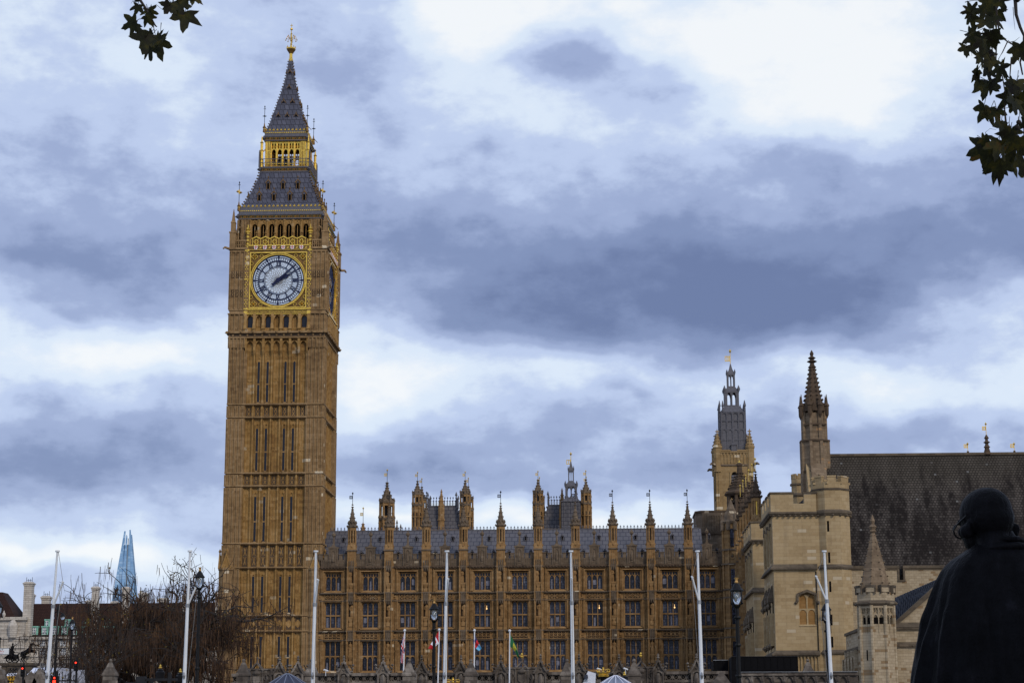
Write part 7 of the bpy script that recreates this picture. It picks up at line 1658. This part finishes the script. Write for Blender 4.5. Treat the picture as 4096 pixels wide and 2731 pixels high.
def street_lamp(px, ptop, Y, lab, zb=0.0, k=1.0, group='old style black street lamps'):
    x, zt = at(px, ptop, Y); t_ = thing('street_lamp', lab, 'street lamp', (x, Y, zb), group=group); z = (zt - zb) / k; t_.scale = (k, k, k)
    o = MB(); o.tube([(0, 0, 0), (0, 0, 1.2), (0, 0, 1.25), (0, 0, z - 0.95)], [0.14, 0.12, 0.085, 0.06], 10); o.lathe([(0.1, z - 1.35), (0.12, z - 1.3), (0.1, z - 1.25)], 10); o.lathe([(0.06, z - 1.0), (0.1, z - 0.95), (0.12, z - 0.9)], 8)
    for zz in (2.4, 3.4, 4.4): o.lathe([(0.09, zz), (0.105, zz + 0.05), (0.09, zz + 0.1)], 10)
    o.build('post', 'black_iron', t_)
    o = MB()
    for k in range(4): a = math.pi / 4 + math.pi / 2 * k; c, s = math.cos(a), math.sin(a); o.tube([(0, 0, z - 0.95), (0.2 * c, 0.2 * s, z - 0.84), (0.215 * c, 0.215 * s, z - 0.8), (0.2 * c, 0.2 * s, z - 0.42)], 0.022, 5); o.knob(0.23 * c, 0.23 * s, z - 0.84, 0.04)
    o.build('cradle', 'black_iron', t_)
    o = MB(); o.lathe([(0.06, z - 0.86), (0.12, z - 0.76), (0.16, z - 0.6), (0.165, z - 0.42)], 12, cap=False); o.build('glass', 'lamp_glass', t_, smooth=True)
    o = MB(); o.ball((0, 0, z - 0.58), 0.075, 8, 6, (1, 1, 1.4)); o.build('bulb', 'white_paint', t_)
    o = MB(); o.lathe([(0.22, z - 0.45), (0.225, z - 0.41), (0.18, z - 0.36), (0.1, z - 0.22), (0.06, z - 0.17)], 12); o.build('cap', 'black_iron', t_, smooth=False)
    o = MB(); o.lathe([(0.05, z - 0.17), (0.065, z - 0.14), (0.04, z - 0.1), (0.045, z - 0.05), (0.075, z - 0.01), (0.075, z)], 10); o.build('finial', 'wood_orange', t_)
street_lamp(800, 2268, 85, 'black street lamp with orange finial in front of the brown tree')
street_lamp(1737, 2397, 85, 'black street lamp crossing the red and white maple leaf flag')
street_lamp(2945, 2310, 65, 'black street lamp in front of the inner palace corner and hoarding')
street_lamp(3303, 2397, 120, 'black street lamp hidden behind the rightmost tall white flagpole', k=1.45)
street_lamp(-8, 2384, 80, 'black street lamp cut off by left edge of the view')
street_lamp(290, 2466, 138, 'distant black street lamp against green dormers, left of the brown tree')
# twin-headed lamp with a camera bracket
x, zt = at(232, 2424, 150); xb, _ = at(219, 2660, 150); t_ = thing('twin_lamp', 'tall thin black lamp post with two white globes behind leftmost flagpole', 'street lamp', (xb, 150, 2.4)); dz = zt - 2.4
o = MB(); o.tube([(0, 0, 0), ((x - xb) * 0.6, 0, dz * 0.6), (x - xb, 0, dz)], [0.13, 0.1, 0.06], 8); o.tube([(x - xb - 0.35, 0, dz - 0.55), (x - xb, 0, dz - 0.35), (x - xb + 0.35, 0, dz - 0.55)], 0.05, 6); o.lathe([(0.02, dz + 0.1), (0.16, dz - 0.25), (0.02, dz - 0.3)], 8, x - xb, 0)
zc = at(232, 2555, 150)[1] - 2.4; o.tube([(0.15, 0, zc), (0.5, 0, zc), (0.55, 0, zc + 0.3)], 0.04, 6); o.ball((0.55, 0, zc + 0.4), 0.1, 8, 6); o.build('post', 'black_iron', t_)
for s_ in (-1, 1):
    o = MB(); o.mat(0); o.ball((x - xb + s_ * 0.4, 0, dz - 0.85), 0.16, 10, 8, (1, 1, 1.1)); o.mat(1); o.lathe([(0.2, dz - 0.78), (0.12, dz - 0.62), (0.04, dz - 0.5)], 8, x - xb + s_ * 0.4, 0); o.build('globe_head', ['lamp_glass', 'black_iron'], t_)
# gilt-tipped gate lanterns and the crown light
def gate_lantern(px, ptop, Y, lab):
    x, z = at(px, ptop, Y); t_ = thing('gate_lantern', lab, 'lantern', (x, Y, 0), group='black gate lanterns with gilt tips')
    o = MB(); o.tube([(0, 0, 0), (0, 0, z - 1.2)], 0.1, 8); o.lathe([(0.12, z - 1.2), (0.3, z - 0.95), (0.34, z - 0.5), (0.2, z - 0.4), (0.24, z - 0.36), (0.1, z - 0.22)], 8); o.build('lantern', 'black_iron', t_)
    o = MB(); o.lathe([(0.09, z - 0.24), (0.13, z - 0.16), (0.06, z - 0.08), (0.08, z - 0.02), (0.02, z + 0.08)], 8); o.build('gilt_tip', 'gold', t_)
    return t_
gate_lantern(642, 2660, 150, 'black gate lantern with gilt tip under the brown tree, left of white flagpole'); gate_lantern(722, 2676, 150, 'black gate lantern with gilt tip just left of the flagpole before the brown tree'); gate_lantern(2498, 2688, 148, 'black gate lantern with gilt tip right of the pale pointed canopy')
def crown(px, ptop, Y, lab, post=True):
    x, z = at(px, ptop, Y); t_ = thing('crown_light', lab, 'lamp', (x, Y, 0)); z -= 0.05
    o = MB(); o.lathe([(0.4, z - 0.56), (0.42, z - 0.44), (0.36, z - 0.4)], 16); o.lathe([(0.36, z - 0.44), (0.42, z - 0.26)], 16, cap=False)
    for k in range(8):
        a = math.pi / 4 * k; c, s = math.cos(a), math.sin(a); o.knob(0.43 * c, 0.43 * s, z - 0.2, 0.08, 0.11)
        if k % 2 == 0: o.tube([(0.42 * c, 0.42 * s, z - 0.22), (0.52 * c, 0.52 * s, z - 0.1), (0.4 * c, 0.4 * s, z - 0.01), (0.1 * c, 0.1 * s, z - 0.07)], 0.028, 5)
    o.ball((0, 0, z - 0.02), 0.08, 8, 6); o.tube([(0, 0, z), (0, 0, z + 0.14)], 0.03, 5); o.box(-0.07, 0.07, -0.02, 0.02, z + 0.07, z + 0.11); o.build('crown', 'gold', t_)
    o = MB(); [o.tube([(dx, 0, 0), (dx, 0, z - 0.56)], 0.07, 8) for dx in (-0.11, 0.11)]; o.lathe([(0.16, z - 0.9), (0.28, z - 0.6), (0.3, z - 0.55)], 10); o.build('post', 'black_iron', t_)
crown(2413, 2671, 145, 'gilded crown lantern on dark twin post beside the white feather banner'); crown(1812, 2712, 145, 'lower gilded crown lantern half hidden behind flagpole right of maple leaf flag')
# cctv cameras on the fence
for px, py, lab in ((2396, 2675, 'white cctv camera on fence beside the gilded crown'), (2502, 2674, 'white cctv camera on fence above the black gate lantern'), (1303, 2680, 'white cctv camera on fence below first palace window')):
    x, z = at(px, py, 151.5); t_ = thing('cctv_camera', lab, 'camera', (x, 151.5, z - 0.3), group='cctv cameras on the stone fence'); o = MB(); o.tube([(0, 0, -0.1), (0, 0, 0.25)], 0.03, 5); o.tube([(-0.14, -0.1, 0.36), (0.16, 0.1, 0.26)], 0.07, 8); o.build('camera', 'white_paint', t_)

# ------------------------------------------------------------------ flags
def flag_pole(px, ptop, lab, pbot=2731, pxb=None):
    x, z = at(px, ptop, 147); xb = at(pxb or px, 2700, 147)[0]
    t_ = thing('flag_staff', lab, 'flagpole', (xb, 147, 0), group='slim white flag staffs'); o = MB(); o.tube([(0, 0, 0), (0, 0, z * 0.5), (x - xb, 0, z - 0.08)], [0.065, 0.058, 0.045], 10); o.build('staff', 'white_paint', t_)
    o = MB(); o.ball((x - xb, 0, z), 0.105, 10, 8); o.build('ball_cap', 'white_paint', t_)
flag_pole(1619, 2520, 'slim white staff carrying the limp union flag', pxb=1612); flag_pole(1757, 2517, 'slim white staff carrying the maple leaf flag', pxb=1751); flag_pole(1898, 2520, 'slim white staff carrying the navy, red and pale blue flag', pxb=1896); flag_pole(2039, 2521, 'slim white staff carrying the green flag', pxb=2037)
def inpoly(x, y, P):
    r = False; j = len(P) - 1
    for i in range(len(P)):
        if (P[i][1] > y) != (P[j][1] > y) and x < (P[j][0] - P[i][0]) * (y - P[i][1]) / (P[j][1] - P[i][1]) + P[i][0]: r = not r
        j = i
    return r
def flag(lab, top, bot, pattern, mats, fold=0.12, waves=2.2, nu=60, nv=36, dy=0.0):
    """cloth grid between its upper and lower edge, each edge a list of photo points from hoist to fly"""
    def curve(P, t):
        k = t * (len(P) - 1); i = min(int(k), len(P) - 2); f = k - i
        return P[i][0] + (P[i + 1][0] - P[i][0]) * f, P[i][1] + (P[i + 1][1] - P[i][1]) * f
    o = MB(); vs_ = []
    for a in range(nu + 1):
        s = a / nu; p, q = curve(top, s), curve(bot, s)
        for b in range(nv + 1):
            t = b / nv; x, z = at(p[0] + (q[0] - p[0]) * t, p[1] + (q[1] - p[1]) * t, 147)
            vs_.append((x, 147 + dy + fold * s ** 0.5 * math.sin(waves * 6.283 * (t * 0.6 + s * 0.5)) - 0.02, z))
    ox, oz = vs_[0][0], vs_[0][2]; o.v = [(v[0] - ox, v[1] - 147, v[2] - oz) for v in vs_]
    for a in range(nu):
        for b in range(nv):
            o.f.append((a * (nv + 1) + b, a * (nv + 1) + b + 1, (a + 1) * (nv + 1) + b + 1, (a + 1) * (nv + 1) + b)); o.m.append(pattern((a + 0.5) / nu, (b + 0.5) / nv))
    f_ = o.build('flag', mats, None, (ox, 147, oz), smooth=True); tag(f_, lab, 'flag', 'flags flying before the palace')
    sm = f_.modifiers.new('t', 'SOLIDIFY'); sm.thickness = 0.012
def union(s, t):
    x, y = s * 2 - 1, (t * 2 - 1) * 0.5 
    if abs(y) < 0.1 or abs(x) < 0.1: return 1
    if abs(y) < 0.167 or abs(x) < 0.167: return 2
    d = abs(abs(y) - abs(x) * 0.5)
    return 1 if d < 0.04 else 2 if d < 0.11 else 0
LEAF = [(0, -1), (0.13, -0.72), (0.33, -0.85), (0.27, -0.42), (0.52, -0.62), (0.58, -0.48), (0.86, -0.52), (0.78, -0.25), (0.95, -0.12), (0.5, 0.28), (0.55, 0.48), (0.06, 0.4), (0.08, 0.95)]
LEAF = LEAF + [(-a, b) for a, b in reversed(LEAF)]
def maple(s, t):
    if s < 0.25 or s > 0.75: return 0
    return 0 if inpoly((s - 0.5) / 0.2, (t - 0.5) / 0.4, LEAF) else 1
def tri(s, t): return (0 if s < 0.36 else 1 if s < 0.68 else 2) if not (0.44 < s < 0.6 and 0.35 < t < 0.6 and (int(s * 60) + int(t * 36)) % 3 == 0) else 3
def portc(s, t):
    u, v = (s - 0.5) / 0.17, (t - 0.5) / 0.34
    if abs(u) < 1 and abs(v) < 1 and (abs((u * 2.5) % 1 - 0.5) > 0.3 or abs((v * 2.5) % 1 - 0.5) > 0.3): return 1
    if 0.36 < s < 0.64 and 0.86 < t < 0.96 and int(s * 40) % 2: return 1
    return 0
flag('union flag in red, white and blue hanging limp down its staff', [(1617, 2529), (1608, 2560), (1604, 2600), (1601, 2648)], [(1620, 2580), (1619, 2605), (1616, 2630), (1613, 2654)], union, ['flag_blue', 'flag_red', 'flag_white'], 0.1, 2.5)
flag('red and white maple leaf flag blowing down to the left', [(1755, 2522), (1738, 2552), (1726, 2570), (1713, 2592)], [(1756, 2560), (1754, 2572), (1742, 2584), (1732, 2596)], maple, ['flag_red', 'flag_white'], 0.06, 1.2)
flag('drooping flag in navy, red and pale blue', [(1899, 2534), (1907, 2555), (1916, 2573), (1926, 2592)], [(1893, 2570), (1897, 2580), (1904, 2592), (1915, 2603)], tri, ['flag_blue', 'flag_red', 'flag_sky', 'flag_dark'], 0.07, 1.8)
flag('drooping dark green flag with a yellow lattice emblem', [(2039, 2530), (2055, 2562), (2068, 2592), (2077, 2624)], [(2037, 2582), (2050, 2592), (2061, 2606), (2072, 2629)], portc, ['flag_green', 'flag_yellow'], 0.06, 1.4)

# ------------------------------------------------------------------ canopies and banner
def canopy(px, ptop, lab, m1, m2):
    x, z = at(px, ptop, 60); t_ = thing('pointed_canopy', lab, 'canopy', (x, 60, 0), group='pointed fabric canopies'); n = 12; P = [(0.04, z), (0.28, z - 0.12), (0.65, z - 0.35), (1.2, z - 0.66), (1.75, z - 0.92)]
    o = MB(); vs_ = []; seg = n * 4
    for r, zz in P:
        for k in range(seg): a = 6.2832 * k / seg; rr = r * (1 - 0.035 * (1 - abs(math.cos(a * n / 2)))); vs_.append((rr * math.cos(a), rr * math.sin(a), zz - 0.03 * (1 - abs(math.cos(a * n / 2)))))
    o.add(vs_, [(j * seg + k, j * seg + (k + 1) % seg, (j + 1) * seg + (k + 1) % seg, (j + 1) * seg + k) for j in range(len(P) - 1) for k in range(seg)]); c_ = o.build('canopy', m1, t_); sm = c_.modifiers.new('t', 'SOLIDIFY'); sm.thickness = 0.01
    o = MB()
    for k in range(n): a = 6.2832 * k / n; o.tube([(r * math.cos(a), r * math.sin(a), zz + 0.012) for r, zz in P], 0.012, 4)
    o.build('seams', m2, t_)
    o = MB(); o.tube([(0, 0, 0), (0, 0, z)], 0.035, 8); o.build('pole', 'dark_metal', t_)
canopy(1150, 2693, 'dark blue pointed canopy at bottom below clock tower', 'canvas_blue', 'canvas_light'); canopy(2462, 2701, 'greyish pointed canopy with pale seams right of gilded crown', 'canvas_light', 'banner_white')
x, zt = at(2358, 2682, 50); t_ = thing('feather_banner', 'white feather banner with dark curved edge and crest at bottom of view', 'banner', (x, 50, 0))
def featx(z, side): u = (z - 0.5) / (zt - 0.5); return (-0.42 + 0.16 * u + 0.3 * max(0, u - 0.72) ** 1.5 * 5) if side < 0 else (0.02 + 0.15 * u)
o = MB(); N = 24; L_ = [(featx(0.5 + (zt - 0.5) * k / N, -1), 0.5 + (zt - 0.5) * k / N) for k in range(N + 1)]; Rr = [(0.0 + 0.16 * k / N, 0.5 + (zt - 0.56) * k / N) for k in range(N + 1)]
o.add([(a, 0, z) for a, z in L_] + [(a, 0.03 * math.sin(z * 3), z) for a, z in Rr], [(k, k + N + 1, k + N + 2, k + 1) for k in range(N)]); b_ = o.build('cloth', 'banner_white', t_); sm = b_.modifiers.new('t', 'SOLIDIFY'); sm.thickness = 0.012
o = MB(); o.tube([(L_[0][0], 0, 0.0)] + [(a - 0.015, 0, z) for a, z in L_], 0.018, 6); o.build('curved_pole', 'black_iron', t_)
zc = at(2340, 2705, 50)[1] - 0.0; o = MB(); xx = at(2340, 2710, 50)[0] - x + 0.03
o.box(xx - 0.045, xx + 0.045, -0.035, -0.02, zc - 0.05, zc + 0.02); o.prism([(xx - 0.045, zc + 0.02), (xx + 0.045, zc + 0.02), (xx + 0.03, zc + 0.06), (xx, zc + 0.05), (xx - 0.03, zc + 0.06)], -0.035, -0.02); [o.box(xx - 0.03 + 0.03 * k - 0.004, xx - 0.03 + 0.03 * k + 0.004, -0.036, -0.018, zc - 0.075, zc + 0.02) for k in range(3)]; o.box(xx - 0.075, xx + 0.05, -0.035, -0.02, zc - 0.1, zc - 0.09); o.build('crest', 'canvas_blue', t_)
letters('lettering', 'The Speaker', 0.05, xx - 0.075, zc - 0.17, 'canvas_blue', t_, 0.19, -0.03)

# ================================================================== NEAR STATUE (seen from behind, head turned left)
ST = thing('cloaked_statue', 'large dark bronze statue of bald man in glasses wrapped in shawl, seen from behind', 'statue', (2.42, 12, 0))
o = MB(); o.box(-0.75, 0.75, -0.65, 0.65, 0, 0.5); o.box(-0.85, 0.85, -0.75, 0.75, 0, 0.12); o.build('plinth', 'fence_stone', ST)
PROF = [(0.5, 0.44, 0.40, 0.0), (0.8, 0.47, 0.42, 0.0), (1.2, 0.52, 0.42, 0.0), (1.6, 0.545, 0.41, 0.0), (1.93, 0.535, 0.39, 0.0), (2.15, 0.50, 0.36, 0.01), (2.3, 0.455, 0.33, 0.01), (2.42, 0.415, 0.30, 0.01), (2.52, 0.375, 0.27, 0.0), (2.6, 0.335, 0.245, 0.0), (2.66, 0.285, 0.22, 0.0), (2.70, 0.225, 0.195, 0.0), (2.73, 0.18, 0.17, 0.0), (2.76, 0.145, 0.15, 0.0), (2.80, 0.11, 0.12, 0.0), (2.84, 0.09, 0.10, 0.0)]
nseg = 96; o = MB(); vs_ = []
def lerpprof(z):
    for a, b in zip(PROF, PROF[1:]):
        if a[0] <= z <= b[0]:
            f = (z - a[0]) / (b[0] - a[0]); f = f * f * (3 - 2 * f) * 0.4 + f * 0.6; return [a[k] + (b[k] - a[k]) * f for k in (1, 2, 3)]
NZ = 70
for j in range(NZ + 1):
    z = 0.5 + (2.84 - 0.5) * j / NZ; hw, hd, cx_ = lerpprof(min(z, 2.8399))
    damp = min(1.0, (2.8 - z) / 0.5) if z < 2.8 else 0.0
    for k in range(nseg):
        a = 6.2832 * k / nseg
        wv = 0.020 * math.sin(7 * a + 2.2 * z) + 0.013 * math.sin(15 * a - 3.1 * z + 1) + 0.008 * math.sin(27 * a + 5 * z)
        side = 1 + (1.6 if math.cos(a) < -0.3 else 0)
        rr = 1 + wv * damp * side
        if z > 2.2: 
            d = abs(((a - 2.75 - (2.8 - z) * 0.5 + 3.1416) % 6.2832) - 3.1416); rr += 0.05 * math.exp(-(d / 0.09) ** 2) * min(1, (z - 2.2) / 0.2)
        sq = 1.0 / (abs(math.cos(a)) ** 2.6 + abs(math.sin(a)) ** 2.6) ** (1 / 2.6)
        vs_.append((cx_ + hw * sq * math.cos(a) * rr, hd * sq * math.sin(a) * rr, z))
o.add(vs_, [(j * nseg + k, j * nseg + (k + 1) % nseg, (j + 1) * nseg + (k + 1) % nseg, (j + 1) * nseg + k) for j in range(NZ) for k in range(nseg)] + [tuple(range(nseg - 1, -1, -1)), tuple(range(NZ * nseg, NZ * nseg + nseg))])
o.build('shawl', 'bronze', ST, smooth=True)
o = MB()
for zz, r0, r1, rr in ((2.70, 0.185, 0.17, 0.026), (2.745, 0.15, 0.15, 0.02)):
    pts = [(0.01 + r0 * math.cos(6.2832 * k / 28), r1 * math.sin(6.2832 * k / 28), zz - 0.035 * math.sin(6.2832 * k / 28) + 0.012 * math.cos(6.2832 * k / 28)) for k in range(29)]
    o.tube(pts, [rr * (1 + 0.08 * math.sin(k * 1.7)) for k in range(29)], 8)
o.build('collar_roll', 'bronze', ST, smooth=True)
# head, built facing +y then turned to the left and bowed
hd_ = MB()
hd_.ball((0, -0.02, 0.05), 0.15, 24, 18, (0.98, 1.14, 0.98)); hd_.ball((0, 0.06, -0.05), 0.118, 18, 14, (0.95, 1.0, 1.25)); hd_.ball((0, -0.05, 0.0), 0.145, 18, 14, (0.98, 1.0, 0.95))
hd_.tube([(0, -0.05, -0.26), (0, -0.04, -0.1)], [0.105, 0.1], 16)
hd_.ball((0, 0.105, -0.165), 0.05, 10, 8, (1, 0.9, 0.8)); hd_.tube([(0, 0.155, 0.02), (0, 0.19, -0.05), (0, 0.18, -0.075)], [0.02, 0.03, 0.028], 8)
for s_ in (-1, 1):
    hd_.ball((s_ * 0.065, 0.12, -0.035), 0.05, 10, 8, (1, 0.8, 0.8)); hd_.ball((s_ * 0.05, 0.135, 0.035), 0.045, 10, 8, (1.1, 0.6, 0.5))
    e_ = 1.0 if s_ > 0 else 0.84; hd_.ball((s_ * 0.176 * e_, -0.02, -0.065), 0.05 * e_, 12, 10, (0.55, 0.8, 1.25)); hd_.ball((s_ * 0.19 * e_, -0.035, -0.05), 0.036 * e_, 10, 8, (0.55, 0.9, 1.0)); hd_.ball((s_ * 0.15, 0.0, -0.07), 0.045, 8, 6)
hd_.tube([(-0.04, 0.165, -0.105), (0, 0.175, -0.1), (0.04, 0.165, -0.105)], 0.018, 8); hd_.tube([(-0.045, 0.16, -0.085), (0, 0.178, -0.082), (0.045, 0.16, -0.085)], 0.016, 8)
HZ = at(3938, 2078, 12)[1]; HX = at(3940, 2078, 12)[0] - 2.42
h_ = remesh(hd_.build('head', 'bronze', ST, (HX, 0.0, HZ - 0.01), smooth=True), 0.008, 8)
h_.rotation_euler = (R(-12), R(0), R(27)); h_.scale = (1.02, 1.02, 1.02)
gl = MB()
for s_ in (-1, 1):
    q = MB(); ring(q, 0.042, 0.049, -0.004, 0.004, 24); gl.ext(q, shift(s_ * 0.058, 0.185, -0.01)); gl.tube([(s_ * 0.105, 0.18, -0.005), (s_ * 0.15, 0.08, 0.0), (s_ * 0.158, -0.03, 0.02)], 0.005, 6)
gl.tube([(-0.012, 0.19, 0.0), (0.012, 0.19, 0.0)], 0.005, 6); g_ = gl.build('glasses', 'black_iron', ST, (HX, 0.0, HZ - 0.01)); g_.rotation_euler = (R(-12), 0, R(27))

# ================================================================== PLANE TREE BRANCHES OVERHEAD
LOBES = [(0, 1.0), (9, 0.8), (16, 0.72), (24, 0.5), (33, 0.42), (42, 0.6), (50, 0.78), (58, 0.9), (66, 0.72), (76, 0.6), (86, 0.46), (96, 0.4), (106, 0.52), (116, 0.66), (128, 0.5), (142, 0.34), (160, 0.26), (176, 0.16)]
def leaf(mb, pos, size, ang_, tilt, yaw, curl, rnd):
    M_ = Matrix.Translation(pos) @ Matrix.Rotation(yaw, 4, 'Z') @ Matrix.Rotation(tilt, 4, 'X') @ Matrix.Rotation(ang_, 4, 'Y')
    pts = [(a, r) for a, r in LOBES] + [(-a, r) for a, r in reversed(LOBES[1:])]
    vs_ = [M_ @ Vector((0, 0, 0))]
    for a, r in pts:
        r *= rnd.uniform(0.88, 1.1) * size; x, z = r * math.sin(R(a)), r * math.cos(R(a))
        vs_.append(M_ @ Vector((x * (1 - 0.25 * curl), curl * (abs(x) * 0.7 + z * z / size * 0.35), z)))
    n = len(pts); mb.add(vs_, [(0, 1 + i, 1 + (i + 1) % n) for i in range(n)])
def plane_tree(label, tx, ty, limb, twigs, leaves, balls, seed, crown=None):
    rnd = random.Random(seed); t_ = thing('plane_tree', label, 'tree', (tx, ty, 0), group='plane trees overhanging the view')
    def W(px, py, dy=0.0): x, z = at(px, py, 15 + dy); return Vector((x - tx, 15 + dy - ty, z))
    o = MB(); o.tube([(0, 0, 0), (0.1, 0, 2.5), (0, 0, 5), (-0.1, 0, 8), (0, 0.1, 11)], [0.42, 0.36, 0.32, 0.26, 0.16], 12)
    p0 = Vector((0, 0, 6.4 if tx > 0 else 8.0))
    if crown:
        for k in range(7): a = 0.9 * k; e = Vector((crown[0] - tx + 3 * math.cos(a), crown[1] - ty + 3 * math.sin(a), crown[2] + 1.2 * math.sin(k * 2.1))); o.tube([(0, 0, 6.0 + 0.4 * k), Vector((0, 0, 7 + 0.3 * k)).lerp(e, 0.45) + Vector((0, 0, 0.5)), e], [0.15, 0.09, 0.02], 6)
    pts = [p0] + [W(*q) for q in limb]; o.tube(pts, [0.12 - 0.085 * k / (len(pts) - 1) for k in range(len(pts))], 8); o.build('trunk', 'bark', t_)
    o = MB()
    for tw, r in twigs:
        q = [W(*p) for p in tw]; o.tube(q, [r * (1 - 0.6 * k / (len(q) - 1)) for k in range(len(q))], 5)
    for px, py in balls: o.ball(W(px, py, 0.05), 0.021, 10, 8); o.tube([W(px, py, 0.05), W(px + 4, py - 45, 0)], 0.0025, 4)
    o.build('twigs', 'bark', t_)
    o = MB()
    for px, py, s, a in leaves:
        dy = rnd.uniform(-0.35, 0.35); sz = s / 520.0
        c = W(px, py, dy); M_ = Vector((0, 0, 0))
        a_ = R(a); leaf(o, c - Vector((math.sin(a_), 0, math.cos(a_))) * sz * 0.35, sz * 0.78, a_, rnd.uniform(-0.5, 0.5), rnd.uniform(-0.9, 0.9), rnd.uniform(-0.5, 0.6), rnd)
        o.tube([c - Vector((math.sin(a_), 0, math.cos(a_))) * sz * 0.35, c - Vector((math.sin(a_) * 1.1 + rnd.gauss(0, 0.2), 0.0, math.cos(a_) * 1.1)) * sz * 0.8], 0.0025, 4)
    if crown:                                             # rest of the crown, out of view; the right one placed to shade the statue
        cx, cy, cz, cr_ = crown
        for _ in range(5200):
            v = Vector((rnd.gauss(0, 1), rnd.gauss(0, 1), rnd.gauss(0, 0.8))).normalized() * cr_ * rnd.random() ** 0.4
            p = Vector((cx - tx + v.x, cy - ty + v.y, cz + v.z)); s_ = rnd.uniform(0.1, 0.2)
            u = Vector((rnd.gauss(0, 1), rnd.gauss(0, 1), rnd.gauss(0, 1))).normalized() * s_; q = u.cross(Vector((rnd.gauss(0, 1), rnd.gauss(0, 1), rnd.gauss(0, 1)))).normalized() * s_ * 0.8
            o.add([p - u, p + q * 0.6 - u * 0.2, p + q + u * 0.4, p + u, p - q + u * 0.4, p - q * 0.6 - u * 0.2], [(0, 1, 2, 3, 4, 5)])
    o.build('leaves', 'plane_leaf', t_)
    return t_
plane_tree('dark plane tree leaves hanging in top left corner, far left of the spire', -13.5, 17.0, [(-1900, -900), (-900, -620), (-100, -330), (330, -170), (520, -70), (556, 0)],
    [([(556, -5), (585, 38), (605, 75), (622, 105), (628, 108)], 0.012), ([(585, 38), (600, 30), (625, 20), (650, 40)], 0.004), ([(575, 75), (555, 78), (538, 92)], 0.004), ([(612, 90), (616, 118), (600, 135)], 0.005), ([(616, 118), (625, 155)], 0.004), ([(645, 92), (642, 125)], 0.004), ([(556, -60), (640, -40), (690, -30), (730, -20), (800, -25)], 0.012), ([(690, -30), (695, 10), (720, 30)], 0.005), ([(545, 8), (530, 5), (525, 15)], 0.004)],
    [(543, 45, 62, 200), (505, 100, 92, 255), (540, 118, 60, 160), (598, 88, 70, 150), (590, 60, 55, 185), (620, 55, 62, 120), (665, 45, 75, 210), (690, 40, 75, 170), (735, 95, 112, 185), (725, 45, 80, 160), (745, 10, 85, 150), (790, 0, 70, 130), (570, 190, 120, 195), (585, 160, 80, 230), (640, 200, 110, 160), (655, 150, 85, 30), (650, 165, 70, 110), (600, 220, 90, 175)],
    [], 3, (-11.5, 16.5, 12.2, 3.4))
plane_tree('dark plane tree branches with seed balls hanging down the right edge above bronze statue', 8.4, 8.0, [(4300, -160), (4200, -120), (4110, -60), (4060, 0)],
    [([(4060, -5), (4064, 60), (4080, 110), (4096, 145), (4094, 200), (4080, 250), (4090, 300)], 0.016), ([(4030, -60), (3985, 30), (3990, 90), (4000, 140), (3985, 190), (3983, 250), (4010, 310), (4020, 370), (4018, 430), (4030, 520)], 0.009), ([(4000, 145), (4030, 168), (4050, 180), (4056, 200)], 0.007), ([(4030, 168), (4010, 210), (3995, 235), (3995, 255), (4020, 262)], 0.005), ([(3920, -60), (3935, 10), (3960, 50)], 0.006), ([(3860, 10), (3885, 4), (3915, 2), (3960, -10)], 0.004), ([(3880, 165), (3882, 190), (3888, 225)], 0.003), ([(4045, 230), (4040, 300), (4035, 370), (4020, 430)], 0.006), ([(3980, 440), (4010, 436), (4040, 430), (4096, 425)], 0.004), ([(3945, 560), (3942, 530), (3960, 515), (3985, 520)], 0.003), ([(4030, 590), (4060, 570), (4090, 580)], 0.006), ([(4052, 30), (4055, 75), (4060, 120)], 0.003), ([(4040, 170), (4060, 165), (4078, 150)], 0.003), ([(4018, 430), (4025, 560), (4000, 600)], 0.006)],
    [(3862, 52, 62, 250), (3900, 28, 60, 40), (3880, 95, 88, 190), (3930, 60, 85, 200), (3960, 35, 90, 170), (4010, 25, 95, 160), (3985, 75, 85, 190), (3865, 150, 90, 240), (3905, 140, 70, 110), (3960, 110, 90, 150), (4000, 95, 80, 140), (3950, 165, 95, 200), (3975, 170, 90, 170), (3865, 215, 70, 185), (3905, 185, 80, 200), (3930, 200, 90, 180), (3905, 245, 85, 230), (3945, 245, 95, 200), (3985, 270, 90, 150), (4030, 285, 85, 120), (4068, 220, 90, 200), (4095, 225, 90, 150), (3900, 310, 75, 200), (3895, 345, 85, 215), (3955, 310, 95, 170), (3990, 300, 80, 200), (3945, 370, 110, 190), (3990, 350, 80, 130), (4035, 375, 100, 210), (4070, 370, 110, 180), (4015, 410, 90, 230), (3925, 460, 95, 200), (3965, 470, 85, 170), (3990, 470, 80, 180), (4045, 440, 110, 200), (4085, 430, 100, 170), (4000, 530, 105, 190), (4030, 560, 90, 200), (4065, 545, 80, 150), (3955, 570, 70, 120), (3905, 600, 120, 250), (3935, 640, 130, 195), (3985, 610, 120, 200), (4045, 610, 130, 190), (3975, 690, 110, 200), (4010, 690, 130, 175), (4060, 660, 120, 160), (4090, 600, 110, 170), (4090, 680, 100, 190), (4100, 520, 90, 200)],
    [(4075, 490), (4035, 512), (4070, 512), (4068, 550), (3963, 208), (3968, 222)], 5, (8.0, 3.4, 9.2, 4.4))
